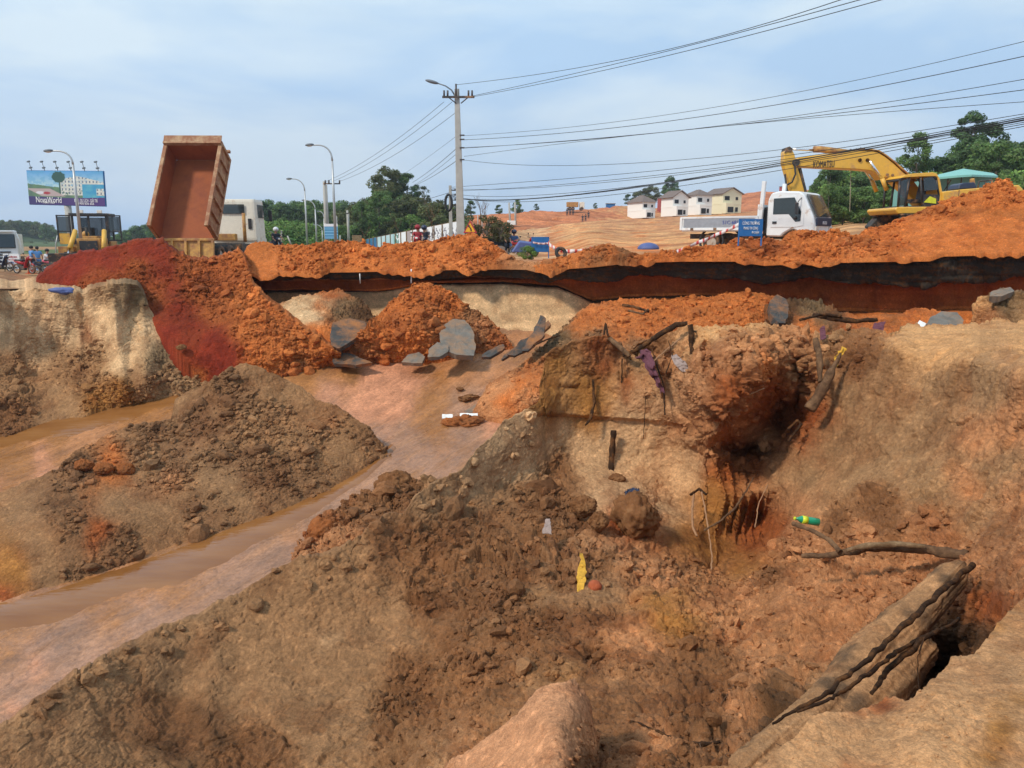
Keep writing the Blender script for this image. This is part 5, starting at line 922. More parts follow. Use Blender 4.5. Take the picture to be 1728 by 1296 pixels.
for pts, r in [([(783, 229, 38), (1200, 182, 29), (1800, 52, 20)], .008), ([(783, 236, 38), (1139, 203, 30), (1800, 79, 20)], .011), ([(784, 249, 38), (1200, 214, 29), (1800, 121, 20)], .009), ([(784, 250, 38), (1180, 217, 29), (1800, 142, 20)], .010), ([(783, 264, 38), (1139, 221, 30), (1800, 167, 20)], .008), ([(784, 270, 38), (1092, 274, 31), (1331, 251, 27), (1800, 180, 20)], .009)]: _n = globals().get('_n', -1) + 1; cable(pts, r, ['uppermost', 'second', 'third', 'fourth', 'fifth', 'lowest'][_n] + ' of the six cables running right from the middle of the power pole', 'cables from the power pole')
LAB = 'black cable of the low bundle that passes in front of the yellow boom'
for pts, r in [([(763, 316, 44), (900, 306, 37), (1331, 262, 27), (1800, 182, 20)], .010), ([(763, 322, 44), (900, 315, 37), (1331, 268, 27), (1800, 190, 20)], .010), ([(763, 327, 44), (1000, 322, 34), (1331, 278, 27), (1800, 196, 20)], .010), ([(763, 332, 44), (1000, 325, 34), (1331, 273, 27), (1800, 186, 20)], .018), ([(763, 331, 44), (900, 339, 37), (1100, 322, 31), (1331, 284, 27), (1800, 200, 20)], .010), ([(763, 318, 44), (900, 317, 37), (1331, 271, 27), (1800, 193, 20)], .009), ([(763, 334, 44), (1000, 326, 34), (1331, 276, 27), (1800, 188, 20)], .014)]: _m = globals().get('_m', -1) + 1; cable(pts, r, ['uppermost', 'second', 'fifth', 'thickest', 'lowest', 'third', 'second thickest'][_m] + ' cable of the low black bundle passing in front of the yellow boom', 'low cable bundle')
LAB = 'thin cable running down from the power pole crossarm to the distant twin poles'
for x0, y0, x1, y1 in [(749, 172, 551, 306), (763, 172, 562, 306), (769, 190, 573, 306)]: cable([(x0, y0, 38), ((x0 + x1) / 2 + 2, (y0 + y1) / 2 + 9, 46), (x1, y1, 58)], .010, LAB, 'cables to the twin poles')
LAB = 'cable slanting down and left from the middle of the power pole'
for x0, y0, x1, y1, r in [(771, 229, 640, 320, .007), (772, 249, 696, 308, .014), (772, 258, 696, 314, .010), (772, 270, 702, 312, .014), (758, 325, 700, 338, .014), (758, 332, 716, 348, .012)]: cable([(x0, y0, 38 if x0 > 765 else 44), ((x0 + x1) / 2 + 1, (y0 + y1) / 2 + 2, 52), (x1, y1, 75)], r, LAB, 'cables going left from the pole')
# ================================================================== billboard
b = at(116, 412, 110); root = empty('billboard', b, 'large advertising billboard on a single thick column, with spotlights along its top', 'billboard')
cl, cr = at(43, 286, 112) - b, at(172, 291, 108) - b; Wb = (cr - cl).length; Hb = (at(43, 286, 112) - at(50, 343, 112)).length
def bfn(u, v):
    n = fbm(np.stack([u * 9, v * 5, u * 0], -1), .5, 4, 301); n2 = fbm(np.stack([u * 30, v * 22, u * 0], -1), .7, 3, 305)
    sky = v > .62 - .25 * u + .02 * n; r = np.where(sky, .10 + .35 * (1 - v) + .3 * (n > .05) * (1 - v), .10 + .05 * n); g = np.where(sky, .33 + .3 * (1 - v) + .25 * (n > .05) * (1 - v), .18 + .1 * n); bl = np.where(sky, .62 + .1 * n, .12)
    hs = (u > .42) & (v > .30) & (v < .86 - .5 * np.abs(u - .66)) & (n2 > -.2); r = np.where(hs, .55 + .2 * n2, r); g = np.where(hs, .55 + .2 * n2, g); bl = np.where(hs, .50 + .2 * n2, bl)
    win = hs & (((u * 22) % 1) < .3) & (((v * 9) % 1) < .5); r = np.where(win, .08, r); g = np.where(win, .12, g); bl = np.where(win, .2, bl)
    palm = ((u - .42) ** 2 * 4 + (v - .82) ** 2 * 1.2 < .03 + .012 * n2) | ((np.abs(u - .43) < .012) & (v < .8)); r = np.where(palm, .03, r); g = np.where(palm, .09, g); bl = np.where(palm, .08, bl)
    street = (v > .26) & (v < .48) & (u < .55) & (np.abs(u - .12 - (.5 - v) * .9) < .16); r = np.where(street, .42, r); g = np.where(street, .33, g); bl = np.where(street, .33, bl)
    car = ((u - .16) ** 2 * 5 + (v - .36) ** 2 * 9 < .016); r = np.where(car, .6, r); g = np.where(car, .6, g); bl = np.where(car, .65, bl); car2 = ((u - .25) ** 2 * 6 + (v - .35) ** 2 * 9 < .014); r = np.where(car2, .35, r); g = np.where(car2, .04, g); bl = np.where(car2, .06, bl)
    tq = (u > .72) & (v < .62) & ~((u > .9) & (v > .3) & (v < .5)); r = np.where(tq, .06 + .06 * n, r); g = np.where(tq, .30 + .12 * n, g); bl = np.where(tq, .48, bl)
    band = v < .25 - .03 * np.sin(u * 3.1) + .02 * (u > 2); r = np.where(band, .045 + .03 * u, r); g = np.where(band, .035, g); bl = np.where(band, .14 + .03 * u, bl); return r, g, bl
yaw = math.atan2(cr.y - cl.y, cr.x - cl.x)
pn = panel('picture_panel', Wb, Hb, 200, 100, bfn, root); pn.location = (cl + cr) / 2 + Vector((0, 0, -Hb)); pn.rotation_euler = (0, R(1.8), yaw)
MB().box((0, .14, Hb / 2), (Wb + .1, .2, Hb + .1)).build('panel_frame', 'blue', pn)
text('lettering', 'NovaWorld', 1.15, 'whitetext', pn, (-Wb * .23, -.05, Hb * .14), (R(90), 0, 0), width=Wb * .34); text('lettering', 'PHAN THIET', .42, 'whitetext', pn, (-Wb * .23, -.05, Hb * .065), (R(90), 0, 0), width=Wb * .16)
text('lettering', 'BIỂN - DU LỊCH - GIẢI TRÍ', .62, 'whitetext', pn, (Wb * .26, -.05, Hb * .145), (R(90), 0, 0), width=Wb * .30); text('lettering', '1900 636 656', .45, 'whitetext', pn, (Wb * .26, -.05, Hb * .06), (R(90), 0, 0), width=Wb * .2)
ct = at(114, 345, 110.6) - b; MB().cyl((ct.x + .05, .6, 0), (ct.x, .6, ct.z + .2), .46, 20).build('column', 'concrete', root)
for i in range(6):
    x = -Wb / 2 + Wb * (.07 + .175 * i)
    for dy, hz in ((-.9, 1.15), (.0, .35)):
        o = MB().tube([(x, 0, Hb), (x - .02, dy * .3, Hb + hz)], .035, 6).build('spotlight_arm', 'chassis', pn); MB().box((x, dy * .3 - .1, Hb + hz + .05), (.34, .3, .2), (R(25), 0, 0), .03).build('spotlight', 'lampgrey', o)

# ================================================================== tipper dumping its load
def tipper():
    root = empty('dump_truck', at(325, 452, 36), 'tan tipper truck with its bed raised high, tipping red soil into the pit', 'dump truck', None, R(1)); L = root
    # chassis along +y
    ch = MB().box((-.42, 3.6, .95), (.14, 8.2, .3)).box((.42, 3.6, .95), (.14, 8.2, .3))
    for y in (0, 1.6, 3.2, 4.8, 6.4): ch.box((0, y, .95), (.8, .14, .2))
    ch.box((1.0, 4.0, .8), (.5, 1.4, .55), bev=.05).cyl((-1.0, 3.4, .8), (-1.0, 4.8, .8), .32).build('chassis', 'chassis', root)
    for y in (.7, 2.05, 5.0, 6.5):
        for s in (-1, 1):
            wheel(root, (s * 1.0, y, .52), .52, .30); 
            if y < 3: wheel(root, (s * .68, y, .52), .52, .28)
    MB().tube([(0, 2.6, 1.1), (0, 2.15, 3.2)], [.14, .09], 12).build('lift_ram', 'chrome', root)
    # cab
    cz, cy = 1.15, 6.1
    cab = MB().box((0, cy + .85, cz + 1.15), (2.36, 1.7, 2.2), bev=.14, taper=(.95, .92)).box((0, cy + .9, cz + .0), (2.4, 1.6, .35), bev=.04).build('cab', 'cream', root)
    MB().box((.0, cy - .01, cz + 1.72), (1.2, .04, .5), bev=.02).build('rear_window', 'glass', cab); MB().box((.85, cy - .01, cz + .95), (.18, .05, .55), bev=.02).build('air_vent', 'black', cab)
    for s in (-1, 1): MB().box((s * 1.155, cy + 1.0, cz + 1.62), (.05, 1.0, .7), (0, R(-1.5 * s), 0), bev=.03).build('side_window', 'glass', cab)
    MB().box((0, cy + 1.67, cz + 1.6), (2.0, .06, .85), (R(-5), 0, 0), .03).build('windscreen', 'glass', cab)
    for s in (-1, 1): MB().box((s * 1.45, cy + 1.75, cz + 1.4), (.2, .1, .6), bev=.04).cyl((s * 1.15, cy + 1.6, cz + 1.8), (s * 1.45, cy + 1.75, cz + 1.7), .02, 6).build('mirror', 'black', cab)
    MB().box((-.3, cy - .5, cz + .25), (1.1, .4, .35), bev=.05).cyl((.7, cy - .5, cz), (.7, cy - .5, cz + 1.5), .09).build('air_tank', 'yellow_old', root)
    # bed, hinged at the tail; local y runs from the tail to the headboard along the floor
    hinge = Vector((0, -.35, 1.32)); T = R(56); bed = bpy.data.objects.new('tipper_bed', None)
    BL, BW, BH = 4.45, 2.42, 1.08
    o = MB().box((0, BL / 2, -.05), (BW, BL, .1)).box((0, BL + .02, BH / 2 + .05), (BW, .08, BH + .02))
    o = o.build('bed_floor', 'bedin', root); o.location = hinge; o.rotation_euler = (T, 0, 0); fl_ = o
    for s in (-1, 1):
        side = MB().box((s * (BW / 2 + .015), BL / 2, BH / 2), (.05, BL, BH)).build('bed_lining', 'bedin', fl_)
        sp = MB().box((s * (BW / 2 + .07), BL / 2, BH / 2), (.05, BL + .1, BH + .02)).box((s * (BW / 2 + .05), BL / 2, BH + .04), (.17, BL + .16, .12), bev=.02).box((s * (BW / 2 + .11), BL / 2, .02), (.12, BL + .1, .14))
        for i in range(7): sp.box((s * (BW / 2 + .135), .06 + (BL - .12) * i / 6, BH / 2), (.11, .11, BH), bev=.015)
        sp.build('side_board', 'tanpaint', fl_)
    MB().box((0, BL + .1, BH / 2 + .05), (BW + .24, .1, BH + .1)).box((0, BL - .03, BH + .14), (BW + .24, .10, .20), bev=.01).box((0, BL + .2, BH + .2), (BW + .24, .3, .05), (R(8), 0, 0)).build('headboard', 'tanpaint', fl_)
    ub = MB().box((0, BL / 2, -.2), (.9, BL, .22))
    for i in range(9): ub.box((0, .3 + i * .6, -.16), (BW, .1, .14))
    ub.build('bed_frame', 'tanpaint', fl_)
    # tailgate dropped open below the floor edge
    tg = MB().box((0, 0, -.50), (BW + .1, .06, .95)).box((0, -.06, -.02), (BW + .2, .14, .12), bev=.02).box((0, -.06, -.96), (BW + .1, .12, .10), bev=.02)
    for i in range(5): tg.box((-BW / 2 + BW * i / 4, -.07, -.5), (.11, .12, .95), bev=.01)
    t = tg.build('tailgate', 'yellow_old', root); t.location = hinge + Vector((0, -.12, -.02)); t.rotation_euler = (R(-8), 0, 0)
    for s in (-1, 1): MB().box((s * .9, -.3, .75), (.5, .04, .5)).build('mud_flap', 'rubber', root)
tipper()

# ================================================================== bulldozer
def bulldozer():
    root = empty('bulldozer', at(160, 452, 46), 'yellow bulldozer with black cab frame behind the red soil heap', 'bulldozer', None, R(14))
    for s in (-1, 1):
        tr = MB().prism([(s * .95 - .22, -1.7, .45), (s * .95 - .22, -1.35, .06), (s * .95 - .22, 1.5, .06), (s * .95 - .22, 1.9, .5), (s * .95 - .22, 1.4, .95), (s * .95 - .22, -1.2, .85)], (.44, 0, 0), .03)
        for i in range(12): tr.box((s * .95, -1.4 + i * .26, .04), (.5, .06, .1)).box((s * .95, -1.2 + i * .25, .92), (.5, .06, .08))
        tr.build('track', 'chassis', root)
    hood = MB().box((.25, -.9, 1.25), (1.25, 1.7, .95), bev=.08).box((.25, -.95, 1.75), (.8, 1.2, .2), bev=.06).build('hood', 'yellow_old', root)
    MB().box((.25, -1.78, 1.22), (.95, .05, .72), bev=.03).build('radiator_grille', 'black', hood)
    MB().cyl((.0, -1.0, 1.8), (.0, -1.0, 2.35), .07).build('exhaust', 'chassis', hood); MB().ball((-.1, -.8, 1.95), .2, 2).build('air_cleaner', 'yellow_old', hood)
    for s, x in ((-1, -.50), (1, 1.0)):
        a = MB().tube([(x, -1.25, 2.15), (x + .12 * s, -2.2, 1.15)], [.13, .13], 10).build('lift_cylinder', 'yellow', root); MB().cyl((x + .12 * s, -2.2, 1.15), (x + .2 * s, -2.75, .6), .05).build('rod', 'chrome', a)
    MB().prism([(-1.55, -2.75, .0), (-1.55, -3.0, .05), (-1.55, -2.86, .45), (-1.55, -2.95, .9), (-1.55, -2.8, .92), (-1.55, -2.72, .5)], (3.1, 0, 0)).build('blade', 'chassis', root)
    MB().box((0, .8, 1.25), (2.0, 1.5, .6), bev=.05).build('body', 'yellow_old', root)
    cabf = MB()
    for (x, y) in ((-.95, .05), (.85, .05), (-.95, 1.5), (.85, 1.5), (-.1, .05)): cabf.box((x, y, 2.25), (.1, .1, 1.6))
    cabf.box((-.05, .78, 3.08), (2.1, 1.75, .16), bev=.04).box((-.05, .05, 1.5), (1.9, .08, .2)).box((-.5, 1.1, 1.9), (.7, .6, .9), bev=.05)
    cf = cabf.build('cab_frame', 'black', root); MB().box((-.05, 1.5, 2.4), (1.7, .02, 1.1)).build('rear_window', 'glass', cf)
    for x in (-.45, .55): MB().box((x, -.02, 3.25), (.26, .16, .18), bev=.02).build('work_light', 'lens', cf)
    for s, x in ((-1, -1.42), (1, 1.28)):
        d = MB(); d.box((x - .33, 0, 2.35), (.07, .07, 1.4)).box((x + .33, 0, 2.35), (.07, .07, 1.4)).box((x, 0, 3.02), (.7, .07, .07)).box((x, 0, 2.1), (.7, .07, .07)).box((x, 0, 1.6), (.7, .07, .07)); dd = d.build('open_door', 'black', cf)
        MB().box((x, 0, 2.55), (.58, .015, .82)).build('door_glass', 'glass', dd)
        if s < 0: MB().box((x, -.02, 1.7), (.56, .04, .62), bev=.05).build('door_panel', 'yellow', dd)
    MB().box((-1.35, .3, 1.0), (.8, 1.3, .5), bev=.04).build('fender', 'yellow_old', root)
bulldozer()

# ================================================================== parked truck at the far left
def front_truck():
    root = empty('parked_truck', at(2, 459, 56), 'white heavy truck parked facing the pit behind the notice board', 'truck', None, R(29))
    cab = MB().box((0, .9, 1.75), (2.42, 1.9, 2.4), bev=.12, taper=(.94, .9)).box((0, -.0, 2.88), (2.0, .5, .14), bev=.05).build('cab', 'white', root)
    MB().box((0, -.03, 2.18), (2.16, .07, 1.0), (R(-3), 0, 0), .06).build('windscreen', 'glass', cab)
    g = MB()
    for i in range(3): g.box((0, -.08, 1.42 - i * .2), (1.5, .08, .09), bev=.02)
    g.build('grille', 'black', cab); MB().box((0, -.12, .72), (2.45, .35, .42), bev=.06).build('bumper', 'white', root)
    for s in (-1, 1): MB().box((s * .9, -.31, .74), (.42, .05, .2), bev=.03).build('headlight', 'lens', root); MB().tube([(s * 1.2, .0, 2.75), (s * 1.36, -.1, 2.2), (s * 1.42, -.1, 1.4)], .03, 6).build('mirror_arm', 'white', cab)
    for y in (.9, 4.3, 5.6):
        for s in (-1, 1): wheel(root, (s * 1.05, y, .5), .5, .3)
    MB().box((0, 3.9, .95), (.9, 6.5, .3)).build('chassis', 'chassis', root); MB().box((0, 4.3, 1.95), (2.4, 4.8, 1.5), bev=.04).build('cargo_bed', 'cream', root)
front_truck()

# ================================================================== light lorry
def lorry():
    root = empty('flatbed_truck', at(1378, 427, 29.3), 'small white flatbed lorry standing behind the soil windrow, cab to the right', 'truck', None, 0)
    # local: x forward; yaw turns the nose to the right and towards the viewer
    root.rotation_euler = (0, 0, R(-41)); W2 = .93
    # cab: silhouette in the xz plane extruded across
    sil = [(-1.62, .62), (-1.62, 1.95), (-1.50, 2.20), (-1.2, 2.27), (-.45, 2.23), (-.28, 2.12), (.12, 1.30), (.17, 1.05), (.17, .52), (-.05, .48), (-.20, .50), (-.30, .72), (-.62, .90), (-.95, .72), (-1.05, .60)]
    b = MB().prism([(x, -W2, z) for x, z in sil], (0, 2 * W2, 0), .05); cab = b.build('cab', 'white', root)
    MB().prism([(.165, -.80, 1.32), (.165, .80, 1.32), (-.255, .74, 2.12), (-.255, -.74, 2.12)], (.03, 0, .015)).build('windscreen', 'glass', cab)
    for s in (-1, 1):
        y = s * (W2 + .004); d = MB().prism([(-1.45, y, .95), (-1.45, y, 2.05), (-.55, y, 2.08), (-.22, y, 1.45), (-.22, y, 1.0), (-.5, y, .95)], (0, s * .02, 0), .008).build('door', 'white', cab)
        MB().prism([(-1.38, y + s * .022, 1.42), (-1.38, y + s * .022, 2.0), (-.60, y + s * .022, 2.02), (-.32, y + s * .022, 1.5), (-.33, y + s * .022, 1.16), (-.52, y + s * .022, 1.14), (-.78, y + s * .022, 1.42)], (0, s * .012, 0), .006).build('side_window', 'glass', d)
        MB().box((-1.3, y + s * .03, 1.12), (.16, .04, .09), bev=.01).build('door_handle', 'black', d)
        MB().box((-.42, y + s * .22, 1.62), (.08, .16, .42), bev=.03).tube([(-.35, y, 2.0), (-.40, y + s * .2, 1.85)], .015, 6).build('mirror', 'black', cab); MB().ball((-.52, y + s * .06, 1.28), .07, 2).build('side_marker', 'black', cab)
    MB().box((.185, 0, 1.14), (.05, 1.5, .30), bev=.03).build('grille_panel', 'navy', cab); t = text('lettering', 'ISUZU', .16, 'whitetext', cab, (.215, 0.02, 1.10), (R(90), 0, R(90)), width=.42)
    for y in (-.35, .4): MB().tube([(.19, y, 1.33), (.17, y + .28, 1.36)], .012, 5).build('wiper', 'black', cab)
    MB().box((.19, 0, .62), (.10, 1.85, .26), bev=.03).build('bumper', 'white', root)
    for s in (-1, 1): MB().box((.2, s * .72, .88), (.06, .3, .17), bev=.03).build('headlight', 'lens', root)
    MB().box((-3.0, 0, .62), (4.2, .7, .2)).build('chassis', 'chassis', root)
    for s in (-1, 1): wheel(root, (-.62, s * .78, .38), .38, .22, 'y'); wheel(root, (-3.9, s * .74, .38), .38, .22, 'y'); wheel(root, (-3.9, s * .5, .38), .38, .2, 'y'); MB().torus((-3.9, s * .8, .42), .5, .05, 'y').build('mud_guard', 'black', root)
    # bed
    x0, x1 = -5.15, -1.95; MB().box(((x0 + x1) / 2, 0, .86), (x1 - x0, 1.95, .1)).build('bed_floor', 'white', root)
    for s in (-1, 1):
        sb = MB().box(((x0 + x1) / 2, s * 1.0, 1.12), (x1 - x0, .05, .46)).box(((x0 + x1) / 2, s * 1.02, 1.35), (x1 - x0 + .04, .08, .07), bev=.01).box(((x0 + x1) / 2, s * 1.02, .9), (x1 - x0 + .04, .08, .09), bev=.01)
        for x in (x0, x1): sb.box((x, s * 1.03, 1.12), (.09, .09, .5))
        so = sb.build('side_board', 'white', root); MB().box(((x0 + x1) / 2, s * 1.028, 1.13), (x1 - x0 - .2, .01, .34)).build('board_panel', 'steel', so)
        for x in (x0 + .5, x0 + 1.5, x0 + 2.6): MB().box((x, s * 1.07, .90), (.12, .04, .1), bev=.01).build('latch', 'chassis', so)
    text('lettering', '51C-681.18', .2, 'bluetext', root, (-2.9, -1.045, 1.14), (R(90), 0, 0), width=.9)
    MB().box((x0, 0, 1.12), (.05, 1.95, .46)).build('tail_board', 'white', root); MB().box((x1, 0, 1.35), (.06, 1.95, .9)).build('head_board', 'white', root)
    for s in (-1, 1): MB().box((x1 + .12, s * .97, 1.65), (.14, .12, 2.0), (0, R(3), 0), .02).build('rack_post', 'white', root)
    MB().box((x1 + .25, 0, 1.2), (.25, 1.5, 1.0), bev=.04).build('air_intake', 'black', root)
lorry()

# ================================================================== excavator, side on
YE = 32.0
def excavator():
    g0 = at(1535, 372, YE); root = empty('excavator', g0, 'yellow tracked excavator with folded boom, seen from the side behind the soil windrow', 'excavator')
    def p(px, py, dy=0.0): return at(px, py, YE + dy) - g0 - Vector((0, 0, 0))
    def plate(pts, y0, th, name, mat, par=root, bev=.03):
        P = []
        for q in pts: v = p(*q); P.append((v.x, y0, v.z))
        return MB().prism(P, (0, th, 0), bev).build(name, mat, par)
    boom = plate([(1349, 268), (1356, 263), (1390, 259), (1430, 254), (1462, 251), (1480, 251.5), (1492, 254), (1505, 262), (1520, 274), (1535, 288), (1556, 306), (1575, 330), (1582, 345), (1572, 352), (1562, 345), (1540, 322), (1520, 305), (1505, 297), (1498, 302), (1490, 291), (1480, 286), (1460, 284), (1430, 282.5), (1395, 281), (1360, 279), (1350, 276)], .55, .62, 'boom', 'yellow')
    rib = plate([(1462, 250), (1480, 250.2), (1493, 252.6), (1506, 260.5), (1521, 272.5), (1537, 287), (1558, 305), (1560, 303.5), (1538, 285), (1522, 270.8), (1507, 259), (1494, 251), (1480, 248.8), (1462, 248.6)], .50, .72, 'boom_flange', 'yellow_old', boom, .004)
    t = text('lettering', 'KOMATSU', .4, 'blacktext', boom, p(1399, 275.5) + Vector((0, .53 - p(1399, 275.5).y, 0)), (R(90), R(-2), 0), width=.86)
    for q in ((1461, 268), (1474, 268)): v = p(*q); MB().cyl((v.x, .50, v.z), (v.x, 1.25, v.z), .07).build('pin', 'root', boom)
    for q in ((1508, 293), (1517, 294)): v = p(*q); MB().cyl((v.x, .50, v.z), (v.x, .6, v.z), .05).build('bolt', 'chassis', boom)
    stick = plate([(1333, 254), (1337, 247), (1342, 245.5), (1347, 250), (1351, 258), (1353, 268), (1358, 285), (1366, 312), (1371, 330), (1377, 358), (1372, 372), (1362, 372), (1356, 350), (1345, 320), (1337, 290), (1332, 272)], .64, .44, 'stick', 'yellow')
    plate([(1333, 256), (1336, 246), (1342, 244), (1348, 249), (1344, 254), (1338, 253)], .60, .52, 'stick_head', 'chassis', stick, .01); plate([(1358, 281), (1362, 281), (1379, 352), (1374, 352)], .62, .48, 'stick_edge', 'chassis', stick, .004)
    v = p(1352, 272); MB().cyl((v.x, .5, v.z), (v.x, 1.22, v.z), .14).build('pivot_pin', 'chassis', stick)
    MB().tube([p(1349, 277) + Vector((0, .55, 0)), p(1350, 292) + Vector((0, .5, 0)), p(1344, 306) + Vector((0, .5, 0)), p(1334, 312) + Vector((0, .6, 0))], .035, 6).tube([p(1333, 292) + Vector((0, .58, 0)), p(1336, 318) + Vector((0, .56, 0)), p(1344, 335) + Vector((0, .56, 0))], .04, 6).build('hose', 'cable', stick)
    a = MB().tube([p(1387, 248) + Vector((0, .85, 0)), p(1400, 248) + Vector((0, .85, 0)), p(1462, 256) + Vector((0, .85, 0))], [.13, .13, .12], 14).build('stick_cylinder', 'yellow_old', root); MB().cyl(p(1346, 247.5) + Vector((0, .85, 0)), p(1388, 249.5) + Vector((0, .85, 0)), .045).build('rod', 'chrome', a)
    pr = MB(); r_ = random.Random(2)
    for i in range(9): x = 1442 + r_.random() * 26; pr.tube([p(x, 253) + Vector((0, .8, 0)), p(x + 5, 249 - r_.random() * 3) + Vector((0, .7, 0)), p(x + 9, 254) + Vector((0, .7, 0))], .03, 5)
    pr.build('hydraulic_lines', 'root', boom)
    for dy in (.38, 1.28):
        a = MB().cyl(p(1496, 300) + Vector((0, dy, 0)), p(1504, 320) + Vector((0, dy, 0)), .085).build('boom_cylinder', 'yellow', root); MB().cyl(p(1475, 270) + Vector((0, dy, 0)), p(1496, 301) + Vector((0, dy, 0)), .05).build('rod', 'chrome', a)
    # bucket at the foot of the stick
    plate([(1340, 372), (1352, 366), (1376, 366), (1384, 384), (1376, 402), (1352, 410), (1332, 402), (1348, 394), (1352, 382)], .35, 1.0, 'bucket', 'chassis')
    # cab
    fr = MB()
    def strip(a, b_, y, w=.09): A = p(*a); B = p(*b_); A.y = B.y = y; fr.tube([A, B], w / 2, 6)
    for y in (-.75, .45):
        for a, b_ in (((1500, 351), (1503, 306)), ((1503, 306), (1512, 301)), ((1512, 301), (1557, 298)), ((1557, 298), (1563, 306)), ((1563, 306), (1568, 332)), ((1568, 332), (1565, 349)), ((1500, 351), (1564, 350)), ((1519, 302), (1511, 350)), ((1537, 301), (1540, 350))): strip(a, b_, y)
    for q in ((1503, 306), (1500, 351), (1563, 306), (1567, 340)): A = p(*q); fr.tube([(A.x, -.75, A.z), (A.x, .45, A.z)], .05, 6)
    cf = fr.build('cab_frame', 'black', root)
    def pane(pts, y, nm='cab_glass'): 
        P = [p(*q) for q in pts]; MB().prism([(v.x, y, v.z) for v in P], (0, .02, 0)).build(nm, 'glass', cf)
    pane([(1541, 303), (1556, 300), (1561, 307), (1565, 322), (1543, 324)], -.78); pane([(1503, 308), (1517, 303), (1510, 348), (1502, 349)], -.76)
    A, B = p(1541, 330), p(1566, 350); MB().prism([(A.x, -.80, B.z), (A.x, -.80, A.z), (B.x, -.80, A.z), (B.x, -.80, B.z)], (0, .05, 0)).build('door_lower', 'black', cf); pane([(1541, 343), (1551, 333), (1561, 337), (1561, 345)], -.83, 'door_panel'); 
    cf.children[-1].data.materials.clear(); cf.children[-1].data.materials.append(M['label_y'])
    plate([(1503, 303), (1510, 298), (1524, 295.5), (1556, 293.5), (1563, 296), (1566, 303), (1560, 300), (1540, 300.5), (1512, 302)], -.82, 1.34, 'cab_roof', 'yellow', cf, .015)
    plate([(1563, 298), (1567, 303), (1572, 328), (1570, 350), (1566, 350), (1568, 331)], -.82, 1.34, 'cab_back', 'yellow', cf, .01)
    A = p(1538, 338); MB().box((A.x, -.2, A.z - .05), (.5, .5, .15), bev=.04).box((A.x + .28, -.2, A.z + .35), (.14, .48, .85), (0, R(8), 0), .04).build('seat', 'black', cf)
    plate([(1491, 355), (1494, 351), (1560, 350), (1600, 344), (1668, 340), (1670, 356), (1560, 361), (1496, 362)], -.95, 2.5, 'deck', 'yellow')
    body = plate([(1570, 326), (1600, 322), (1640, 318.5), (1672, 316), (1674, 344), (1571, 352)], -.9, 2.4, 'engine_housing', 'yellow')
    for x in (1597, 1635): A, B = p(x, 323), p(x, 350); MB().box((A.x, -.905, (A.z + B.z) / 2), (.025, .02, abs(A.z - B.z))).build('panel_gap', 'chassis', body)
    plate([(1612, 320), (1615, 312), (1622, 309), (1640, 308), (1645, 318)], -.2, .8, 'engine_cover', 'navy', body); plate([(1642, 318), (1643, 301), (1648, 300), (1650, 318)], .1, .2, 'exhaust_stack', 'yellow_old', body)
    hr = MB()
    for a, b_ in (((1650, 318), (1652, 306)), ((1652, 306), (1674, 304)), ((1674, 304), (1675, 316)), ((1663, 317), (1663, 305))): hr.tube([p(*a), p(*b_)], .035, 6)
    hr.build('handrail', 'chassis', body); plate([(1672, 316), (1690, 315), (1697, 322), (1696, 350), (1674, 356)], -1.1, 2.8, 'counterweight', 'yellow')
    for dy in (-1.05, 1.35):
        A, B = p(1488, 384), p(1660, 412); x0, x1 = p(1488, 380).x, p(1665, 380).x; z1, z0_ = p(1500, 364).z, p(1500, 400).z
        tr = MB().prism([(x0, dy - .25, (z0_ + z1) / 2), (x0 + .35, dy - .25, z1), (x1 - .35, dy - .25, z1), (x1, dy - .25, (z0_ + z1) / 2), (x1 - .4, dy - .25, z0_), (x0 + .4, dy - .25, z0_)], (0, .5, 0), .03)
        for i in range(16): tr.box((x0 + .3 + (x1 - x0 - .6) * i / 15, dy, z1 + .02), (.12, .56, .06))
        tr.build('track', 'chassis', root)
    A = p(1540, 363); MB().cyl((A.x + .8, .1, A.z - .25), (A.x + .8, .1, A.z + .1), 1.0, 24).build('turntable', 'chassis', root)
excavator()
o = MB().tube([at(1436, 283, YE + .9), at(1435, 320, YE + .9), at(1434, 357, YE + .9)], .015, 5).build('rope', 'rope'); prop(o, 'thin rope hanging straight down from the middle of the yellow boom', 'rope')

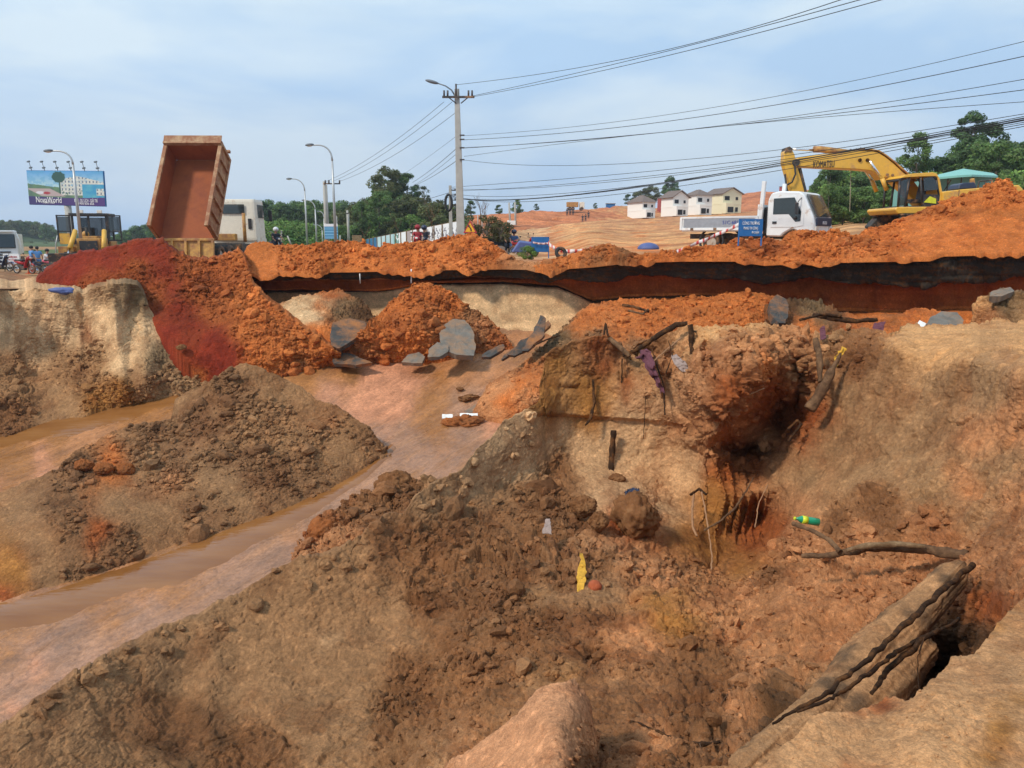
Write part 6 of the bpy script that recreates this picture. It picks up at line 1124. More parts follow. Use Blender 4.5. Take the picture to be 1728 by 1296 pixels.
# ================================================================== villas and other buildings
def villa(px0, px1, pyb, pye, pyr, Y, kind, wallm, label, split=.62):
    """px0..px1 facade, base row, eaves row, ridge row; front turned towards the lower left, a side wall to the right"""
    b = at((px0 + px1) / 2, pyb, Y); root = empty('villa', b, label, 'house'); s = Y / 1298.0 * 1.02
    Wt = (px1 - px0) * s; H = (pyb - pye) * s; Hr = (pye - pyr) * s; a = R(24); root.rotation_euler = (0, 0, a)
    wf = Wt * split / math.cos(a); D = Wt * (1 - split) / math.sin(a) * .8
    w = MB().box((0, D / 2, H / 2), (wf, D, H)).box((-wf * .32, -.9, H * .27), (wf * .42, 1.8, H * .52)).build('walls', wallm, root)
    e = .5
    rb = MB()
    if kind == 'hip':
        r = MB(); c = [(-wf / 2 - e, -e, H + .01), (wf / 2 + e, -e, H + .01), (wf / 2 + e, D + e, H + .01), (-wf / 2 - e, D + e, H + .01)]; q = [(0, D * .38, H + Hr), (0, D * .62, H + Hr)]
        r.poly([c[0], c[1], q[0]]).poly([c[1], c[2], q[1], q[0]]).poly([c[2], c[3], q[1]]).poly([c[3], c[0], q[0], q[1]]).poly(c[::-1])
        r.build('roof', 'tile', root)
    else:
        MB().prism([(-wf / 2, 0, H), (wf / 2, 0, H), (0, 0, H + Hr * .92)], (0, D, 0)).build('gable', wallm, root)
        for sgn in (-1, 1): MB().prism([(sgn * (wf / 2 + e), -e, H - .25), (0, -e, H + Hr), (0, -e, H + Hr + .18), (sgn * (wf / 2 + e + .15), -e, H - .1)], (0, D + 2 * e, 0)).build('roof', 'tile', root)
    def op(x, z, ww, hh, y=-.02): 
        MB().box((x, y, z), (ww, .06, hh)).build('window', 'dark', root)
    op(-wf * .28, H * .77, wf * .26, H * .2); op(wf * .24, H * .76, wf * .13, H * .15); op(wf * .25, H * .22, wf * .14, H * .22); op(-wf * .30, H * .2, wf * .30, H * .27, -1.82)
    MB().box((-wf * .3, -1.0, H * .56), (wf * .44, .08, H * .08)).build('balcony_rail', wallm, root)
    for y in (.18, .4, .62, .84):
        for z in (.24, .72): MB().box((wf / 2 + .02, D * y, H * z), (.06, D * .06, H * .17)).build('window', 'dark' if z < .5 else 'villash', root)
    MB().box((0, D / 2, H * .485), (wf + .12, D + .12, .16)).build('cornice', wallm, root); return root
villa(1072, 1117, 368, 343, 331, 196, 'hip', 'villa', 'leftmost white villa with brown hipped roof, standing apart from the others', .5)
villa(1126, 1170, 365, 335, 325, 205, 'gable', 'villa', 'white villa with a white gable front, second from the left')
villa(1165, 1210, 363, 332, 322, 214, 'hip', 'villa', 'white villa with hipped roof between the white gabled and the cream gabled villas')
villa(1206, 1263, 361, 329, 320, 222, 'gable', 'villac', 'cream coloured gabled villa at the right end of the row', .6)
o = MB().box((0, 0, 2.6), (4.6, 4, 5.4)).build('walls', 'redwall'); root = empty('red_building', at(1124, 366, 230), 'plain dark red building seen between the two left villas', 'building'); o.parent = root; MB().box((0, 0, 5.4), (4.9, 4.3, .25)).build('roof', 'tile', root)
for (px, py, Y, w, lab) in [(1322, 322, 285, 2.4, 'small dark red hut on the red bank skyline above the lorry'), (1030, 352, 240, 2.6, 'small blue roofed shed on the skyline left of the villas')]:
    root = empty('hut', at(px, py, Y), lab, 'hut'); MB().box((0, 0, .7), (w, 2, 1.4)).build('walls', 'redwall' if px > 1100 else 'blue', root); MB().box((0, 0, 1.45), (w + .3, 2.3, .15)).build('roof', 'tile', root)
# distant tipper on the bank
root = empty('dump_truck', at(973, 355.5, 200), 'tiny distant tipper truck on top of the red bank', 'dump truck'); MB().box((-1.1, 0, 1.5), (2.9, 2.2, 1.2), bev=.1).build('bed', 'yellow_old', root); MB().box((1.3, 0, 1.3), (1.2, 2.1, 1.6), bev=.15).build('cab', 'cream', root)
for x in (-1.8, -1.0, 1.2): MB().cyl((x, -1.1, .45), (x, 1.1, .45), .45).build('wheel', 'rubber', root)
# teal building
def teal():
    Y = 62; b = at(1627, 350, Y); root = empty('teal_building', b, 'low teal building with a wide teal metal roof, behind the excavator', 'building', None, 0)
    def q(px, py, y): return at(px, py, y) - b
    A, B, Ct = q(1577, 301, 58), q(1675, 297, 60), 0
    MB().prism([(A.x, A.y, 0), (B.x, B.y, 0), (B.x, B.y, B.z + .1), (A.x, A.y, A.z + .1)], (0, 6, 0)).build('walls', 'tealwall', root)
    r = MB(); c = [q(1569, 300.5, 56.5), q(1616, 296, 56), q(1640, 294.5, 56), q(1684, 296.5, 58), q(1676, 292, 69), q(1585, 294, 69)]; ap = q(1626, 284.5, 62)
    for i in range(6): r.poly([c[i], c[(i + 1) % 6], ap])
    for i in range(6): d = Vector((0, 0, -.14)); r.poly([c[i], c[i] + d, c[(i + 1) % 6] + d, c[(i + 1) % 6]])
    ro = r.build('roof', 'teal', root)
    for t in (.18, .36, .52): X = A.x + (B.x - A.x) * t; MB().box((X, A.y - .03, A.z * .6), (.08, .05, A.z * .9)).build('drain_pipe', 'chassis', root)
    MB().tube([(A.x + .4, A.y - .05, A.z - 1.5), (A.x + 1.2, A.y - .05, A.z - .1)], .04, 5).build('brace', 'chassis', root)
teal()
# printed hoarding: each run a straight wall of panels
def hoarding():
    A, B = at(619, 425, 118), at(781, 409, 68); Hh = at(781, 372, 68).z - B.z; root = empty('hoarding', A, 'long white hoarding printed with blue and grey pictures, left of the power pole', 'hoarding'); d = B - A; L_ = math.hypot(d.x, d.y)
    def fn(u, v):
        n = fbm(np.stack([u * 14, v * 1.5, u * 0], -1), .6, 4, 401); n2 = fbm(np.stack([u * 60, v * 5, u * 0], -1), .8, 3, 404)
        r = np.full_like(u, .84); g = r.copy(); b_ = r.copy() + .02
        m = u < .17; r = np.where(m, .03 + .03 * n, r); g = np.where(m, .09 + .08 * (v + n), g); b_ = np.where(m, .30 + .15 * n, b_)
        m = (u >= .17) & (u < .42); r = np.where(m, .45 + .2 * n - .15 * (v < .3), r); g = np.where(m, .62 + .12 * n, g); b_ = np.where(m, .66 + .1 * n, b_)
        m = (np.abs(u - .44) < .03) & (n2 > -.1); r = np.where(m, .14, r); g = np.where(m, .30, g); b_ = np.where(m, .26, b_)
        m = (np.abs(u - .575) < .022) & (v > .15) & (n2 > -.35); r = np.where(m, .42, r); g = np.where(m, .34, g); b_ = np.where(m, .33, b_)
        m = (u > .70) & (((u * 46 + n2 * 1.4) % 1) < .42) & (v < .75 + n2 * .4); r = np.where(m, .16 + .1 * n2, r); g = np.where(m, .14 + .08 * n2, g); b_ = np.where(m, .18 + .1 * n2, b_)
        return np.clip(r, .01, .88), np.clip(g, .01, .88), np.clip(b_, .01, .88)
    p_ = panel('printed_panel', L_, Hh, 420, 40, fn, root); sh = p_.data
    ang = math.atan2(d.y, d.x); p_.rotation_euler = (0, 0, ang); p_.location = (d.x / 2, d.y / 2, d.z / 2)
    for v in sh.vertices: v.co.z += v.co.x / L_ * d.z
    k = MB(); n = 16
    for i in range(n + 1): t = i / n; k.box((d.x * t + .15 * math.sin(ang), d.y * t + .18, d.z * t + Hh / 2), (.1, .1, Hh))
    k.prism([(0, .08, Hh - .1), (0, .08, Hh + .06), (0, .16, Hh + .06), (0, .16, Hh - .1)], (d.x, d.y, d.z)); k.build('support_frame', 'plank', root)
    C_ = at(603, 420, 122); Bx = empty('hoarding', C_, 'short plain tan fence panel at the far left end of the printed hoarding', 'hoarding'); MB().box((0, 0, 1.05), (1.5, .1, 2.1)).build('panel', 'plank', Bx); MB().box((0, .1, 1.0), (.1, .1, 2.0)).build('post', 'chassis', Bx)
hoarding()
# ================================================================== signs, tapes and small roadside things
def board(px0, py0, px1, py1, Y, pyf, mat, label, lines=(), name='sign_board', tcol='whitetext', yaw=0, legs=True, size=.2):
    b = at((px0 + px1) / 2, pyf, Y); root = empty(name, b, label, 'sign', None, yaw); tl = at(px0, py0, Y) - b; br_ = at(px1, py1, Y) - b; w = br_.x - tl.x; h = tl.z - br_.z; zc = (tl.z + br_.z) / 2
    MB().box((0, 0, zc), (w, .03, h), bev=.004).build('board', mat, root); fr = MB()
    for s in (-1, 1): fr.box((s * (w / 2 + .015), .01, zc / 1.0 - (0 if not legs else 0)), (.035, .05, h + .02))
    fr.box((0, .01, tl.z + .01), (w + .06, .05, .035)).box((0, .01, br_.z - .01), (w + .06, .05, .035)).build('frame', mat, root)
    if legs:
        for s in (-1, 1): MB().box((s * (w / 2 + .015), .01, br_.z / 2), (.035, .045, br_.z)).build('leg', mat if mat != 'whitetext' else 'chassis', root)
    for (body, sz, x, z, wd, c) in lines: text('lettering', body, sz, c or tcol, root, (x * w, -.022, zc + z * h), (R(90), 0, 0), width=wd * w)
    return root
board(1247, 371, 1283, 397, 24.2, 415, 'blue', 'blue notice board with white lettering in front of the lorry bed', [('CÔNG TRƯỜNG', .14, 0, .27, .78, None), ('ĐANG THI CÔNG', .12, 0, -.05, .66, None), ('ĐI CHẬM', .1, .22, -.33, .32, None)], yaw=R(3))
board(898, 401, 925, 424, 29.0, 436, 'blue', 'plain blue board on two legs with a white tape across it')
board(8, 429, 36, 449, 50, 460, 'whitetext', 'white notice board with red and blue lettering in front of the parked truck', [('CÔNG TRƯỜNG ĐANG', .16, 0, .26, .8, 'redtext'), ('THI CÔNG', .16, .05, .03, .6, 'redtext'), ('CÁC PHƯƠNG TIỆN', .14, 0, -.2, .78, 'bluetext'), ('ĐI CHẬM', .14, 0, -.38, .5, 'bluetext')])
b = at(793.5, 402, 34); root = empty('warning_sign', b, 'triangular yellow warning sign with a black bent arrow, at the foot of the power pole', 'road sign'); k = 34 / 1298
MB().prism([(-.30, 0, .22), (.30, 0, .22), (0, 0, .22 + .54)], (0, .02, 0), .004).build('border', 'red', root); MB().prism([(-.22, -.012, .27), (.22, -.012, .27), (0, -.012, .27 + .39)], (0, .01, 0)).build('face', 'signy', root)
MB().prism([(.02, -.02, .3), (.08, -.02, .3), (.05, -.02, .42), (-.03, -.02, .52), (.0, -.02, .55), (-.1, -.02, .56), (-.08, -.02, .46), (-.06, -.02, .49), (.0, -.02, .40)], (0, .006, 0)).build('arrow', 'blacktext', root); MB().box((0, .04, .2), (.04, .04, .5)).build('post', 'galv', root)
def tape(pts, label, w=.055, group='barrier tapes'):
    bm = MB().bm; P = [at(*p) for p in pts]; n = 60; tl = MB(); t = np.linspace(0, len(P) - 1, n); Q = []
    for x in t: i = min(int(x), len(P) - 2); f = x - i; q = P[i].lerp(P[i + 1], f); q.z -= math.sin(f * math.pi) * .03; Q.append(q)
    C = []; V_ = []
    for i, q in enumerate(Q): a = math.sin(i * .35) * .6; V_ += [(q + Vector((0, math.sin(a) * w, math.cos(a) * w)))[:], (q - Vector((0, math.sin(a) * w, math.cos(a) * w)))[:]]; c = (.55, .05, .04) if (i // 2) % 3 == 0 else (.72, .66, .64); C += [c, c]
    o = grid_mesh('barrier_tape', np.array(V_).reshape(n, 2, 3), M_PAINT, {'Col': np.array(C).reshape(n, 2, 3)}, None); prop(o, label, 'barrier tape'); sm = o.modifiers.new('thickness', 'SOLIDIFY'); sm.thickness = .002
tape([(899, 409, 28.9), (925, 410.5, 28.9)], 'white tape tied across the plain blue board', .035); tape([(925, 410, 28.9), (940, 421, 28.6), (970, 424, 28.2), (1000, 419, 28.0), (1034, 429, 27.5)], 'red and white tape drooping from the blue board down to the soil on the right', .075); tape([(1131, 428, 25.0), (1180, 408, 25.2), (1210, 395, 25.4), (1247, 378, 24.3)], 'red and white tape rising from the soil to the lettered blue board', .06)
o = MB().ball((0, 0, 0), 1, 3, (.42, .42, .24)).build('tarpaulin', 'bluetarp'); 
for v in o.data.vertices: v.co.z = max(v.co.z, -.02)
o.location = at(1094, 420, 30); prop(o, 'purple blue dome shaped cover resting on the soil windrow', 'cover'); o.name = 'dome_cover'; o.scale = (1, 1, 1)
o = MB().prism([(-.6, 0, 0), (.35, 0, 0), (.35, 0, .35), (-.3, 0, .42)], (0, .5, .05), .03).build('tarpaulin', 'bluetarp'); o.location = at(889, 426, 31); prop(o, 'crumpled blue sheet lying left of the plain blue board', 'tarpaulin')
o = MB().ball((0, 0, 0), .5, 3, (.75, .4, .22), .4, 4).build('tarpaulin', 'bluetarp'); o.location = at(107, 491, 24.3); prop(o, 'dark blue rag lying on the rim of the pale cliff', 'tarpaulin')
o = MB().torus((0, 0, .08), .17, .07, 'z').build('tyre', 'rubber'); o.location = at(945, 428, 28.3); o.rotation_euler = (R(70), 0, R(20)); prop(o, 'old grey tyre half buried behind the drooping tape', 'tyre')
root = empty('traffic_cone', at(53, 462, 47), 'orange traffic cone between the red motorbike and the men in blue', 'traffic cone'); MB().cyl((0, 0, .04), (0, 0, .78), .2, 16, .04).build('cone', 'conecol', root); MB().box((0, 0, .02), (.46, .46, .04)).build('base', 'conecol', root); MB().cyl((0, 0, .38), (0, 0, .5), .132, 16, .105).build('band', 'whitetext', root)
o = MB().tube([(0, 0, 0), (.1, 0, 1.2), (.25, 0, 1.7)], .03).build('leaning_stick', 'galv'); o.location = at(95, 448, 45); prop(o, 'pale leaning stick beside the pink motorbike', 'stick'); 
for i, (x, y) in enumerate([(883, 421), (880, 416)]): pass
# ================================================================== people and motorbikes
def skin_body(name, joints, edges, mat, parent, sub=2, root_i=0):
    me = bpy.data.meshes.new(name); me.from_pydata([j[:3] for j in joints], edges, []); o = bpy.data.objects.new(name, me); COL.objects.link(o)
    m = o.modifiers.new('s', 'SKIN'); m.use_smooth_shade = True
    for i, j in enumerate(joints): v = me.skin_vertices[0].data[i]; v.radius = (j[3], j[3] * (j[4] if len(j) > 4 else 1)); v.use_root = (i == root_i)
    m2 = o.modifiers.new('u', 'SUBSURF'); m2.levels = sub; m2.render_levels = sub
    bpy.context.view_layer.update(); dg = bpy.context.evaluated_depsgraph_get(); nm = bpy.data.meshes.new_from_object(o.evaluated_get(dg)); nm.name = name
    o.modifiers.clear(); o.data = nm; nm.materials.clear(); nm.materials.append(M[mat]); o.parent = parent; return o
def person(loc, yaw, label, pose='stand', shirt='bluecloth', pants='darkcloth', helmet=None, group=None):
    root = empty('person', loc, label, 'person', group, yaw); sit = pose == 'ride'
    dz = -.10 if sit else 0; f = -1   # faces local -y
    pel = (0, 0, .95 + dz); ch = (0, f * (.10 if sit else .0), 1.28 + dz); nk = (0, f * (.14 if sit else .02), 1.48 + dz); hd = (0, f * (.17 if sit else .03), 1.60 + dz)
    J = [(pel[0], pel[1], pel[2], .13, .8), (ch[0], ch[1], ch[2], .15, .7), (nk[0], nk[1], nk[2], .055), (hd[0], hd[1], hd[2], .09, 1.1), (hd[0], hd[1] - .01, hd[2] + .10, .075)]; E = [(0, 1), (1, 2), (2, 3), (3, 4)]
    for s in (-1, 1):
        sh = (s * .19, ch[1], 1.40 + dz, .06)
        if sit: el, wr, ha = (s * .27, ch[1] - .22, 1.18 + dz, .042), (s * .27, ch[1] - .42, 1.08 + dz, .03), (s * .27, ch[1] - .50, 1.07 + dz, .035)
        else: el, wr, ha = (s * .26, .02 - .05 * (s > 0), 1.12, .042), (s * .27, -.06 - .2 * (s > 0), .90 + .1 * (s > 0), .03), (s * .27, -.09 - .26 * (s > 0), .80 + .12 * (s > 0), .035)
        n = len(J); J += [sh, el, wr, ha]; E += [(1, n), (n, n + 1), (n + 1, n + 2), (n + 2, n + 3)]
        for k in range(4): J.append((ha[0] + (k - 1.5) * .018, ha[1] - .03, ha[2] - .06 - .01 * (k in (1, 2)), .010)); E.append((n + 3, len(J) - 1))
        J.append((ha[0] - s * .04, ha[1] - .02, ha[2] - .02, .011)); E.append((n + 3, len(J) - 1))
    for s in (-1, 1):
        if sit: hip, kn, an, to = (s * .11, -.05, .83, .09), (s * .2, -.42, .78, .065), (s * .2, -.30, .38, .045), (s * .2, -.45, .32, .04)
        else: hip, kn, an, to = (s * .10, 0, .86, .09), (s * .11, -.02, .48, .06), (s * .12, .02, .09, .042), (s * .13, -.14, .04, .038)
        n = len(J); J += [hip, kn, an, to]; E += [(0, n), (n, n + 1), (n + 1, n + 2), (n + 2, n + 3)]
    skin_body('body', J, E, 'skin', root)
    S = [(pel[0], pel[1], pel[2], .15, .85), (ch[0], ch[1], ch[2], .175, .75), (nk[0], nk[1], nk[2] - .05, .08)]; SE = [(0, 1), (1, 2)]; lst = [j for j in J if False]
    for s, n in ((-1, 5), (1, 14)): q = J[n]; e_ = J[n + 1]; m = len(S); S += [(q[0], q[1], q[2], .075), ((q[0] + 2 * e_[0]) / 3, (q[1] + 2 * e_[1]) / 3, (q[2] + 2 * e_[2]) / 3, .06)]; SE += [(1, m), (m, m + 1)]
    skin_body('shirt', S, SE, shirt, root)
    n = len(J) - 8; Pn = [(0, 0, pel[2] - .02, .15, .85)]; PE = []
    for m in (n, n + 4): a = len(Pn); Pn += [(*J[m][:3], .105), (*J[m + 1][:3], .08), (J[m + 2][0], J[m + 2][1], J[m + 2][2] + .05, .062)]; PE += [(0, a), (a, a + 1), (a + 1, a + 2)]
    skin_body('trousers', Pn, PE, pants, root)
    if helmet: MB().ball((hd[0], hd[1] + .01, hd[2] + .08), .155, 2, (1, 1.1, .9)).box((hd[0], hd[1] - .17, hd[2] + .07), (.2, .1, .02), bev=.005).build('helmet', helmet, root)
    else: MB().ball((hd[0], hd[1] + .015, hd[2] + .085), .118, 2, (1, 1.12, .95)).build('hair', 'hair', root)
    for s in (-1, 1): MB().ball((hd[0] + s * .035, hd[1] - .10, hd[2] + .04), .013, 1).build('eye', 'blacktext', root)
    return root
def motorbike(loc, yaw, label, paint, group=None):
    root = empty('motorbike', loc, label, 'motorbike', group, yaw)   # nose along local -y
    for y in (-.62, .62): w = MB().torus((0, y, .29), .25, .045, 'x', 26, 8).build('wheel', 'rubber', root); r = MB().torus((0, y, .29), .2, .015, 'x', 20, 5).cyl((-.06, y, .29), (.06, y, .29), .04); [r.cyl((0, y, .29), (0, y + .2 * math.cos(a), .29 + .2 * math.sin(a)), .006, 4) for a in (0, 1.05, 2.1, 3.14, 4.2, 5.2)]; r.build('rim', 'steel', w)
    MB().tube([(0, -.45, .85), (0, -.36, .62), (0, -.12, .38), (0, .25, .40), (0, .5, .6)], [.04, .05, .07, .08, .05], 8).box((0, .05, .33), (.2, .36, .24), bev=.04).build('frame', 'chassis', root)
    MB().tube([(0, -.47, .92), (0, -.56, .5), (0, -.62, .29)], .03, 8).build('fork', 'steel', root); MB().prism([(-.16, -.50, .95), (.16, -.50, .95), (.2, -.36, .62), (.17, -.2, .34), (-.17, -.2, .34), (-.2, -.36, .62)], (0, .05, .02), .015).build('leg_shield', paint, root)
    MB().ball((0, -.50, .92), .15, 2, (1.05, .8, .8)).build('front_cowl', paint, root); MB().ball((0, -.62, .93), .075, 2, (1, .5, .8)).build('headlight', 'lens', root); MB().tube([(0, -.62, .56), (0, -.70, .58), (0, -.86, .46)], [.03, .05, .03], 8).build('front_mudguard', paint, root)
    MB().tube([(-.32, -.38, 1.03), (-.15, -.44, 1.0), (0, -.46, .97), (.15, -.44, 1.0), (.32, -.38, 1.03)], .016, 6).build('handlebar', 'black', root)
    for s in (-1, 1): MB().ball((s * .28, -.42, 1.2), .05, 2, (1.2, .3, .8)).tube([(s * .22, -.42, 1.03), (s * .28, -.42, 1.18)], .008, 5).build('mirror', 'black', root)
    MB().box((0, .28, .79), (.24, .66, .1), bev=.045).build('seat', 'black', root); MB().tube([(0, -.05, .6), (0, .3, .68), (0, .72, .76)], [.08, .13, .07], 8).build('tail_cowl', paint, root); MB().tube([(.13, .0, .26), (.14, .4, .26), (.15, .75, .33)], [.025, .045, .05], 8).build('exhaust', 'chrome', root); return root
g = 'men in blue shirts standing by the parked truck'
person(at(57, 461, 51), R(150), 'man in light blue shirt and dark trousers, left one of the two standing men'); person(at(67, 461, 52), R(215), 'man in a light blue shirt, right of the two standing side by side', pants='denim')
person(at(79, 462, 49) + Vector((0, 0, -.12)), R(100), 'seated rider in a white shirt right of the two men in blue', 'ride', 'whitecloth', 'darkcloth'); motorbike(at(79, 464, 49), R(100), 'dark motorbike carrying the rider in the white shirt', 'navy')
motorbike(at(42, 462, 46), R(70), 'dark red motorbike parked beside the white notice board', 'red'); motorbike(at(95, 461, 48), R(95), 'pink motorbike with white front at the foot of the red heap', 'pinkp'); motorbike(at(3, 458, 49), R(80), 'dark motorbike cut off by the left edge of the picture', 'navy')
motorbike(at(-8, 460, 50), R(60), 'second dark motorbike beyond the left edge, beside the parked truck', 'navy') if False else None
b = at(866, 436, 44); motorbike(b, R(18), 'motorbike with red body carrying two riders towards the pit', 'red'); person(b + Vector((0, .05, -.10)), R(18), 'front rider in denim and a dark helmet on the red motorbike', 'ride', 'denim', 'denim', 'navy'); person(b + Vector((-.32, .45, -.02)), R(18), 'passenger in a patterned jacket and pale helmet sitting behind the denim rider', 'ride', 'stripe', 'darkcloth', 'stripe')
motorbike(at(884, 433, 41.5), R(60), 'red motorbike lying low beside the crumpled blue sheet', 'red')
b = at(706, 433, 40); motorbike(b, R(0), 'motorbike hidden behind the soil heap beneath the red helmet', 'red'); person(b + Vector((0, .1, -.1)), 0, 'rider with a dark red helmet behind the soil heap, left of the pair', 'ride', 'redcloth', 'darkcloth', 'redcloth')
b = at(717, 433, 40.5); motorbike(b, R(0), 'motorbike hidden behind the soil heap beneath the dark helmet', 'navy'); person(b + Vector((0, .1, -.1)), 0, 'rider with a dark helmet behind the soil heap, right of the pair', 'ride', 'darkcloth', 'darkcloth', 'navy')
b = at(465, 431, 45); motorbike(b, R(40), 'motorbike hidden behind the soil heap beneath the white helmet', 'navy'); person(b + Vector((0, .1, -.1)), R(40), 'rider in a white helmet just showing over the soil heap beside the tipper cab', 'ride', 'darkcloth', 'darkcloth', 'whitecloth')
# tiny people on the far bank
for i, (x, y) in enumerate([(957, 365), (962, 364), (967, 364)]): person(at(x, y, 170), R(180), 'tiny distant worker on the red bank below the distant tipper, ' + ['left one', 'middle one', 'right one'][i], shirt='darkcloth')
for i, (x, y) in enumerate([(983, 376), (988, 375), (993, 370)]): person(at(x, y, 172), R(180), 'tiny distant worker at the foot of the red bank, ' + ['left one', 'middle one', 'right one'][i], shirt='darkcloth')

# ================================================================== things lying in the pit
def slab(pts, label, mat='asphalt', th=.12, name='asphalt_slab', cat='slab', seed=0, jit=.03):
    """pts (px,py,Y): outline of a broken plate, pushed away from the viewer by its thickness"""
    k_ = 1.012 if seed in (1, 3, 4) else 1.045 if seed in (2, 5, 6) else 1.03 if 30 <= seed <= 34 else 1
    P = [at(p[0], p[1], p[2] * k_) for p in pts]; r = random.Random(seed); Q = []
    for i in range(len(P)):
        a, b_ = P[i], P[(i + 1) % len(P)]
        for k in range(5): q = a.lerp(b_, k / 5); L_ = (b_ - a).length; Q.append(q + Vector((r.uniform(-1, 1), r.uniform(-1, 1), r.uniform(-1, 1))) * jit * min(L_, 1.2))
    c = sum(Q, Vector()) / len(Q); nn = Vector((0, 0, 0)); c0 = sum(P, Vector()) / len(P)
    for i in range(len(P)): nn += (P[i] - c).cross(P[(i + 1) % len(P)] - c)
    nn.normalize(); 
    if nn.dot(c) < 0: nn = -nn
    Q = [q - nn * (q - c).dot(nn) * .9 for q in Q]
    bm = bmesh.new(); n = len(Q); cf = bm.verts.new(c - nn * .004); R1 = [bm.verts.new(c.lerp(q, .55) + nn * r.uniform(-.006, .006)) for q in Q]; R2 = [bm.verts.new(q) for q in Q]; R3 = [bm.verts.new(c.lerp(q, .95) + nn * th * r.uniform(.85, 1.15)) for q in Q]; cb_ = bm.verts.new(c + nn * th)
    for i in range(n): j = (i + 1) % n; bm.faces.new((cf, R1[i], R1[j])); bm.faces.new((R1[i], R2[i], R2[j], R1[j])); bm.faces.new((R2[i], R3[i], R3[j], R2[j])); bm.faces.new((cb_, R3[j], R3[i]))
    m = MB(); m.join(bm); o = m.build(name, mat); return prop(o, label, cat)
slab([(560, 590, 22.6), (556, 562, 23.0), (562, 540, 23.6), (590, 538, 23.9), (616, 544, 23.8), (623, 556, 23.4), (604, 566, 23.0), (585, 578, 22.6), (572, 588, 22.4)], 'biggest dark asphalt slab, leaning on the soil left of the centre heap', seed=1, th=.16)
slab([(562, 616, 21.7), (560, 594, 22.1), (590, 596, 22.2), (606, 604, 22.0), (628, 612, 21.8), (600, 614, 21.6)], 'dark wedge of asphalt lying on the pit floor below the biggest slab', seed=2)
slab([(744, 584, 22.4), (742, 560, 22.9), (750, 545, 23.4), (764, 539, 23.8), (784, 541, 23.8), (797, 556, 23.4), (803, 580, 22.6), (800, 597, 22.0), (770, 598, 22.0), (752, 596, 22.2)], 'large rounded pale grey slab propped against the right foot of the centre heap', 'greystone', seed=3, th=.2)
slab([(722, 602, 21.8), (724, 588, 22.2), (738, 577, 22.5), (757, 584, 22.3), (756, 592, 22.0), (742, 603, 21.8)], 'small rounded grey slab overlapping the left edge of the pale slab', 'greystone', seed=4)
slab([(677, 612, 21.8), (688, 598, 22.1), (706, 594, 22.2), (718, 602, 22.0), (712, 612, 21.7)], 'flat grey slab left of the small rounded slab', 'greystone', seed=5)
slab([(478, 622, 21.8), (486, 606, 22.3), (490, 598, 22.6), (496, 612, 22.1), (486, 624, 21.8)], 'small dark slab standing upright at the foot of the orange slope', seed=6)
for i, pts in enumerate([[(845, 606, 21.4), (850, 596, 21.6), (905, 562, 22.3), (925, 540, 22.6), (930, 546, 22.4), (908, 570, 22.1)], [(856, 598, 21.2), (880, 575, 21.7), (912, 558, 22.0), (905, 580, 21.6), (870, 600, 21.2)], [(812, 602, 21.4), (818, 594, 21.6), (850, 580, 22.0), (852, 588, 21.8), (828, 602, 21.4)], [(880, 590, 20.9), (900, 560, 21.6), (912, 532, 22.2), (922, 536, 22.0), (918, 566, 21.4), (890, 592, 20.9)]]):
    slab(pts, ['long broken asphalt strip slanting across the slope right of the pale slab', 'asphalt strip lying just under the long slanting strip', 'short asphalt strip at the lower left end of the slanting strips', 'grey asphalt slab standing steeply among the slanting strips'][i], seed=10 + i, th=.1)
slab([(1298, 528, 20.2), (1300, 506, 21.0), (1312, 497, 21.4), (1326, 504, 21.2), (1332, 522, 20.6), (1326, 544, 19.8), (1314, 546, 19.8)], 'soil covered asphalt slab tilted above the dark gravel, right of the long orange slope', seed=20, th=.2)
slab([(1562, 550, 13.9), (1570, 534, 14.2), (1590, 525, 14.5), (1615, 528, 14.5), (1626, 538, 14.2), (1624, 552, 13.9), (1595, 551, 13.8)], 'greenish grey stone slab lying at the far edge of the flat sand', 'greystone', seed=21, name='stone_slab')
slab([(1668, 500, 14.2), (1675, 490, 14.5), (1705, 485, 14.7), (1712, 490, 14.5), (1690, 500, 14.2)], 'dark flat stone on top of the block at the right edge', 'greystone', seed=22, name='stone_slab')
slab([(1545, 548, 14.1), (1552, 541, 14.3), (1566, 547, 14.1), (1560, 553, 14.0)], 'crumpled white sheet tucked against the left end of the stone slab', 'foam', .02, 'white_sheet', 'sheet', 23)
for i, (x0, x1, y0, y1) in enumerate([(746, 764, 699, 706), (776, 784, 697, 703), (784, 806, 697, 701)]):
    slab([(x0, y1, 19.3), (x0, y0, 19.4), (x1, y0, 19.4), (x1, y1, 19.3)], ['left piece of white foam by the rubble in the stream', 'small middle piece of white foam by the rubble in the stream', 'right piece of white foam by the rubble in the stream'][i], 'foam', .06, 'foam_piece', 'foam', 30 + i)
slab([(782, 694, 19.8), (810, 678, 20.4), (832, 668, 20.8), (828, 684, 20.2), (800, 698, 19.7)], 'thin pale grey sheet lying flat on the wet sand above the foam', 'greystone', .03, 'grey_sheet', 'sheet', 34)
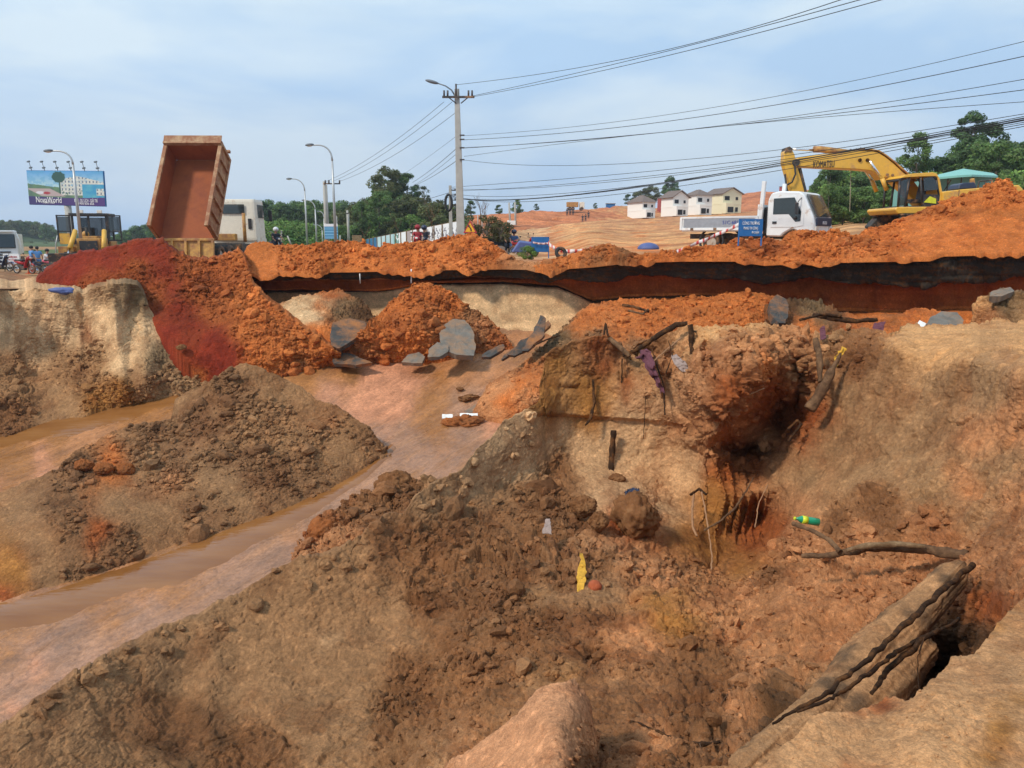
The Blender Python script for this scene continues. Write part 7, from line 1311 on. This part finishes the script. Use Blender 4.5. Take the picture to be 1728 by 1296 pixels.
def lump(px, py, Y, wpx, hpx, mat, label, name='boulder', cat='boulder', seed=0, rot=0, group=None, sub=4, noise=.25):
    s = Y / 1298 * .5; o = MB().ball((0, 0, 0), 1, max(sub, 5) if wpx > 24 else sub, (wpx * s, (wpx + hpx) * .5 * s, hpx * s), noise, seed).build(name, mat); o.location = at(px, py, Y + wpx * s * .25)
    P = np.array([v.co[:] for v in o.data.vertices]); Nn = P / np.linalg.norm(P, axis=1, keepdims=True); k = wpx * s; rid = np.abs(fbm(P / k + seed, .55, 4, 7 + seed)); L_ = clods(P / k, .28, 2 + seed % 5, .8) * .55 + clods(P / k, .13, 3, .8) * .6 + np.minimum(rid, .16) * .9 - .1
    P = P + Nn * (L_ * k)[:, None]; o.data.vertices.foreach_set('co', P.astype(np.float32).ravel()); o.data.update(); o.rotation_euler = (0, R(rot), 0); return prop(o, label, cat, group)
lump(548, 900, 11.9, 54, 58, 'rclay', 'rounded red brown boulder on the bank of the stream, lower of the pair', seed=1); lump(665, 818, 13.3, 56, 46, 'boulder', 'rounded brown boulder on the bank of the stream, upper of the pair', seed=2)
lump(778, 712, 19.6, 58, 16, 'rclay', 'dark clump of rubble sitting in the shallow stream', 'rubble_clump', 'rubble', 3, noise=.4); lump(776, 656, 21.6, 12, 6, 'boulder', 'small dark stone on the wet sand left of the orange slope', 'stone', 'stone', 4); lump(790, 672, 21.1, 34, 12, 'boulder', 'flat dark cluster of mud on the wet sand above the foam', 'mud_clump', 'mud', 5, noise=.45)
lump(556, 868, 12.4, 16, 8, 'asphalt', 'small black stone on top of the lower boulder', 'stone', 'stone', 6)
lump(1072, 872, 11.2, 66, 70, 'boulder', 'big brown clay block leaning on the rubble below the long pale wall', seed=7, noise=.3, rot=20); lump(1000, 1080, 8.2, 52, 66, 'boulder', 'upright brown clay block in the middle of the foreground', seed=8, noise=.3); lump(926, 852, 12.0, 34, 30, 'boulder', 'brown stone below the left end of the pale wall', seed=9); lump(985, 855, 11.3, 40, 30, 'boulder', 'brown lump of clay right of the brown stone', seed=12)
lump(1010, 880, 10.8, 34, 34, 'boulder', 'brown lump of clay left of the big clay block', seed=13); lump(1040, 808, 13.2, 26, 16, 'boulder', 'pale lump on top of the rubble at the foot of the dark stick', seed=14); lump(1004, 990, 9.0, 24, 22, 'brick', 'orange brick shard beside the yellow rag', 'brick', 'brick', 15, noise=.12, sub=3)
lump(212, 792, 16.1, 34, 22, 'rclay', 'orange clay block on the lone brown mound, right one', seed=16, noise=.2); lump(142, 785, 16.0, 30, 18, 'rclay', 'orange clay block on the lone brown mound, left one', seed=17, noise=.2); lump(175, 790, 15.9, 30, 16, 'rclay', 'orange clay block between the two others on the brown mound', seed=18, noise=.25)
lump(306, 586, 22.9, 14, 10, 'boulder', 'pale lump caught at the edge of the dark red soil', 'stone', 'stone', 19); lump(1000, 690, 14.2, 6, 6, 'boulder', 'small lump sticking to the wall', 'stone', 'stone', 20) if False else None
def stick(pts, rs, mat, label, name='branch', cat='branch', seg=8, parent=None, group=None, wob=.02, seed=0):
    P = [at(*p) for p in pts]; r = random.Random(seed); Q, S = [], []; rs = rs if isinstance(rs, (list, tuple)) else [rs] * len(P)
    for i in range(len(P) - 1):
        for k in range(10): t = k / 10; Q.append(P[i].lerp(P[i + 1], t) + Vector((r.uniform(-1, 1), r.uniform(-1, 1), r.uniform(-1, 1))) * wob * (P[i + 1] - P[i]).length * .35); S.append((rs[i] + (rs[i + 1] - rs[i]) * t) * (1 + .10 * math.sin(len(S) * .7 + seed)))
    Q.append(P[-1]); S.append(rs[-1]); 
    o = MB().tube(Q, S, max(seg, 10) if max(S) < .1 else 26).build(name, mat); me = o.data; V_ = np.array([v.co[:] for v in me.vertices]); rad = max(S); V_ = V_ + np.stack([fbm(V_, rad * 2.2, 5, seed + 9 * k_, .6) for k_ in range(3)], -1) * rad * .42; me.vertices.foreach_set('co', V_.astype(np.float32).ravel()); me.update()
    if parent: o.parent = parent; return o
    return prop(o, label, cat, group)
br_ = empty('branch', (0, 0, 0), 'forked grey dead branch lying on the rough soil below the green bottle', 'branch')
stick([(1351, 939, 8.0), (1400, 938, 7.9), (1440, 929, 7.8), (1480, 924, 7.7), (1560, 927, 7.5), (1612, 935, 7.3), (1635, 938, 7.2)], [.020, .035, .042, .045, .05, .052, .045], 'bark', '', 'limb', parent=br_); stick([(1418, 932, 7.8), (1400, 912, 8.0), (1365, 893, 8.3), (1338, 884, 8.5)], [.03, .026, .024, .03], 'bark', '', 'limb', parent=br_, seed=2); stick([(1430, 928, 7.72), (1470, 920, 7.6), (1520, 919, 7.5), (1560, 923, 7.42)], [.022, .03, .03, .022], 'plank', '', 'limb', parent=br_, seed=3)
b = at(1362, 878, 8.45); root = empty('bottle', b, 'green plastic drink bottle with a yellow label lying above the forked branch', 'bottle', None, 0); root.rotation_euler = (0, R(-80), R(0))
pr = [(-.14, .03), (-.135, .036), (-.05, .036), (.02, .036), (.07, .034), (.10, .02), (.115, .013), (.135, .013)]; MB().tube([(0, 0, z) for z, r in pr], [r * 1.25 for z, r in pr], 20).build('bottle_body', 'plastic_g', root); MB().tube([(0, 0, .0), (0, 0, .065)], [.0465, .0455], 20).build('label', 'label_y', root); MB().cyl((0, 0, .135), (0, 0, .155), .018, 14).build('cap', 'label_y', root)
def mud_log(pts, rs, name, seed, parent=None, label=None, flat=.75):
    P = np.array([at(*p)[:] for p in pts]); t = np.linspace(0, len(P) - 1, 420); n = 110; C_ = np.stack([np.interp(t, range(len(P)), P[:, k]) for k in range(3)], -1); rr_ = np.interp(t, range(len(P)), rs)
    k = 61; ker = np.hanning(k); ker /= ker.sum(); C_ = np.stack([np.convolve(np.pad(C_[:, i], k // 2, 'edge'), ker, 'valid') for i in range(3)], -1)
    D = np.gradient(C_, axis=0); D /= np.linalg.norm(D, axis=1, keepdims=True); A = np.cross(D, np.array([0, 0, 1.])); A /= np.linalg.norm(A, axis=1, keepdims=True); B = np.cross(A, D); th = np.linspace(0, 2 * np.pi, n)
    taper = np.clip(np.minimum(np.arange(420), 419 - np.arange(420)) / 25., .05, 1) ** .5; rr_ = rr_ * taper
    N3 = A[:, None] * np.cos(th)[None, :, None] + B[:, None] * np.sin(th)[None, :, None] * flat; V_ = C_[:, None] + N3 * rr_[:, None, None]
    bark = fbm(np.stack([np.cos(th)[None] * 3 + 0 * rr_[:, None], np.sin(th)[None] * 3 + 0 * rr_[:, None], t[:, None] * .5 + 0 * th[None]], -1), .8, 4, seed)      # long grain
    h = (lumps(V_, np.full(V_.shape[:2], .22), .45) * .45 + bark * .035); h[:, -1] = h[:, 0]; V_ = V_ + N3 * h[..., None]
    mixv = np.clip(fbm(V_, .25, 5, seed + 4) * 2.2 + .5 + .5 * (np.sin(th)[None] - .2), 0, 1)[..., None]; c = np.array(SOIL['beige']) * 1.45 * mixv + np.array((.14, .078, .04)) * (1 - mixv)
    o = grid_mesh(name, V_, M_SOIL, {'Col': vary(c, V_, .2)}, None)
    if parent: o.parent = parent
    return prop(o, label, 'log') if label else o
lg = empty('log', (0, 0, 0), 'thick mud caked log slanting down into the hole at the lower right', 'log'); mud_log([(1630, 945, 6.6), (1560, 1018, 6.2), (1490, 1085, 5.75), (1430, 1150, 5.3), (1380, 1205, 4.9), (1310, 1262, 4.5), (1240, 1320, 4.1)], [.12, .16, .175, .175, .165, .14, .11], 'trunk', 5, lg)
mud_log([(1560, 1080, 6.0), (1510, 1135, 5.6), (1455, 1185, 5.15), (1400, 1240, 4.8)], [.12, .2, .24, .2], 'log', 6, None, 'lower mud caked log wedged beneath the upper one')
for i, (pts, rs) in enumerate([([(1640, 955, 6.2), (1585, 1000, 5.7), (1520, 1062, 5.2), (1460, 1115, 4.75), (1385, 1178, 4.3), (1330, 1205, 4.2), (1302, 1222, 4.2)], [.024, .022, .020, .018, .014, .011, .008]), ([(1620, 1045, 5.8), (1540, 1085, 5.3), (1500, 1110, 5.0), (1440, 1155, 4.5), (1400, 1180, 4.25), (1345, 1202, 4.1)], [.013, .014, .016, .013, .010, .008]), ([(1580, 1060, 5.5), (1500, 1130, 5.0), (1470, 1170, 4.6)], [.02, .02, .012]), ([(1560, 1075, 5.3), (1548, 1110, 5.1), (1551, 1170, 4.8)], [.006, .005, .004]), ([(1068, 1217, 5.7), (1100, 1230, 5.5), (1150, 1254, 5.2), (1185, 1256, 5.1), (1215, 1252, 5.1)], [.006, .010, .014, .016, .01])]):
    stick(pts, rs, 'root', ['thickest dark root running along the near side of the mud caked log', 'second dark root hanging over the lower log', 'short dark root between the two logs', 'hair thin root hanging into the hole', 'thin dark twig lying at the bottom edge of the foreground'][i], 'root', 'root', seed=20 + i, wob=.04)
for i, (pts, rs, m) in enumerate([([(1184, 830, 12.0), (1190, 860, 11.8), (1196, 900, 11.5), (1202, 940, 11.0), (1199, 970, 10.6)], [.014, .013, .012, .013, .012], 'paleroot'), ([(1171, 833, 12.3), (1168, 860, 12.1), (1169, 890, 11.8), (1176, 905, 11.6)], .018, 'paleroot'), ([(1272, 806, 12.2), (1255, 835, 11.9), (1240, 858, 11.6), (1215, 880, 11.4), (1188, 895, 11.2)], [.012, .014, .02, .016, .014], 'bark'), ([(1296, 818, 11.9), (1280, 850, 11.7), (1274, 890, 11.2)], .009, 'paleroot'), ([(1165, 835, 12.4), (1180, 825, 12.1), (1192, 835, 12.0)], .02, 'root'),
                                ([(1035, 727, 14.0), (1033, 760, 13.9), (1030, 802, 13.6)], [.05, .055, .05], 'root'), ([(1000, 640, 14.3), (1003, 680, 14.2), (996, 706, 14.0), (988, 718, 13.9)], [.02, .03, .03, .012], 'root'), ([(1050, 605, 14.4), (1049, 650, 14.3), (1050, 690, 14.2)], [.014, .012, .008], 'root'), ([(1100, 590, 14.0), (1120, 650, 13.6), (1122, 700, 13.3)], .014, 'root'), ([(1090, 655, 13.9), (1088, 700, 13.8), (1086, 740, 13.6)], .007, 'root')]):
    stick(pts, rs, m, ['longest pale hanging root in front of the fluted clay', 'short pale root left of the long hanging one', 'brown root crossing the fluted clay diagonally', 'thin pale root at the right of the fluted clay', 'knot of dark roots above the pale hanging ones', 'dark upright stick against the long pale wall', 'crooked root hanging over the upper brown wall', 'thin dark root hanging right of the crooked one', 'thin root hanging below the purple netting', 'hair thin root on the brown wall'][i], 'root' if i != 5 else 'stick', 'root' if i != 5 else 'stick', seed=40 + i, wob=.03)
for i, (pts, rs, m) in enumerate([([(1165, 548, 13.7), (1167, 580, 13.6), (1170, 628, 13.4)], [.05, .045, .04], 'root'), ([(1375, 573, 12.4), (1382, 600, 12.2), (1384, 645, 12.0)], [.05, .05, .045], 'bark'), ([(1418, 598, 12.1), (1405, 622, 12.0), (1392, 650, 11.95), (1366, 692, 11.9)], [.02, .05, .085, .09], 'bark'), ([(1330, 725, 12.2), (1345, 710, 12.1), (1352, 716, 12.1), (1330, 745, 12.0)], .022, 'root'),
                                ([(1052, 600, 14.5), (1085, 585, 14.2), (1110, 566, 14.0), (1140, 549, 13.9), (1160, 546, 13.9)], [.03, .04, .05, .05, .04], 'root'), ([(1000, 570, 14.8), (1030, 572, 14.6), (1050, 590, 14.4), (1062, 602, 14.3)], [.02, .04, .05, .03], 'bark'), ([(1018, 572, 15.0), (1022, 545, 15.2), (1026, 568, 15.0)], .02, 'root'), ([(900, 583, 16.5), (925, 572, 16.5), (945, 566, 16.6)], .018, 'root'),
                                ([(1050, 515, 20.5), (1070, 518, 20.3), (1095, 526, 20.0)], .035, 'root'), ([(1060, 524, 20.2), (1085, 530, 20.0), (1094, 522, 19.9)], .025, 'bark'), ([(1372, 532, 17.5), (1400, 536, 17.2), (1440, 542, 16.9), (1480, 540, 16.8)], [.05, .07, .06, .04], 'root'), ([(1350, 540, 17.0), (1390, 530, 17.2), (1420, 534, 17.0)], .03, 'root'),
                                ([(1170, 560, 13.8), (1240, 558, 13.6), (1300, 552, 13.5)], [.02, .025, .02], 'bark'), ([(1100, 612, 13.7), (1125, 590, 13.6), (1150, 570, 13.6)], .012, 'paleroot'), ([(1120, 640, 13.3), (1135, 600, 13.4), (1128, 575, 13.6)], .010, 'root'), ([(1250, 672, 12.0), (1290, 655, 12.0)], .008, 'paleroot')]):
    stick(pts, rs, m, ['dark square post stump standing in the root tangle', 'brown stump standing upright left of the thick root', 'thick pale root slanting down beside the yellow strip', 'looped root at the mouth of the dark hollow', 'long dark root arching along the crest to the post stump', 'pale root curling over the left end of the crest', 'tiny forked twig standing on the crest', 'thin stick lying above the sand edge at the left', 'dark stick lying on the long orange slope', 'second stick crossing the dark one on the orange slope', 'mossy dark log lying across the gravel', 'thin dark branch beside the mossy log', 'pale root lying flat along the top of the clay block', 'pale thin root in the purple netting', 'dark thin root in the purple netting', 'tiny pale root sticking from the red clay block'][i], ['post_stump', 'stump', 'root', 'root', 'root', 'root', 'twig', 'stick', 'stick', 'stick', 'log', 'branch', 'root', 'root', 'root', 'root'][i], ['post', 'stump', 'root', 'root', 'root', 'root', 'twig', 'stick', 'stick', 'stick', 'log', 'branch', 'root', 'root', 'root', 'root'][i], seed=60 + i, wob=.03)
def rag(pts, mat, label, name='rag', seed=0, th=.006, amp=.05, cat='rag'):
    """crumpled cloth: outline in pixels at a distance, wrinkled and given thickness"""
    n, m = 26, 14; L_ = [at(*p) for p in pts[0]]; Rr = [at(*p) for p in pts[1]]; V_ = np.zeros((n, m, 3))
    for i in range(n):
        t = i / (n - 1) * (len(L_) - 1); k = min(int(t), len(L_) - 2); a = L_[k].lerp(L_[k + 1], t - k); c = Rr[k].lerp(Rr[k + 1], t - k)
        for j in range(m): V_[i, j] = a.lerp(c, j / (m - 1))
    s = np.linalg.norm(V_[0, 0] - V_[-1, -1]); w = fbm(V_ / s * 3, .35, 4, seed + 500); w2 = fbm(V_ / s * 3, .3, 4, seed + 600); V_[..., 1] += w * amp * s * 3; V_[..., 0] += w2 * amp * s; V_[..., 2] += w * amp * s
    o = grid_mesh(name, V_, M[mat], {}, None); sm = o.modifiers.new('thickness', 'SOLIDIFY'); sm.thickness = th; return prop(o, label, cat)
rag([[(981, 936, 9.5), (975, 960, 9.3), (973, 990, 9.0), (976, 1018, 8.8)], [(984, 938, 9.5), (989, 962, 9.3), (987, 990, 9.0), (979, 1020, 8.8)]], 'yrag', 'torn yellow plastic strip hanging in the brown soil of the foreground', seed=1)
rag([[(1422, 584, 12.2), (1410, 600, 12.1), (1405, 622, 12.0)], [(1428, 588, 12.2), (1418, 604, 12.1), (1411, 624, 12.0)]], 'yrag', 'yellow strip wrapped round the thick pale root', seed=2)
rag([[(1072, 600, 14.1), (1092, 622, 13.7), (1104, 645, 13.5), (1112, 664, 13.4)], [(1092, 592, 13.9), (1106, 610, 13.6), (1114, 640, 13.4), (1118, 662, 13.3)]], 'purple', 'tangle of torn purple netting hanging from the crest', 'netting', 3, amp=.09, cat='netting'); rag([[(1383, 555, 12.9), (1384, 575, 12.7)], [(1392, 550, 12.9), (1394, 572, 12.7)]], 'purple', 'strip of purple netting at the top of the brown stump', 'netting', 4, cat='netting')
rag([[(1475, 546, 13.4), (1470, 562, 13.2)], [(1494, 543, 13.4), (1490, 560, 13.2)]], 'purple', 'striped purple rag on the crest above the faded rag', 'rag', 5); rag([[(1448, 566, 12.8), (1462, 572, 12.6), (1478, 582, 12.4)], [(1478, 560, 12.8), (1492, 568, 12.6), (1498, 578, 12.4)]], 'rag', 'faded pinkish white rag hanging over the crest right of the thick root', seed=6)
rag([[(1132, 602, 13.4), (1140, 618, 13.2), (1152, 628, 13.1)], [(1140, 598, 13.4), (1158, 612, 13.2), (1168, 630, 13.1)]], 'rag', 'faded rag hanging left of the dark post stump', seed=7); rag([[(1000, 940, 10.0), (920, 900, 10.4)], [(1004, 942, 10.0), (930, 905, 10.4)]], 'rag', 'x', seed=8) if False else None
rag([[(920, 878, 10.6), (915, 900, 10.4)], [(928, 875, 10.6), (931, 902, 10.3)]], 'rag', 'small pale pointed scrap standing in the brown rubble', seed=9); rag([[(1055, 828, 12.2), (1050, 850, 12.0)], [(1078, 824, 12.2), (1084, 842, 12.0)]], 'navy', 'torn black plastic on the rubble right of the dark upright stick', 'plastic_sheet', 10, amp=.1, cat='plastic')
rag([[(1462, 545, 17.0), (1400, 548, 17.2)], [(1440, 556, 17.0), (1395, 556, 17.0)]], 'rag', 'y', seed=11) if False else None
o = MB().tube([at(694, 454, 26.0), at(694, 466, 26.0), at(694, 478, 26.0)], .022, 6).build('marker_rod', 'foam'); prop(o, 'thin white rod hanging from the broken asphalt edge above the centre heap', 'rod')
o = MB().tube([at(607, 462, 26.3), at(608, 478, 26.4)], .018, 6).build('marker_rod', 'foam'); prop(o, 'short pale rod under the asphalt edge, left of the longer one', 'rod')
stick([(530, 770, 17.4), (545, 795, 17.0), (552, 805, 16.8)], [.02, .018, .012], 'paleroot', 'pale splinter of wood sticking from the brown mound', 'stick', 'stick', seed=90)

# ================================================================== thin air between here and the hills
hz = MB().box((0, 480, 46), (1700, 1100, 112)).build('haze', 'foam'); hz.data.materials.clear(); hm = bpy.data.materials.new('haze'); hm.use_nodes = True; ht = hm.node_tree; ht.nodes.clear()
ho = ht.nodes.new('ShaderNodeOutputMaterial'); hv = ht.nodes.new('ShaderNodeVolumePrincipled'); hv.inputs['Color'].default_value = (.80, .88, 1, 1); hv.inputs['Density'].default_value = .0003; hv.inputs['Anisotropy'].default_value = .2
ht.links.new(hv.outputs[0], ho.inputs['Volume']); hz.data.materials.append(hm); prop(hz, 'thin pale haze in the air over the far hills', 'haze', None, 'stuff')
